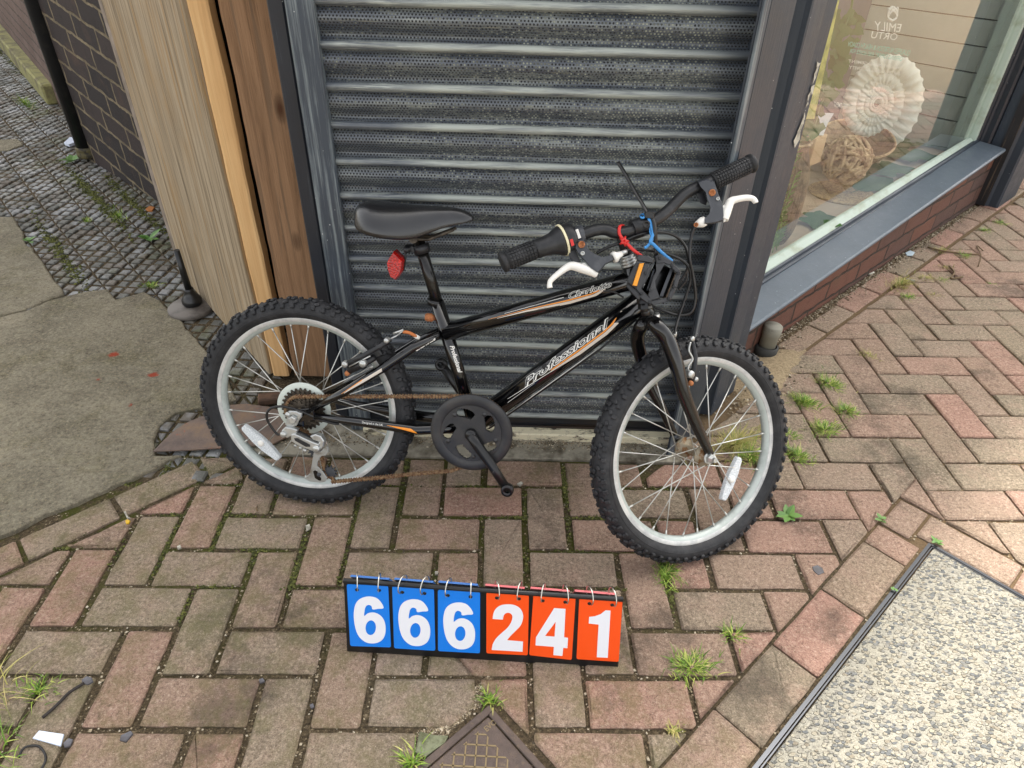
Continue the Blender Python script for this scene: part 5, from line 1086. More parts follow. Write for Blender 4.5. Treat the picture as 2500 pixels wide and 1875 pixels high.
# twist shifter
def seg(x0, y0, x1, y1, rs, mat, name, par=bars, n=28, dd=0):
    m = MB(); A = hp(*b4(x0, y0), dd); B = hp(*b4(x1, y1), dd); d = B - A; L = d.length; m.lathe(A, d, [(0, 0)] + [(r, t_ * L) for r, t_ in rs] + [(0, L)], n); return m.build(name, mat, par)
seg(335, 818, 545, 748, [(.165, 0), (.175, .05), (.18, .3), (.2, .6), (.27, .88), (.29, 1)], M_PLAS, 'twist_grip')
seg(540, 750, 556, 744, [(.30, 0), (.305, .2), (.305, .8), (.30, 1)], simple('cream_ring', srgb(224, 216, 180), .4), 'shifter_ring')
sh_ = seg(556, 744, 640, 716, [(.27, 0), (.285, .1), (.285, .6), (.26, .9), (.2, 1)], M_PLAS, 'shifter_body')
seg(640, 716, 705, 702, [(.16, 0), (.175, .05), (.175, .9), (.15, 1)], M_PLASG, 'lever_clamp')
# little marks on the shifter
def quadmark(pix, dd, mat, name, par): m = MB(); m.add([hp(*b4(x, y), dd) for x, y in pix], [tuple(range(len(pix)))]); return m.build(name, mat, par, recalc=False)
quadmark(((640, 668), (668, 660), (692, 728), (664, 738)), -.2, M_WHITE, 'white_sticker', sh_)
def facetext(body, q, dd, mat, par, off=0.0, name='lettering', fn=None):
    vs, fs, asp = textbox(body, offset=off); fn = fn or (lambda x, y: hp(*b4(x, y), dd)); m = MB()
    def P_(u, v): x = (q[0][0] * (1 - u) + q[1][0] * u) * (1 - v) + (q[3][0] * (1 - u) + q[2][0] * u) * v; y = (q[0][1] * (1 - u) + q[1][1] * u) * (1 - v) + (q[3][1] * (1 - u) + q[2][1] * u) * v; return fn(x, y)
    m.add([P_(v.x, v.y) for v in vs], fs); return m.build(name, mat, par, recalc=False)
quadmark(((604, 742), (626, 736), (640, 785), (618, 795)), -.305, simple('red_mark', srgb(196, 40, 36), .4), 'red_mark', sh_)
# brake lever housings: flat shapes given thickness
def slabshape(pix, d0, d1, mat, name, par, ch=.0, sm=False):
    """outline at bar depth with thickness from d0 (near) to d1 (far)"""
    near = [hp(*b4(x, y), d0) for x, y in pix]; far = [hp(*b4(x, y), d1) for x, y in pix]; c = sum(near, Vector()) / len(near); n = len(pix)
    mid = [p.lerp(f_, .35) for p, f_ in zip(near, far)]; near = [c + (p - c) * .93 for p in near]
    m = MB(); m.add(far + mid + near, [(i, (i + 1) % n, n + (i + 1) % n, n + i) for i in range(n)] + [(n + i, n + (i + 1) % n, 2 * n + (i + 1) % n, 2 * n + i) for i in range(n)] + [tuple(2 * n + i for i in range(n)), tuple(range(n))[::-1]], sm); return m.build(name, mat, par)
l1 = slabshape([(650, 740), (700, 735), (725, 760), (740, 810), (790, 850), (860, 880), (930, 862), (950, 900), (880, 935), (835, 990), (820, 1000), (770, 970), (715, 900), (665, 850), (640, 800)], -.22, -.02, M_PLASG, 'lever_housing', bars)
slabshape([(590, 800), (640, 800), (665, 860), (690, 915), (650, 925), (600, 880)], -.12, .1, M_PLAS, 'lever_housing_back', bars)
def bolt(x, y, dd, r, mat, name, par): m = MB(); p = hp(*b4(x, y), dd); m.lathe(p, (CAM - p), [(0, .0), (r * .5, .0), (r * .55, .02), (r, .02), (r, -.05)], 14); return m.build(name, mat, par)
bolt(695, 780, -.24, .065, M_RUSTB, 'clamp_bolt', l1); bolt(703, 848, -.24, .04, M_ZINC, 'pivot_bolt', l1)
def lever(pts, rs, name='brake_lever', dd=-.1, fl=.55): m = MB(); P_ = smoothline([hp(*b4(x, y), dd) for x, y in pts], 5); R_ = []; 
rrr = None
def lever(pts, rs, dd=-.1, name='brake_lever'):
    P_ = smoothline([hp(*b4(x, y), dd) for x, y in pts], 5); R_ = []
    for i in range(len(P_)): f = i / 5; k = min(int(f), len(rs) - 2); R_.append(rs[k] + (rs[k + 1] - rs[k]) * (f - k))
    m = MB(); m.tube(P_, R_, 14); return m.build(name, M_WHITE, bars)
lever([(810, 1015), (760, 985), (700, 965), (620, 945), (570, 965), (510, 1010), (460, 1055), (448, 1085), (450, 1115)], [.06, .085, .09, .08, .065, .055, .05, .045, .055], -.12)
slabshape([(692, 925), (715, 918), (760, 962), (800, 988), (825, 1002), (812, 1030), (775, 1012), (710, 975)], -.16, -.05, M_WHITE, 'lever_root', bars)
seg(935, 885, 1005, 850, [(.10, 0), (.11, .3), (.07, .6), (.05, 1)], M_WHITE, 'cable_adjuster', dd=-.1); seg(1000, 852, 1040, 832, [(.05, 0), (.05, 1)], M_ZINC, 'cable_ferrule', dd=-.1)
l2 = slabshape([(1590, 290), (1660, 270), (1720, 290), (1735, 340), (1750, 390), (1775, 450), (1790, 500), (1795, 560), (1790, 600), (1720, 620), (1640, 628), (1640, 590), (1680, 550), (1690, 500), (1665, 430), (1650, 370), (1610, 330)], -.2, .0, M_PLASG, 'lever_housing', bars)
slabshape([(1580, 380), (1640, 380), (1665, 440), (1655, 480), (1610, 460)], -.05, .1, M_PLAS, 'lever_housing_back', bars)
bolt(1703, 380, -.22, .065, M_RUSTB, 'clamp_bolt', l2); bolt(1747, 427, -.22, .035, M_ZINC, 'pivot_bolt', l2)
lever([(1790, 590), (1805, 540), (1822, 500), (1845, 450), (1890, 432), (1960, 420), (2010, 425), (2032, 445), (2038, 460)], [.09, .1, .09, .08, .065, .06, .055, .055, .05], -.1)
slabshape([(1785, 480), (1830, 460), (1850, 470), (1830, 540), (1820, 590), (1790, 612), (1778, 560)], -.14, -.04, M_WHITE, 'lever_root', bars)
seg(1645, 600, 1575, 630, [(.09, 0), (.1, .3), (.08, .6), (.05, 1)], M_WHITE, 'cable_adjuster', dd=-.08); bolt(1578, 628, -.14, .045, M_RUSTB, 'ferrule_cap', l2)
# stem
m = MB(); m.tube([HT1 + sax * .2, HT1 + sax * .55, hp(*b4(1180, 660), .08)], [.11, .11, .14], 16); A = hp(*b4(1085, 660)); B = hp(*b4(1225, 605)); m.tube([A, B], .16, 22); stem = m.build('stem', M_PLAS, bars)
bolt(1195, 625, -.17, .075, M_BLACKS, 'stem_bolt', stem)
# cables
def cable(pts, r=.026, mat=M_CABLE, name='cable', k=6): m = MB(); m.tube(smoothline([hp(*b4(x, y), d) for x, y, d in pts], k), r, 8); return m.build(name, mat, bike)
cable([(1030, 830, -.05), (1100, 820, 0), (1250, 830, .05), (1380, 860, .1), (1480, 910, .15), (1530, 980, .2), (1530, 1080, .3), (1490, 1200, .4), (1450, 1320, .4), (1425, 1400, .35), (f5(585, 270)[0] * 3.16 - 1200 * 3.16, (f5(585, 270)[1] - 350) * 3.16, .3)])
cable([(810, 850, .1), (900, 800, .05), (1000, 765, 0), (1120, 710, -.05), (1230, 688, -.05), (1350, 690, 0), (1440, 730, .1), (1500, 810, .2), (1520, 920, .3), (1490, 1010, .4), (1430, 1080, .5), (1340, 1120, .6)], .028)
cable([(1573, 640, -.05), (1545, 700, 0), (1530, 800, .05), (1530, 900, .1), (1550, 1000, .2), (1570, 1120, .3), (1570, 1230, .4), (1530, 1310, .45), (1440, 1325, .5), (1340, 1295, .55), (1250, 1260, .6)], .028)
cable([(1510, 960, .45), (1500, 1050, .5), (1440, 1130, .55)], .024); cable([(860, 1140, .5), (940, 1145, .45), (1020, 1190, .4)], .02)
m = MB(); m.tube([bp(1100, 920 + 60, .1) if False else F(4.15, .0, -.02) - E2 * .2, F(6.4, 1.98, .0) - E2 * .12 + BN * .1, F(7.1, 2.6, .15)], .022, 8); m.build('cable', M_CABLE, bike)
m = MB(); m.tube([F(4.1, .0, 0) - E2 * .18 + BN * .12, F(5.3, 1.05, 0) - E2 * .13 + BN * .13, F(6.35, 1.98, .0) - E2 * .1 + BN * .14], .012, 6); m.build('bare_cable', M_SPOKE, bike)
m = MB(); m.lathe(bp(1492, 812, .1), E1 + E2, [(0, -.05), (.045, -.05), (.045, .06), (0, .06)], 10); m.build('cable_stop', M_RUSTB, frame)
m = MB(); m.lathe(fp(*f5(582, 275), .35), (0, 0, 1), [(0, -.1), (.05, -.1), (.06, 0), (.045, .06), (0, .08)], 10); m.build('cable_adjuster', M_ZINC, fb)

# ---------------------------------------------------------------- ties and the loose pedals strapped to the head tube
def tie(name, label, pts, r, mat, extra=None):
    th_ = thing(name, hp(*b4(pts[0][0], pts[0][1])), label, 'cable tie', 'cable ties on the handlebar'); m = MB(); m.tube(smoothline([hp(*b4(x, y), d) for x, y, d in pts], 6), r, 8, flat=.45); m.build('strap', mat, th_); return th_
M_BT = simple('black_nylon', srgb(14, 14, 16), .3); M_RT = simple('red_nylon', srgb(206, 44, 40), .4); M_BLT = simple('blue_nylon', srgb(54, 132, 196), .4)
t_ = tie('cable_tie', 'long black cable tie standing up from the handlebar stem', [(975, 145, .1), (1040, 250, .05), (1100, 360, 0), (1160, 460, -.08), (1210, 545, -.15), (1250, 590, -.2), (1262, 680, -.2), (1268, 780, -.1), (1272, 900, .0)], .05, M_BT)
m = MB(); m.box(hp(*b4(1217, 553), -.18), E1 * .09, E2 * .06, BN * .06, ch=.015); m.build('head', M_BT, t_)
t_ = tie('cable_tie', 'red cable tie knotted round the handlebar left of the stem', [(1022, 650, .12), (1015, 630, 0), (990, 640, -.12), (985, 690, -.14), (1005, 730, -.14), (1030, 755, -.16), (1080, 810, -.15), (1130, 850, -.13), (1190, 890, -.1), (1240, 915, -.05)], .03, M_RT)
m = MB(); 
for k in range(5): a = 2 * pi * k / 5; m.tube([hp(*b4(1022, 755), -.2), hp(*b4(1022 + 38 * cos(a), 755 + 40 * sin(a)), -.14)], [.045, .015], 6)
m.build('knot', M_RT, t_)
t_ = tie('cable_tie', 'blue twisted cable tie looped over the handlebar stem', [(1150, 560, .1), (1170, 545, 0), (1210, 575, -.18), (1235, 640, -.2), (1245, 700, -.2), (1225, 760, -.2), (1250, 780, -.15), (1300, 830, -.1), (1345, 870, -.05), (1395, 910, 0)], .032, M_BLT)
m = MB(); m.tube(smoothline([hp(*b4(x, y), -.17) for x, y in ((1148, 565), (1165, 575), (1200, 560), (1228, 610), (1225, 680), (1240, 740), (1205, 790), (1180, 808))], 5), .028, 8, flat=.6); m.build('strand', M_BLT, t_)
# pedals: flat moulded cages with cut-outs
def solid(pix, d0, d1, mat, name, par, ch=.06):
    near = [hp(*b4(x, y), d0) for x, y in pix]; far = [hp(*b4(x, y), d1) for x, y in pix]; n = len(pix); c = sum(near, Vector()) / n; vd = (CAM - c).normalized()
    top = [p + (c - p).normalized() * min(ch * .6, (c - p).length * .3) for p in near]; near = [p - vd * ch * .5 for p in near]
    m = MB(); m.add(far + near + top, [(i, (i + 1) % n, n + (i + 1) % n, n + i) for i in range(n)] + [(n + i, n + (i + 1) % n, 2 * n + (i + 1) % n, 2 * n + i) for i in range(n)] + [tuple(2 * n + i for i in range(n)), tuple(range(n))[::-1]]); return m.build(name, mat, par)
def addsolid(m, pix, d0, d1, ch=.05):
    near = [hp(*b4(x, y), d0) for x, y in pix]; far = [hp(*b4(x, y), d1) for x, y in pix]; n = len(pix); c = sum(near, Vector()) / n; vd = (CAM - c).normalized()
    top = [p + (c - p).normalized() * min(ch * .6, (c - p).length * .3) for p in near]; near = [p - vd * ch * .5 for p in near]
    m.add(far + near + top, [(i, (i + 1) % n, n + (i + 1) % n, n + i) for i in range(n)] + [(n + i, n + (i + 1) % n, 2 * n + (i + 1) % n, 2 * n + i) for i in range(n)] + [tuple(2 * n + i for i in range(n)), tuple(range(n))[::-1]])
M_PED = simple('pedal_plastic', srgb(40, 41, 44), .5, dirt=(30, srgb(66, 66, 68), .5, .72), bump=(120, .0006))
p1 = thing('pedal', hp(*b4(1110, 1000), -.2), 'loose black pedal with amber reflector tied against the head tube', 'pedal', 'loose pedals tied to the head tube')
solid([(1112, 872), (1135, 858), (1215, 868), (1262, 900), (1250, 925), (1180, 915), (1120, 905)], -.26, .25, M_PED, 'top_rail', p1)
solid([(1118, 905), (1185, 915), (1108, 1125), (1048, 1085), (1042, 1050)], -.28, .1, M_PLAS, 'side_block', p1)
solid([(1188, 912), (1222, 918), (1165, 1060), (1150, 1180), (1108, 1128)], -.24, .2, M_PED, 'inner_rail', p1)
solid([(1042, 1075), (1108, 1122), (1150, 1180), (1140, 1215), (1075, 1150), (1040, 1105)], -.25, .25, M_PLAS, 'lower_rail', p1)
c = [hp(*b4(*p), -.30) for p in ((1142, 928), (1175, 924), (1120, 1100), (1088, 1096))]; n = (c[1] - c[0]).cross(c[3] - c[0]).normalized(); n = n if n.dot(CAM - c[0]) > 0 else -n; m = MB(); m.add([p - n * .06 for p in c] + [p + n * .015 for p in c], [(0, 1, 5, 4), (1, 2, 6, 5), (2, 3, 7, 6), (3, 0, 4, 7), (4, 5, 6, 7)]); m.build('amber_reflector', M_AMB, p1)
m = MB(); m.tube([hp(*b4(1160, 1170), -.05), hp(*b4(1172, 1235), -.05)], [.10, .13], 6, smooth=False); m.tube([hp(*b4(1172, 1235), -.05), hp(*b4(1178, 1300), -.02)], [.075, .075], 12); m.build('axle', M_BLACKS, p1)
p2 = thing('pedal', hp(*b4(1290, 1050), -.1), 'loose black pedal with open cage tied in front of the head tube', 'pedal', 'loose pedals tied to the head tube')
m = MB()
for pix in ([(1262, 872), (1300, 850), (1345, 880), (1405, 915), (1390, 945), (1330, 925), (1270, 930)], [(1390, 915), (1462, 985), (1440, 1010), (1375, 950)], [(1435, 985), (1465, 990), (1428, 1120), (1398, 1110)], [(1398, 1105), (1428, 1118), (1382, 1215), (1350, 1195)], [(1352, 1188), (1385, 1212), (1240, 1250), (1205, 1222), (1290, 1205)], [(1110, 1130), (1150, 1115), (1245, 1215), (1225, 1250), (1140, 1190)], [(1225, 930), (1262, 905), (1180, 1085), (1150, 1120), (1115, 1110)], [(1270, 920), (1345, 915), (1300, 990), (1262, 1060), (1268, 1120), (1300, 1200), (1225, 1220), (1205, 1180), (1222, 1100), (1240, 1030), (1272, 980)]): addsolid(m, pix, -.22, .05)
m.build('cage', M_PED, p2)
solid([(1385, 950), (1408, 958), (1320, 1192), (1290, 1192)], -.12, .0, M_PLASG, 'rib', p2); solid([(1250, 960), (1262, 975), (1205, 1140), (1195, 1135), (1225, 1040)], -.14, .0, M_PLASG, 'rib', p2); solid([(1270, 900), (1430, 990), (1350, 1200), (1150, 1160)], .12, .2, M_BDEC, 'backplate', p2)
m = MB(); m.tube([hp(*b4(1180, 1220), -.02), hp(*b4(1185, 1275), .0)], [.12, .14], 6, smooth=False); m.tube([hp(*b4(1185, 1275), .0), hp(*b4(1190, 1330), .02)], [.08, .08], 12); m.build('axle', M_BLACKS, p2)
for (x, y) in ((1300, 885), (1395, 940), (1445, 1000), (1410, 1105), (1370, 1195), (1225, 1225), (1160, 1155), (1190, 1000), (1225, 1130)):
    m = MB(); m.tube([hp(*b4(x, y), -.22), hp(*b4(x, y), -.27)], [.035, .028], 6); m.build('traction_pin', M_PLAS, p2)

# ================================================================ number board
BT = Vector((-.528, -4.511, 0)); BTr = Vector((4.67, -4.80, 0)); LEAN = .36; BH = 1.76
bx = (BTr - BT).normalized(); bl = (BTr - BT).length; bup = Vector((0, 0, 1)); byv = Vector((-bx.y, bx.x, 0)); bup = (Vector((0, 0, BH)) + byv * LEAN).normalized(); bn = bx.cross(bup); bn = bn if bn.dot(CAM - BT) > 0 else -bn
def brd(px, py, off=0.0): return hit(px, py, bn, (BT + bn * off).dot(bn))
bc = lambda x, y: (800 + x / 2.9105, 1360 + y / 2.9105)
M_BB = simple('black_board_plastic', srgb(16, 16, 18), .35, dirt=(20, srgb(34, 34, 36), .5, .75)); M_CB = simple('blue_card', srgb(14, 126, 232), .35); M_CR = simple('orange_card', srgb(250, 84, 20), .35); M_CW = simple('white_numeral', srgb(236, 238, 246), .4); M_CBK = simple('blue_card_back', srgb(70, 124, 196), .5); M_CRK = simple('pink_card_back', srgb(222, 120, 124), .5); M_RING = simple('chrome_ring', srgb(200, 198, 190), .2, .95)
nb = thing('number_board', (BT + BTr) / 2, 'black tent shaped flip board on the pavers before the bicycle reading 666 241', 'number board')
m = MB(); q = [brd(*bc(*p)) for p in ((138, 668), (1098, 735), (2062, 790), (2098, 300), (1090, 222), (113, 168))]
bot = [q[0], q[2]]; top_l, top_r = q[5], q[3]
th_ = bn * .03
def panel(P4, name, mat): m = MB(); n = len(P4); m.add([p - bn * .06 for p in P4] + P4, [(i, (i + 1) % n, n + (i + 1) % n, n + i) for i in range(n)] + [tuple(n + i for i in range(n)), tuple(range(n))[::-1]]); return m.build(name, mat, nb)
panel([q[0], q[2], q[3], q[5]], 'front_panel', M_BB)
bk = byv * .95; m = MB(); P4 = [Vector((q[0].x, q[0].y, 0)) + bk, Vector((q[2].x, q[2].y, 0)) + bk, top_r + byv * .06, top_l + byv * .06]; m.add(P4 + [p - byv * .06 for p in P4], [(0, 1, 5, 4), (1, 2, 6, 5), (2, 3, 7, 6), (3, 0, 4, 7), (0, 1, 2, 3), (4, 5, 6, 7)]); m.build('back_panel', M_BB, nb)
m = MB(); m.tube([top_l + byv * .0, top_r + byv * .0], .05, 10); m.build('top_spine', M_BB, nb)
six = [(397, 362), (358, 368), (320, 372), (313, 352), (300, 342), (285, 341), (271, 352), (263, 378), (260, 418), (285, 400), (320, 393), (355, 402), (388, 428), (407, 468), (412, 510), (407, 552), (390, 585), (360, 606), (320, 614), (272, 606), (228, 572), (202, 522), (188, 455), (186, 390), (200, 330), (235, 294), (290, 280), (345, 290), (380, 322)]
six_h = [(306 + 37 * cos(a) - 2 * sin(a), 502 + 52 * sin(a)) for a in [2 * pi * k / 20 for k in range(20)]]
two = [(1172, 440), (1178, 400), (1195, 367), (1230, 343), (1280, 335), (1330, 342), (1370, 368), (1388, 410), (1385, 450), (1368, 490), (1335, 525), (1300, 560), (1275, 590), (1388, 600), (1385, 673), (1165, 660), (1172, 620), (1195, 580), (1235, 540), (1275, 505), (1300, 470), (1312, 435), (1308, 410), (1290, 397), (1265, 400), (1250, 418), (1245, 445)]
four = [(1610, 362), (1690, 368), (1680, 570), (1708, 574), (1703, 648), (1674, 645), (1668, 703), (1604, 697), (1607, 638), (1477, 628), (1480, 570)]; four_h = [(1620, 460), (1612, 565), (1545, 560)]
one = [(1975, 378), (2010, 380), (1990, 716), (1912, 712), (1925, 480), (1855, 472), (1858, 425), (1900, 420), (1940, 405), (1965, 385)]
def sub(pts, c0, c1): return [(x + c1[0] - c0[0], y + c1[1] - c0[1]) for x, y in pts]
def glyph(outs, holes, off, mat, par, sm=True):
    """filled outline laid on the card"""
    cu = bpy.data.curves.new('numeral', 'CURVE'); cu.dimensions = '2D'; cu.fill_mode = 'FRONT'
    for pts in [outs] + holes:
        sp = cu.splines.new('POLY'); sp.points.add(len(pts) - 1); sp.use_cyclic_u = True
        for i, p in enumerate(pts): sp.points[i].co = (p[0], -p[1], 0, 1)
    o = bpy.data.objects.new('n', cu); COL.objects.link(o); me = bpy.data.meshes.new_from_object(o.evaluated_get(bpy.context.evaluated_depsgraph_get()))
    m = MB(); m.add([brd(*bc(v.co.x, -v.co.y), off) for v in me.vertices], [tuple(p.vertices) for p in me.polygons]); bpy.data.objects.remove(o); bpy.data.curves.remove(cu); bpy.data.meshes.remove(me)
    return m.build('numeral', mat, par, recalc=False)
def sm2(pts, k=4): return [(p.x, p.y) for p in smoothline([Vector((x, y, 0)) for x, y in pts], k, closed=True)]
cards = [([(135, 192), (430, 205), (450, 642), (160, 632)], M_CB, 'blue'), ([(458, 208), (755, 228), (765, 666), (472, 648)], M_CB, 'blue'), ([(783, 232), (1083, 248), (1082, 684), (784, 668)], M_CB, 'blue'), ([(1128, 250), (1430, 270), (1422, 698), (1128, 684)], M_CR, 'orange'), ([(1462, 268), (1762, 290), (1734, 731), (1432, 697)], M_CR, 'orange'), ([(1788, 290), (2095, 312), (2068, 745), (1768, 725)], M_CR, 'orange')]
lab = ['leftmost blue card with a white 6', 'second blue card with a white 6', 'third blue card with a white 6', 'orange card with a white 2', 'orange card with a white 4', 'orange card with a white 1']
ringx = [((208, 232), (365, 236)), ((530, 250), (688, 258)), ((855, 272), (1015, 282)), ((1202, 290), (1360, 296)), ((1528, 310), (1688, 320)), ((1860, 330), (2022, 340))]
sx = {0: (0, 0), 1: (317, 19), 2: (636, 42)}
for i, (qd, mt, nm) in enumerate(cards):
    # rounded card
    pts = []
    for k in range(4):
        p = Vector(qd[k]); a = Vector(qd[k - 1]); b = Vector(qd[(k + 1) % 4]); r = 14
        da = (a - p).normalized(); db = (b - p).normalized()
        for j in range(5): u_ = j / 4; pts.append(tuple((p + da * r) * (1 - u_) ** 2 + p * 2 * u_ * (1 - u_) + (p + db * r) * u_ ** 2))
    m = MB(); n = len(pts); m.add([brd(*bc(*p), .012) for p in pts] + [brd(*bc(*p), .03) for p in pts], [(k, (k + 1) % n, n + (k + 1) % n, n + k) for k in range(n)] + [tuple(n + k for k in range(n))]); card = m.build('card', mt, nb); card['label'] = lab[i]
    # pale printed margin
    if i < 3: glyph(sm2(sub(six, (0, 0), sx[i])), [sm2(sub(six_h, (0, 0), sx[i]), 2)], .034, M_CW, card)
    elif i == 3: glyph(two[:0] + [(p.x, p.y) for p in smoothline([Vector((x, y, 0)) for x, y in two[:13]], 4)] + two[13:16] + [(p.x, p.y) for p in smoothline([Vector((x, y, 0)) for x, y in two[16:]], 4)], [], .034, M_CW, card)
    elif i == 4: glyph(four, [four_h], .034, M_CW, card)
    else: glyph(one, [], .034, M_CW, card)
    # cards already flipped over the back
    a = brd(*bc(qd[0][0] + 12, 150 + (qd[0][0] - 135) * .062)); b = brd(*bc(qd[1][0] - 0, 150 + (qd[1][0] - 135) * .062)); tpl = top_l + (top_r - top_l) * ((a - top_l).dot(bx) / bl); tpr = top_l + (top_r - top_l) * ((b - top_l).dot(bx) / bl)
    m = MB()
    for k in range(3): m.add([tpl + byv * (.12 + .03 * k) + Vector((0, 0, -.01 - .02 * k)), tpr + byv * (.12 + .03 * k) + Vector((0, 0, -.03 - .02 * k)), tpr + byv * (.75 + .03 * k) + Vector((0, 0, -1.2)), tpl + byv * (.75 + .03 * k) + Vector((0, 0, -1.2))], [(0, 1, 2, 3)])
    bkc = m.build('flipped_cards', M_CBK if i < 3 else M_CRK, nb, recalc=False)
    mod = bkc.modifiers.new('thickness', 'SOLIDIFY'); mod.thickness = .0012
    for (x, y) in ringx[i]:
        c = brd(*bc(x, y), .03); rr = .155; up = (bup * .85 + byv * .2).normalized(); cen = c + up * rr * .9 - bn * .03; tilt = Vector(bx) * random.uniform(-.5, .5); w2 = (bn + tilt * 1.0).normalized(); pts3 = [cen + up * cos(a) * rr + w2 * sin(a) * rr for a in [2 * pi * k / 24 for k in range(24)]]
        m = MB(); m.tube(pts3, .012, 6, closed=True); m.build('ring', M_RING, card)
        m = MB(); m.lathe(c, bn, [(0, .006), (.035, .006), (.036, .0)], 12); m.build('punch_hole', M_BDEC, card)

# ================================================================ grass, weeds and litter
M_GRASS = NT('grass_blade'); c = M_GRASS.ramp(M_GRASS.island(), [(0, srgb(72, 104, 34)), (.45, srgb(108, 142, 48)), (.75, srgb(150, 170, 70)), (1, srgb(200, 192, 120))]); M_GRASS = M_GRASS.fin(c, .5, 0, .3)
M_DRY = NT('dry_grass'); c = M_DRY.ramp(M_DRY.island(), [(0, srgb(120, 132, 60)), (.5, srgb(166, 160, 92)), (1, srgb(190, 172, 120))]); M_DRY = M_DRY.fin(c, .6, 0, .3)
def blade(mb, base, d, L, w, droop, rr):
    n = 5; pts = []; side = Vector((-d.y, d.x, 0)).normalized(); 
    for k in range(n + 1):
        t_ = k / n; p = base + Vector((d.x, d.y, 0)) * L * (t_ * .35 + droop * t_ * t_ * .65) + Vector((0, 0, 1)) * L * (t_ * (1.0 - .15 * droop) - droop * .62 * t_ * t_); ww = w * (1 - t_ ** 2 * .95); pts.append((p - side * ww, p + side * ww + Vector((0, 0, ww * .4))))
    vs = [v for ab in pts for v in ab]; mb.add(vs, [(2 * k, 2 * k + 1, 2 * k + 3, 2 * k + 2) for k in range(n)], True)
def tuft(px, py, r, n, L, label, mat=None, seed=0, el=1.0, ang=0.0, cat='grass tuft', group='grass tufts in the paver joints'):
    rr = random.Random(seed * 7 + int(px)); c = G(px, py, -.05); m = MB(); n = int(n * 2.0); r *= 1.2; L *= 1.05; m.sphere(c, .05, 8, 5, (1, 1, .5))
    for k in range(n):
        a = rr.uniform(0, 2 * pi); q = abs(rr.gauss(0, .6)); b = c + (Vector((cos(ang), sin(ang), 0)) * cos(a) * el + Vector((-sin(ang), cos(ang), 0)) * sin(a) / el) * r * q
        a2 = a + rr.gauss(0, .8); blade(m, b, Vector((cos(a2), sin(a2), 0)), L * rr.uniform(.35, 1.2), rr.uniform(.007, .014), rr.uniform(.3, 1.1), rr)
    return tag(m.build('grass_tuft', mat or M_GRASS, None, recalc=False, org=c), label, cat, group)
T_ = [(1630, 1408, .24, 90, .32, 'grass tuft sprouting right below the front tyre', None, 1.3, 1.5), (1688, 1632, .26, 150, .26, 'thick round grass tuft right of the number board', None, 1.3, 0), (2021, 940, .3, 150, .3, 'grass tuft on the joint highest of the three big ones by the pilaster foot', None, 1.2, -.8), (1958, 985, .26, 160, .3, 'broad bright grass tuft just right of the front tyre', None, 1.3, -.7), (2012, 1052, .28, 150, .28, 'dense grass tuft low on the diagonal joint right of the front tyre', None, 1.2, 0), (2064, 1006, .26, 130, .26, 'isolated grass tuft right of the dense one on the herringbone', None, 1, 0), (2118, 870, .2, 60, .2, 'small straw coloured tuft on the sunny joint', M_DRY, 1.2, -.8), (2200, 698, .45, 150, .34, 'large straw and green tuft sprawling near the window wall', M_DRY, 1.5, .7), (2256, 682, .3, 60, .26, 'thin tuft touching the large straw one on its right', M_DRY, 1.2, .0), (2213, 728, .2, 60, .2, 'small green tuft just below the large straw one', None, 1.3, 0), (2275, 724, .2, 50, .2, 'yellowing tuft lying in the joint under the dead twigs', M_DRY, 1.2, -.7), (2352, 628, .26, 70, .24, 'tuft beside the dead twigs on the far herringbone', None, 1, 0), (2292, 614, .26, 60, .2, 'low tuft against the wall side course', M_DRY, 1.4, .2), (2300, 656, .2, 50, .18, 'small tuft between two straw ones far up the paving', M_DRY, 1, 0), (2436, 546, .26, 60, .26, 'farthest right tuft near the end pilaster', None, 1.2, -.7), (2402, 566, .22, 60, .24, 'tuft just left of the farthest one', None, 1.1, 0), (2298, 686, .16, 40, .16, 'tiny tuft at the joint crossing below the dead twigs', None, 1, 0), (2420, 697, .16, 30, .14, 'tiny sprig alone on the right herringbone', None, 1, 0),
      (1795, 1090, .5, 230, .5, 'long loose grass seen through the front wheel spokes', M_DRY, 1.6, .6), (1830, 1120, .3, 90, .4, 'greener grass clump behind the front wheel reflector', None, 1.3, .6), (1927, 1068, .16, 60, .22, 'upper tuft pressed against the front tyre edge', None, 1, 0), (1944, 1116, .24, 130, .28, 'lower thick tuft beside the front tyre edge', None, 1.2, -.8), (1788, 1552, .15, 36, .26, 'dark thin tuft on the joint by the border course', None, 1, 0), (1642, 1786, .14, 26, .16, 'wispy tuft at the bottom joint near the border course', M_DRY, 1.4, 0), (1194, 1712, .16, 40, .22, 'pale sprig growing at the top corner of the inspection cover', None, 1, 0), (1008, 1862, .18, 30, .34, 'sprig at the lower picture edge left of the inspection cover', None, 1, 0), (95, 1690, .26, 46, .26, 'green tuft at the lower left among the pavers', None, 1.3, 0), (-18, 1700, .4, 26, .9, 'long blades leaning in from the left picture edge', M_DRY, 1, 0), (-5, 1840, .3, 24, .5, 'blades at the bottom left corner', None, 1, 0),
      (60, 255, .7, 120, .5, 'weeds along the alley joint near the mossy kerb', None, 2.4, -.8), (290, 530, .35, 50, .4, 'upper weed sprig in the alley joint by the partition', None, 2.0, -.8), (210, 540, .2, 36, .24, 'little weed in the middle alley joint', None, 1.6, -.8), (368, 700, .22, 60, .22, 'tuft at the broken edge of the concrete slab', None, 1.3, 0), (95, 1000, .01, 2, .01, '', None, 1, 0)]
for i, (px, py, r, n, L, lb, mt, el, an) in enumerate(T_[:-1]): tuft(px, py, r, n, L, lb, mt, i, el, an)
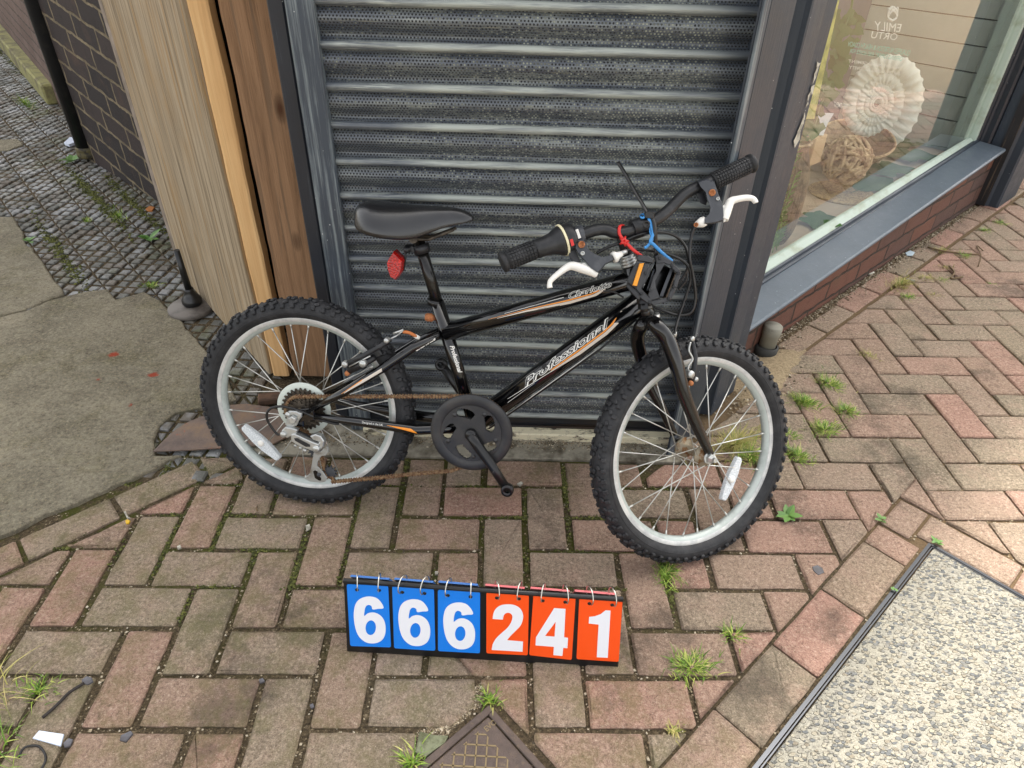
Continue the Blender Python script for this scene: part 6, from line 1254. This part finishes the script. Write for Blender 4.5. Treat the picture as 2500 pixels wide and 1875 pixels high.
# broad-leaved seedlings
M_LEAF = NT('weed_leaf'); c = M_LEAF.ramp(M_LEAF.island(), [(0, srgb(66, 106, 40)), (1, srgb(104, 140, 62))]); M_LEAF = M_LEAF.fin(c, .5, 0, .4)
def leafpoly(mb, base, d, L, W, up=.3, lob=0, curl=.15):
    side = Vector((-d.y, d.x, 0)).normalized(); K = 10; vs = [base]; out = []
    for sgn in (1, -1):
        row = []
        for k in range(K + 1):
            t_ = k / K; w = W * sin(pi * t_ ** .8) * (1 + (.35 * cos(t_ * pi * 2 * lob) if lob else 0)); row.append(base + d * L * t_ + Vector((0, 0, up * L * t_ - curl * L * t_ * t_ + .06 * w)) + side * w * sgn)
        out.append(row)
    mid = [base + d * L * (k / K) + Vector((0, 0, up * L * k / K - curl * L * (k / K) ** 2)) for k in range(K + 1)]
    for row in out: mb.add(mid + row, [(k, k + 1, K + 2 + k, K + 1 + k) for k in range(K)], True)
def seedling(px, py, r, n, label, seed):
    rr = random.Random(seed); c = G(px, py, -.02); m = MB()
    for k in range(n): a = 2 * pi * k / n + rr.uniform(-.4, .4); leafpoly(m, c + Vector((0, 0, rr.uniform(0, .08))), Vector((cos(a), sin(a), 0)), r * rr.uniform(.7, 1.2), r * .28, rr.uniform(.2, .7))
    return tag(m.build('seedling', M_LEAF, None, recalc=False, org=c), label, 'weed', 'broad leaved seedlings')
seedling(1923, 1262, .3, 7, 'leafy green seedling on the pavers just right of the front tyre', 1); seedling(2150, 1272, .18, 4, 'small green seedling where the border course bends', 2); seedling(2285, 1325, .15, 6, 'tiny seedling squeezed at the corner of the steel slab edging', 3)
seedling(365, 585, .5, 5, 'leafy weed in the alley joint nearest the partition', 4); seedling(75, 590, .3, 6, 'small weed at the broken slab edge far left', 5); seedling(180, 395, .55, 9, 'yellow green weed at the foot of the downpipe', 6); seedling(2180, 1442, .1, 5, 'tiny seedling midway along the steel edging', 7)
# dead twigs
M_TWIG = simple('dead_twig', srgb(110, 92, 68), .9)
def twig(pts, r, label, cat='twig', mat=None, z=.03): c = G(*pts[0], z); m = MB(); m.tube(smoothline([G(x, y, z + (k % 2) * .04) for k, (x, y) in enumerate(pts)], 4), r, 6); return tag(m.build('twig', mat or M_TWIG, None, org=c), label, cat)
twig([(2265, 603), (2300, 612), (2345, 618), (2390, 622)], .03, 'long pale dead stalk lying across the joints by the wall'); twig([(2388, 650), (2395, 625), (2385, 600), (2400, 612)], .022, 'bent dark twig standing up from the far pavers'); twig([(2318, 650), (2330, 665), (2322, 680), (2350, 676)], .035, 'clump of dead roots on the herringbone joint'); twig([(104, 1752), (140, 1720), (170, 1690), (205, 1668)], .028, 'dark forked twig on the pavers at lower left', mat=simple('dark_twig', srgb(44, 38, 36), .8)); twig([(628, 1236), (626, 1242), (629, 1248)], .02, 'tiny black twig on the paver below the rear wheel')
twig([(45, 1850), (60, 1825), (95, 1822), (112, 1850), (100, 1880)], .02, 'thin black wire loop lying at the bottom left corner', 'wire', simple('black_wire', srgb(30, 28, 28), .5))
def flake(pix, name, label, cat, mat, z=.02, h=.02, rot=0):
    m = MB(); m.prism([tuple(G(*p, z)[:2]) for p in pix], z - .02, z + h, ch=.006); return tag(m.build(name, mat, None, org=G(*pix[0], 0)), label, cat)
M_PAP = simple('white_paper', srgb(206, 216, 232), .6); M_SLATE = simple('slate_chip', srgb(92, 92, 98), .6, dirt=(40, srgb(70, 68, 72), .4, .6)); M_STON = simple('pale_pebble', srgb(186, 182, 168), .8, dirt=(60, srgb(140, 136, 124), .5, .6))
flake([(80, 1803), (96, 1784), (156, 1793), (148, 1822)], 'paper_scrap', 'white paper scrap lying on the pavers at lower left', 'paper', M_PAP, .03, .015)
flake([(296, 1796), (320, 1785), (325, 1792), (308, 1812), (293, 1808)], 'slate_chip', 'dark slate chip right of the white paper scrap', 'stone chip', M_SLATE); flake([(200, 1660), (212, 1652), (224, 1655), (228, 1664), (214, 1673), (201, 1668)], 'slate_chip', 'round slate chip at the end of the dark twig', 'stone chip', M_SLATE); flake([(155, 1815), (168, 1803), (178, 1806), (172, 1822), (158, 1826)], 'slate_chip', 'grey chip touching the white paper scrap', 'stone chip', M_SLATE)
flake([(1983, 1384), (1996, 1380), (2008, 1388), (2012, 1398), (1998, 1404), (1986, 1394)], 'stone_inlay', 'smooth dark oval stone on a cut paver by the border course', 'stone', M_SLATE, .012, .01)
flake([(306, 1272), (312, 1269), (318, 1272), (315, 1278), (308, 1279)], 'yellow_leaf', 'small yellow leaf in the joint of the left border course', 'leaf', simple('yellow_leaf', srgb(206, 164, 30), .6)); flake([(303, 1251), (307, 1248), (313, 1262), (319, 1265), (311, 1267)], 'feather', 'small white feather scrap above the yellow leaf', 'feather', M_STON)
flake([(1262, 1182), (1272, 1176), (1277, 1180), (1270, 1187)], 'stone_chip', 'grey stone chip beside the crank end', 'stone chip', M_STON); flake([(746, 1284), (756, 1280), (758, 1290), (748, 1296)], 'stone_chip', 'pale stone chip in the joint under the rear wheel', 'stone chip', M_STON); flake([(432, 1335), (440, 1331), (443, 1338), (434, 1341)], 'stone_chip', 'pale stone chip on the joint left of the rear wheel shadow', 'stone chip', M_STON); flake([(1062, 1396), (1070, 1396), (1069, 1403), (1062, 1404)], 'stone_chip', 'white pebble in the joint above the third blue card', 'stone chip', M_STON)
flake([(632, 1660), (642, 1656), (647, 1664), (635, 1669)], 'slate_chip', 'blue grey chip left of the number board in the wide joint', 'stone chip', M_SLATE); flake([(756, 1722), (764, 1718), (768, 1726), (760, 1731)], 'slate_chip', 'small chip in the sandy joint below the board left corner', 'stone chip', M_SLATE)
flake([(356, 512), (366, 505), (378, 508), (372, 516), (362, 516)], 'dead_leaf', 'curled orange dead leaf on the alley pavers by the partition', 'leaf', simple('orange_leaf', srgb(168, 104, 46), .7), .03, .05)
flake([(158, 353), (172, 340), (185, 340), (186, 352), (170, 358)], 'paper_scrap', 'white paper scrap beside the foot of the downpipe', 'paper', M_PAP, .05, .12)
flake([(2210, 618), (2222, 612), (2233, 617), (2228, 624), (2214, 624)], 'plastic_scrap', 'pale blue plastic scrap lying beside the wall course', 'litter', simple('blue_scrap', srgb(178, 196, 206), .4))
def butt(x0, y0, x1, y1, label): a = G(x0, y0, .04); b = G(x1, y1, .04); m = MB(); m.tube([a, b], .035, 10); return tag(m.build('cigarette_end', M_STON, None, org=a), label, 'cigarette end')
butt(2121, 670, 2133, 665, 'cigarette end lying by the brick base of the window'); butt(2213, 681, 2234, 686, 'cigarette end beside the large straw tuft')
# brick offcut in the soil behind the rear wheel
m = MB(); a = G(640, 975, .1); m.box(a + Vector((.5, .1, 0)), Vector((.6, .12, 0)), Vector((-.05, .18, 0)), (0, 0, .1), ch=.03); tag(m.build('brick_offcut', simple('brown_brick_offcut', srgb(98, 72, 54), .9, dirt=(30, srgb(70, 52, 40), .4, .6)), None, org=a), 'broken brown brick piece in the soil under the timber partition', 'brick')
# ================================================================ window display
def inwin(px, py, depth): return CAM + ray(px, py) * depth
VR = Vector((CR @ Vector((1, 0, 0)))); VUP = Vector((0, 0, 1))
M_PLASTER = simple('white_plaster', srgb(232, 235, 226), .7, dirt=(10, srgb(216, 208, 190), .5, .7), bump=(60, .001)); M_WICK = simple('wicker', srgb(206, 178, 140), .7, dirt=(30, srgb(140, 108, 76), .45, .6)); M_WICKD = simple('dark_wicker', srgb(140, 116, 84), .7, dirt=(30, srgb(100, 80, 56), .45, .6))
def amm():
    cdep = 28.6; c = inwin(2142, 250, cdep); n = (CAM - c); n.z *= .35; n.normalize(); r = Vector((0, 0, 1)).cross(n).normalized(); up = n.cross(r)
    o_ = sofxy(c); print('ammonite so', o_, c.z)
    R0 = 2.0; g = .63; m = MB(); pts = []; rad = []; tot = 5.2; per = 170; N_ = int(tot * per)
    for i in range(N_):
        tt = i / per; Ro = R0 * g ** tt; Ri = R0 * g ** (tt + 1); rc = (Ro + Ri) / 2; a = radians(-78) + 2 * pi * tt; rb = 1 + .17 * (max(0, sin(2 * pi * 30 * tt)) ** .7); pts.append(c + (r * cos(a) * .86 + up * sin(a) * 1.12) * rc + n * .22 * (1 - rc / R0) * 1.5); rad.append((Ro - Ri) / 2 * 1.14 * rb)
    m.tube(pts, rad, 14, up=n, flat=.8); th_ = thing('ammonite_plaque', c, 'large white ribbed ammonite plaster ornament standing in the shop window', 'ornament'); m.build('spiral_shell', M_PLASTER, th_, recalc=False)
amm()
def at_floor(px, py, z=2.2): return G(px, py, z)
# shallow basket behind the ball
bc_ = inwin(2092, 352, 28.4); 
def basket(c, R1, R2, H, mat, label, tilt=Vector((0, 0, 1))):
    th_ = thing('basket', c, label, 'basket'); m = MB(); n = 13
    ax = tilt.normalized(); u = Vector((1, 0, 0)); u = (u - ax * u.dot(ax)).normalized(); v = ax.cross(u)
    for k in range(n): t_ = k / (n - 1); rr = R2 + (R1 - R2) * t_ ** .7; m.tube([c + (u * cos(a) + v * sin(a)) * rr + ax * (H * t_) for a in [2 * pi * j / 40 for j in range(40)]], H / n * .62, 6, closed=True)
    m.lathe(c, ax, [(0, 0), (R2, .01), (R1 - .04, H)], 40); m.build('woven_body', mat, th_, recalc=False)
    m = MB(); m.tube([c + (u * cos(a) + v * sin(a)) * R1 + ax * (H + .02) for a in [2 * pi * j / 40 for j in range(40)]], .05, 8, closed=True); m.build('rim', M_WICK, th_, recalc=False)
basket(bc_ + Vector((0, .2, -.55)), 1.45, .8, .8, M_WICKD, 'shallow woven basket in the shop window beneath the ammonite', Vector((-.05, -.25, 1)))
bcen = inwin(2067, 390, 26.6); rr = random.Random(21); m = MB()
for k in range(34):
    ax = Vector((rr.gauss(0, 1), rr.gauss(0, 1), rr.gauss(0, 1))).normalized(); u = ax.orthogonal().normalized(); v = ax.cross(u); off = rr.uniform(-.35, .35); R_ = .86 + rr.uniform(-.03, .03); a0 = rr.uniform(0, 6.28); L_a = rr.uniform(3.0, 6.0); w1 = rr.uniform(0, 6)
    m.tube([bcen + (u * cos(a) + v * sin(a)) * sqrt(R_ * R_ - off * off) + ax * (off + .08 * sin(3 * a + w1)) for a in [a0 + L_a * j / 26 for j in range(27)]], rr.uniform(.045, .075), 7)
t_ = tag(m.build('wicker_ball', M_WICK, None, recalc=False, org=bcen), 'woven ball of thick pale wicker strands in the shop window', 'wicker ball')
# ribbed vase at the left of the window
vc = so(2.2, -2.05, 2.2); th_ = thing('ribbed_vase', vc, 'tall brown ribbed vase standing at the left of the shop window', 'vase'); m = MB(); K = 44; prof = [(.55, 0), (.72, .5), (.78, 1.3), (.74, 2.2), (.6, 2.8), (.5, 3.1), (.52, 3.3)]; pp = smoothline([Vector((r_, h_, 0)) for r_, h_ in prof], 4); vs = []
for p_ in pp:
    for k in range(K * 4): a = 2 * pi * k / (K * 4); r_ = p_.x * (1 + .035 * (1 if k % 4 in (1, 2) else -1)); vs.append(vc + Vector((cos(a) * r_, sin(a) * r_, p_.y)))
KK = K * 4; m.add(vs, [(i * KK + k, i * KK + (k + 1) % KK, (i + 1) * KK + (k + 1) % KK, (i + 1) * KK + k) for i in range(len(pp) - 1) for k in range(KK)], True); m.build('ribbed_body', simple('grey_brown_rattan', srgb(140, 118, 92), .7, dirt=(20, srgb(96, 80, 62), .45, .6)), th_, recalc=False)
m = MB(); m.lathe(vc + Vector((0, 0, 3.28)), (0, 0, 1), [(.42, -.3), (.46, 0), (.56, .02), (.58, .07), (.5, .08)], 40); m.build('rim', M_WICK, th_)
# wooden block in front of the vase mouth
m = MB(); q = inwin(1990, 366, 24.4); m.box(q, WT * .42, Vector((0, 0, .5)), WN * .12, ch=.03); tag(m.build('wooden_block', simple('pale_wood_block', srgb(196, 164, 124), .6), None, org=q), 'pale wooden block beside the ribbed vase in the window', 'block')
# straw mat, small bowl
mc = so(8.3, -2.45, 2.2); m = MB(); 
for k in range(14): r_ = .1 + k * .085; m.tube([mc + Vector((cos(a) * r_, sin(a) * r_, .04)) for a in [2 * pi * j / 40 for j in range(40)]], .05, 6, closed=True)
tag(m.build('straw_mat', simple('straw', srgb(196, 166, 116), .85, dirt=(90, srgb(150, 120, 80), .45, .6)), None, recalc=False, org=mc), 'round straw mat lying on the window deck under the wicker ball', 'mat')
# big leaves on the deck
M_DL = simple('dark_green_leaf', srgb(50, 88, 42), .75, 0, .25, dirt=(12, srgb(80, 112, 58), .5, .7))
def bigleaf(px, py, a, L, label, z=2.26):
    c = at_floor(px, py, z); m = MB(); d = Vector((cos(a), sin(a), 0)); leafpoly(m, c - d * L / 2, d, L, L * .32, .12, 7, .1); m.tube([c - d * L * .65, c - d * L * .1 + Vector((0, 0, .06))], .025, 5)
    return tag(m.build('artificial_leaf', M_DL, None, recalc=False, org=c), label, 'leaf', 'large leaves on the window deck')
bigleaf(2135, 452, .6, 2.6, 'dark lobed leaf lying right of the straw mat'); bigleaf(2165, 418, .2, 2.8, 'dark lobed leaf lying right of the small basket'); bigleaf(2230, 385, -.1, 2.8, 'dark leaf in the middle of the window deck'); bigleaf(2290, 350, .3, 2.6, 'dark leaf farthest right on the window deck'); bigleaf(2000, 540, 1.2, 2.0, 'broad leaf lying between vase and glazing bead'); bigleaf(2185, 350, 1.4, 2.4, 'dark leaf tucked behind the basket edge')
# tufts of artificial fern before the vase
fe = thing('artificial_fern', so(1.2, -1.5, 2.2), 'pale green artificial fern in front of the ribbed vase in the window', 'fern'); rr = random.Random(44); mF = simple('fern_green', srgb(128, 158, 72), .7)
for k in range(9):
    b = so(.6 + rr.uniform(0, 1.6), -1.35 - rr.uniform(0, .25), 2.2); top_ = b + Vector((rr.uniform(-.3, .3), rr.uniform(-.1, .1), rr.uniform(1.2, 3.4))); m = MB(); ln = smoothline([b, (b + top_) / 2 + Vector((rr.uniform(-.2, .2), 0, 0)), top_], 7); m.tube(ln, .018, 5)
    for j in range(2, len(ln)):
        for sd in (1, -1): leafpoly(m, ln[j], (VR * sd * .8 + Vector((0, 0, .6))).normalized(), .34 * (1 - j / len(ln) * .5), .05, .2)
    m.build('frond', mF, fe, recalc=False)
# ivy garland
M_IVY = NT('ivy'); c = M_IVY.ramp(M_IVY.island(), [(0, srgb(44, 84, 40)), (1, srgb(84, 124, 60))]); M_IVY = M_IVY.fin(c, .5)
iv = thing('ivy_garland', onwall(2050, 0, -1.7), 'artificial ivy garland hanging down inside the left of the shop window', 'garland'); rr = random.Random(4)
stem_ = smoothline([onwall(x, y, -1.6) for x, y in ((2085, -60), (2078, 20), (2060, 70), (2050, 120), (2052, 160), (2030, 200), (2015, 230), (2000, 262), (1990, 300), (1978, 330))], 6); m = MB(); m.tube(stem_, .035, 6); m.build('stem', M_IVY, iv)
def ivyleaf(mb, c, s, rr):
    n = (CAM - c).normalized() + Vector((rr.gauss(0, .35), rr.gauss(0, .35), rr.gauss(0, .35))); n.normalize(); u = n.orthogonal().normalized(); v = n.cross(u); a0 = rr.uniform(0, 6.28); out = [(0, -.2), (.5, -.5), (.9, -.1), (.55, .25), (.45, .6), (0, 1.1), (-.45, .6), (-.55, .25), (-.9, -.1), (-.5, -.5)]
    mb.add([c + n * .05 * s] + [c + (u * (x * cos(a0) - y * sin(a0)) + v * (x * sin(a0) + y * cos(a0))) * s for x, y in out], [(0, 1 + k, 1 + (k + 1) % 10) for k in range(10)])
for k in range(44):
    m = MB(); ivyleaf(m, stem_[rr.randrange(len(stem_))] + Vector((rr.gauss(0, .22), rr.gauss(0, .1), rr.gauss(0, .22))), rr.uniform(.22, .38), rr); m.build('ivy_leaf', M_IVY, iv, recalc=False)
m = MB(); ln = [onwall(x, y, -1.35) for x, y in ((2022, 0), (2046, 0), (1985, 290), (1962, 290))]; m.add(ln, [(0, 1, 2, 3)]); o = m.build('net_strip', simple('lime_net', srgb(176, 178, 92), .8, dirt=(18, srgb(120, 130, 60), .4, .6)), iv, recalc=False); o.modifiers.new('t', 'SOLIDIFY').thickness = .004
# eucalyptus sprig and paper cone by the panelling
eu = thing('eucalyptus_sprig', inwin(2385, 70, 33), 'grey green eucalyptus sprig hanging before the boards at upper right of the window', 'sprig'); mE = simple('eucalyptus', srgb(62, 84, 70), .5)
m = MB(); m.tube(smoothline([inwin(x, y, 32.5) for x, y in ((2420, -10), (2405, 30), (2392, 70), (2375, 110))], 4), .04, 6); m.build('stem', mE, eu)
for (x, y, s_) in ((2345, 72, .5), (2385, 85, .75), (2400, 40, .4), (2425, 70, .4), (2360, 92, .4), (2412, 10, .4), (2372, 60, .4)): m = MB(); c = inwin(x, y, 32.3); n = (CAM - c).normalized(); m.lathe(c, n, [(0, .04), (s_ * .6, .03), (s_, .0)], 14); m.build('round_leaf', mE, eu, recalc=False)
pcn = MB(); P3 = [inwin(x, y, 31.5) for x, y in ((2385, -20), (2430, -30), (2395, 35), (2342, 72), (2365, 20))]; pcn.add(P3, [(0, 1, 2, 3, 4)]); t = NT('blue_print'); v = t.vor(14); t_ = pcn.build('paper_pennant', t.fin(t.mix(t.th(v, .35, .45), srgb(96, 170, 200), srgb(52, 126, 172)), .6), None, recalc=False, org=P3[0]); t_.modifiers.new('t', 'SOLIDIFY').thickness = .003; tag(t_, 'blue patterned paper pennant hanging at the upper right of the window', 'pennant')
m = MB(); P3 = [onwall(x, y, -1.75) for x, y in ((1982, 276), (2034, 276), (2018, 302), (2008, 330), (1992, 330), (2002, 300))]; m.add(P3, [tuple(range(6))]); t_ = m.build('paper_tag', simple('pale_tag', srgb(196, 206, 214), .5), None, recalc=False, org=P3[0]); t_.modifiers.new('t', 'SOLIDIFY').thickness = .003; tag(t_, 'pale paper tag hanging among the ivy in the window', 'tag')
# reflection of a street banner, painted as mirrored letters just behind the glass
M_VW = simple('white_banner_reflection', srgb(206, 210, 208), .5); M_VT = simple('teal_banner_reflection', srgb(96, 180, 168), .5)
glass = [o for o in bpy.data.objects if o.name == 'window_glass'][0]
d1 = lambda x, y: (2000 + x / 2.54, y / 2.54)
def reflected_text(body, q, mat, off=.0):
    return facetext(body, q, 0, mat, glass, off=off, fn=lambda x, y: onwall(*d1(x, y), -1.135))
reflected_text('EMILY', ((500, 198), (345, 190), (342, 130), (512, 150)), M_VW); reflected_text('ORTU', ((480, 250), (318, 236), (330, 192), (490, 208)), M_VW)
reflected_text('QUALIFIED NUTRITION & HEALTH COACH', ((556, 352), (178, 292), (184, 256), (570, 312)), M_VT, .006); reflected_text('OFFERING SUPPORT AND ADVICE FOR', ((510, 380), (188, 326), (192, 302), (520, 352)), M_VT, .006)
k3 = lambda x, y: ((x / 2.38) * 2.54, (y / 2.38) * 2.54)
for body, q in (('WEIGHT MANAGEMENT', ((480, 405), (170, 362), (172, 345), (484, 386))), ('INCREASING ACTIVITY', ((466, 440), (172, 400), (174, 380), (470, 420))), ('GUT HEALTH', ((430, 515), (300, 492), (302, 472), (434, 495))), ('TREATMENT', ((166, 636), (84, 618), (86, 590), (168, 608)))): reflected_text(body, [k3(*p) for p in q], M_VW, .004)
m = MB(); ctr = d1(452, 88)
for pts in ([(452, 128), (425, 110), (424, 80), (440, 52), (452, 42)], [(452, 128), (478, 110), (482, 80), (468, 52), (452, 42)], [(440, 50), (470, 78), (478, 100)], [(470, 50), (440, 78), (428, 104)], [(432, 50), (430, 80)], [(486, 45), (482, 80)]): m.tube(smoothline([onwall(*d1(*p), -1.135) for p in pts], 4), .035, 5)
m.build('logo', M_VW, glass, recalc=False)
# flaking white paint on the pilaster edge
m = MB(); rr = random.Random(6)
for (x, y, s_) in ((2000, 162, .1), (1997, 175, .09), (1992, 190, .08), (1985, 222, .1), (1978, 236, .06), (1974, 256, .06), (1967, 285, .07), (1962, 300, .12), (1955, 318, .14), (1950, 335, .16), (1998, 168, .06)):
    c = hit(x - 3, y, WN, W0.dot(WN) + .83); m.add([c + WT * rr.uniform(-1, 1) * s_ * .5 + Vector((0, 0, 1)) * rr.uniform(-1, 1) * s_ + WT * s_ * .6 * cos(a) + Vector((0, 0, s_ * 1.1 * sin(a))) for a in (0, 1.3, 2.4, 3.6, 5)], [(0, 1, 2, 3, 4)])
m.build('flaking_paint', M_STON, shop, recalc=False)
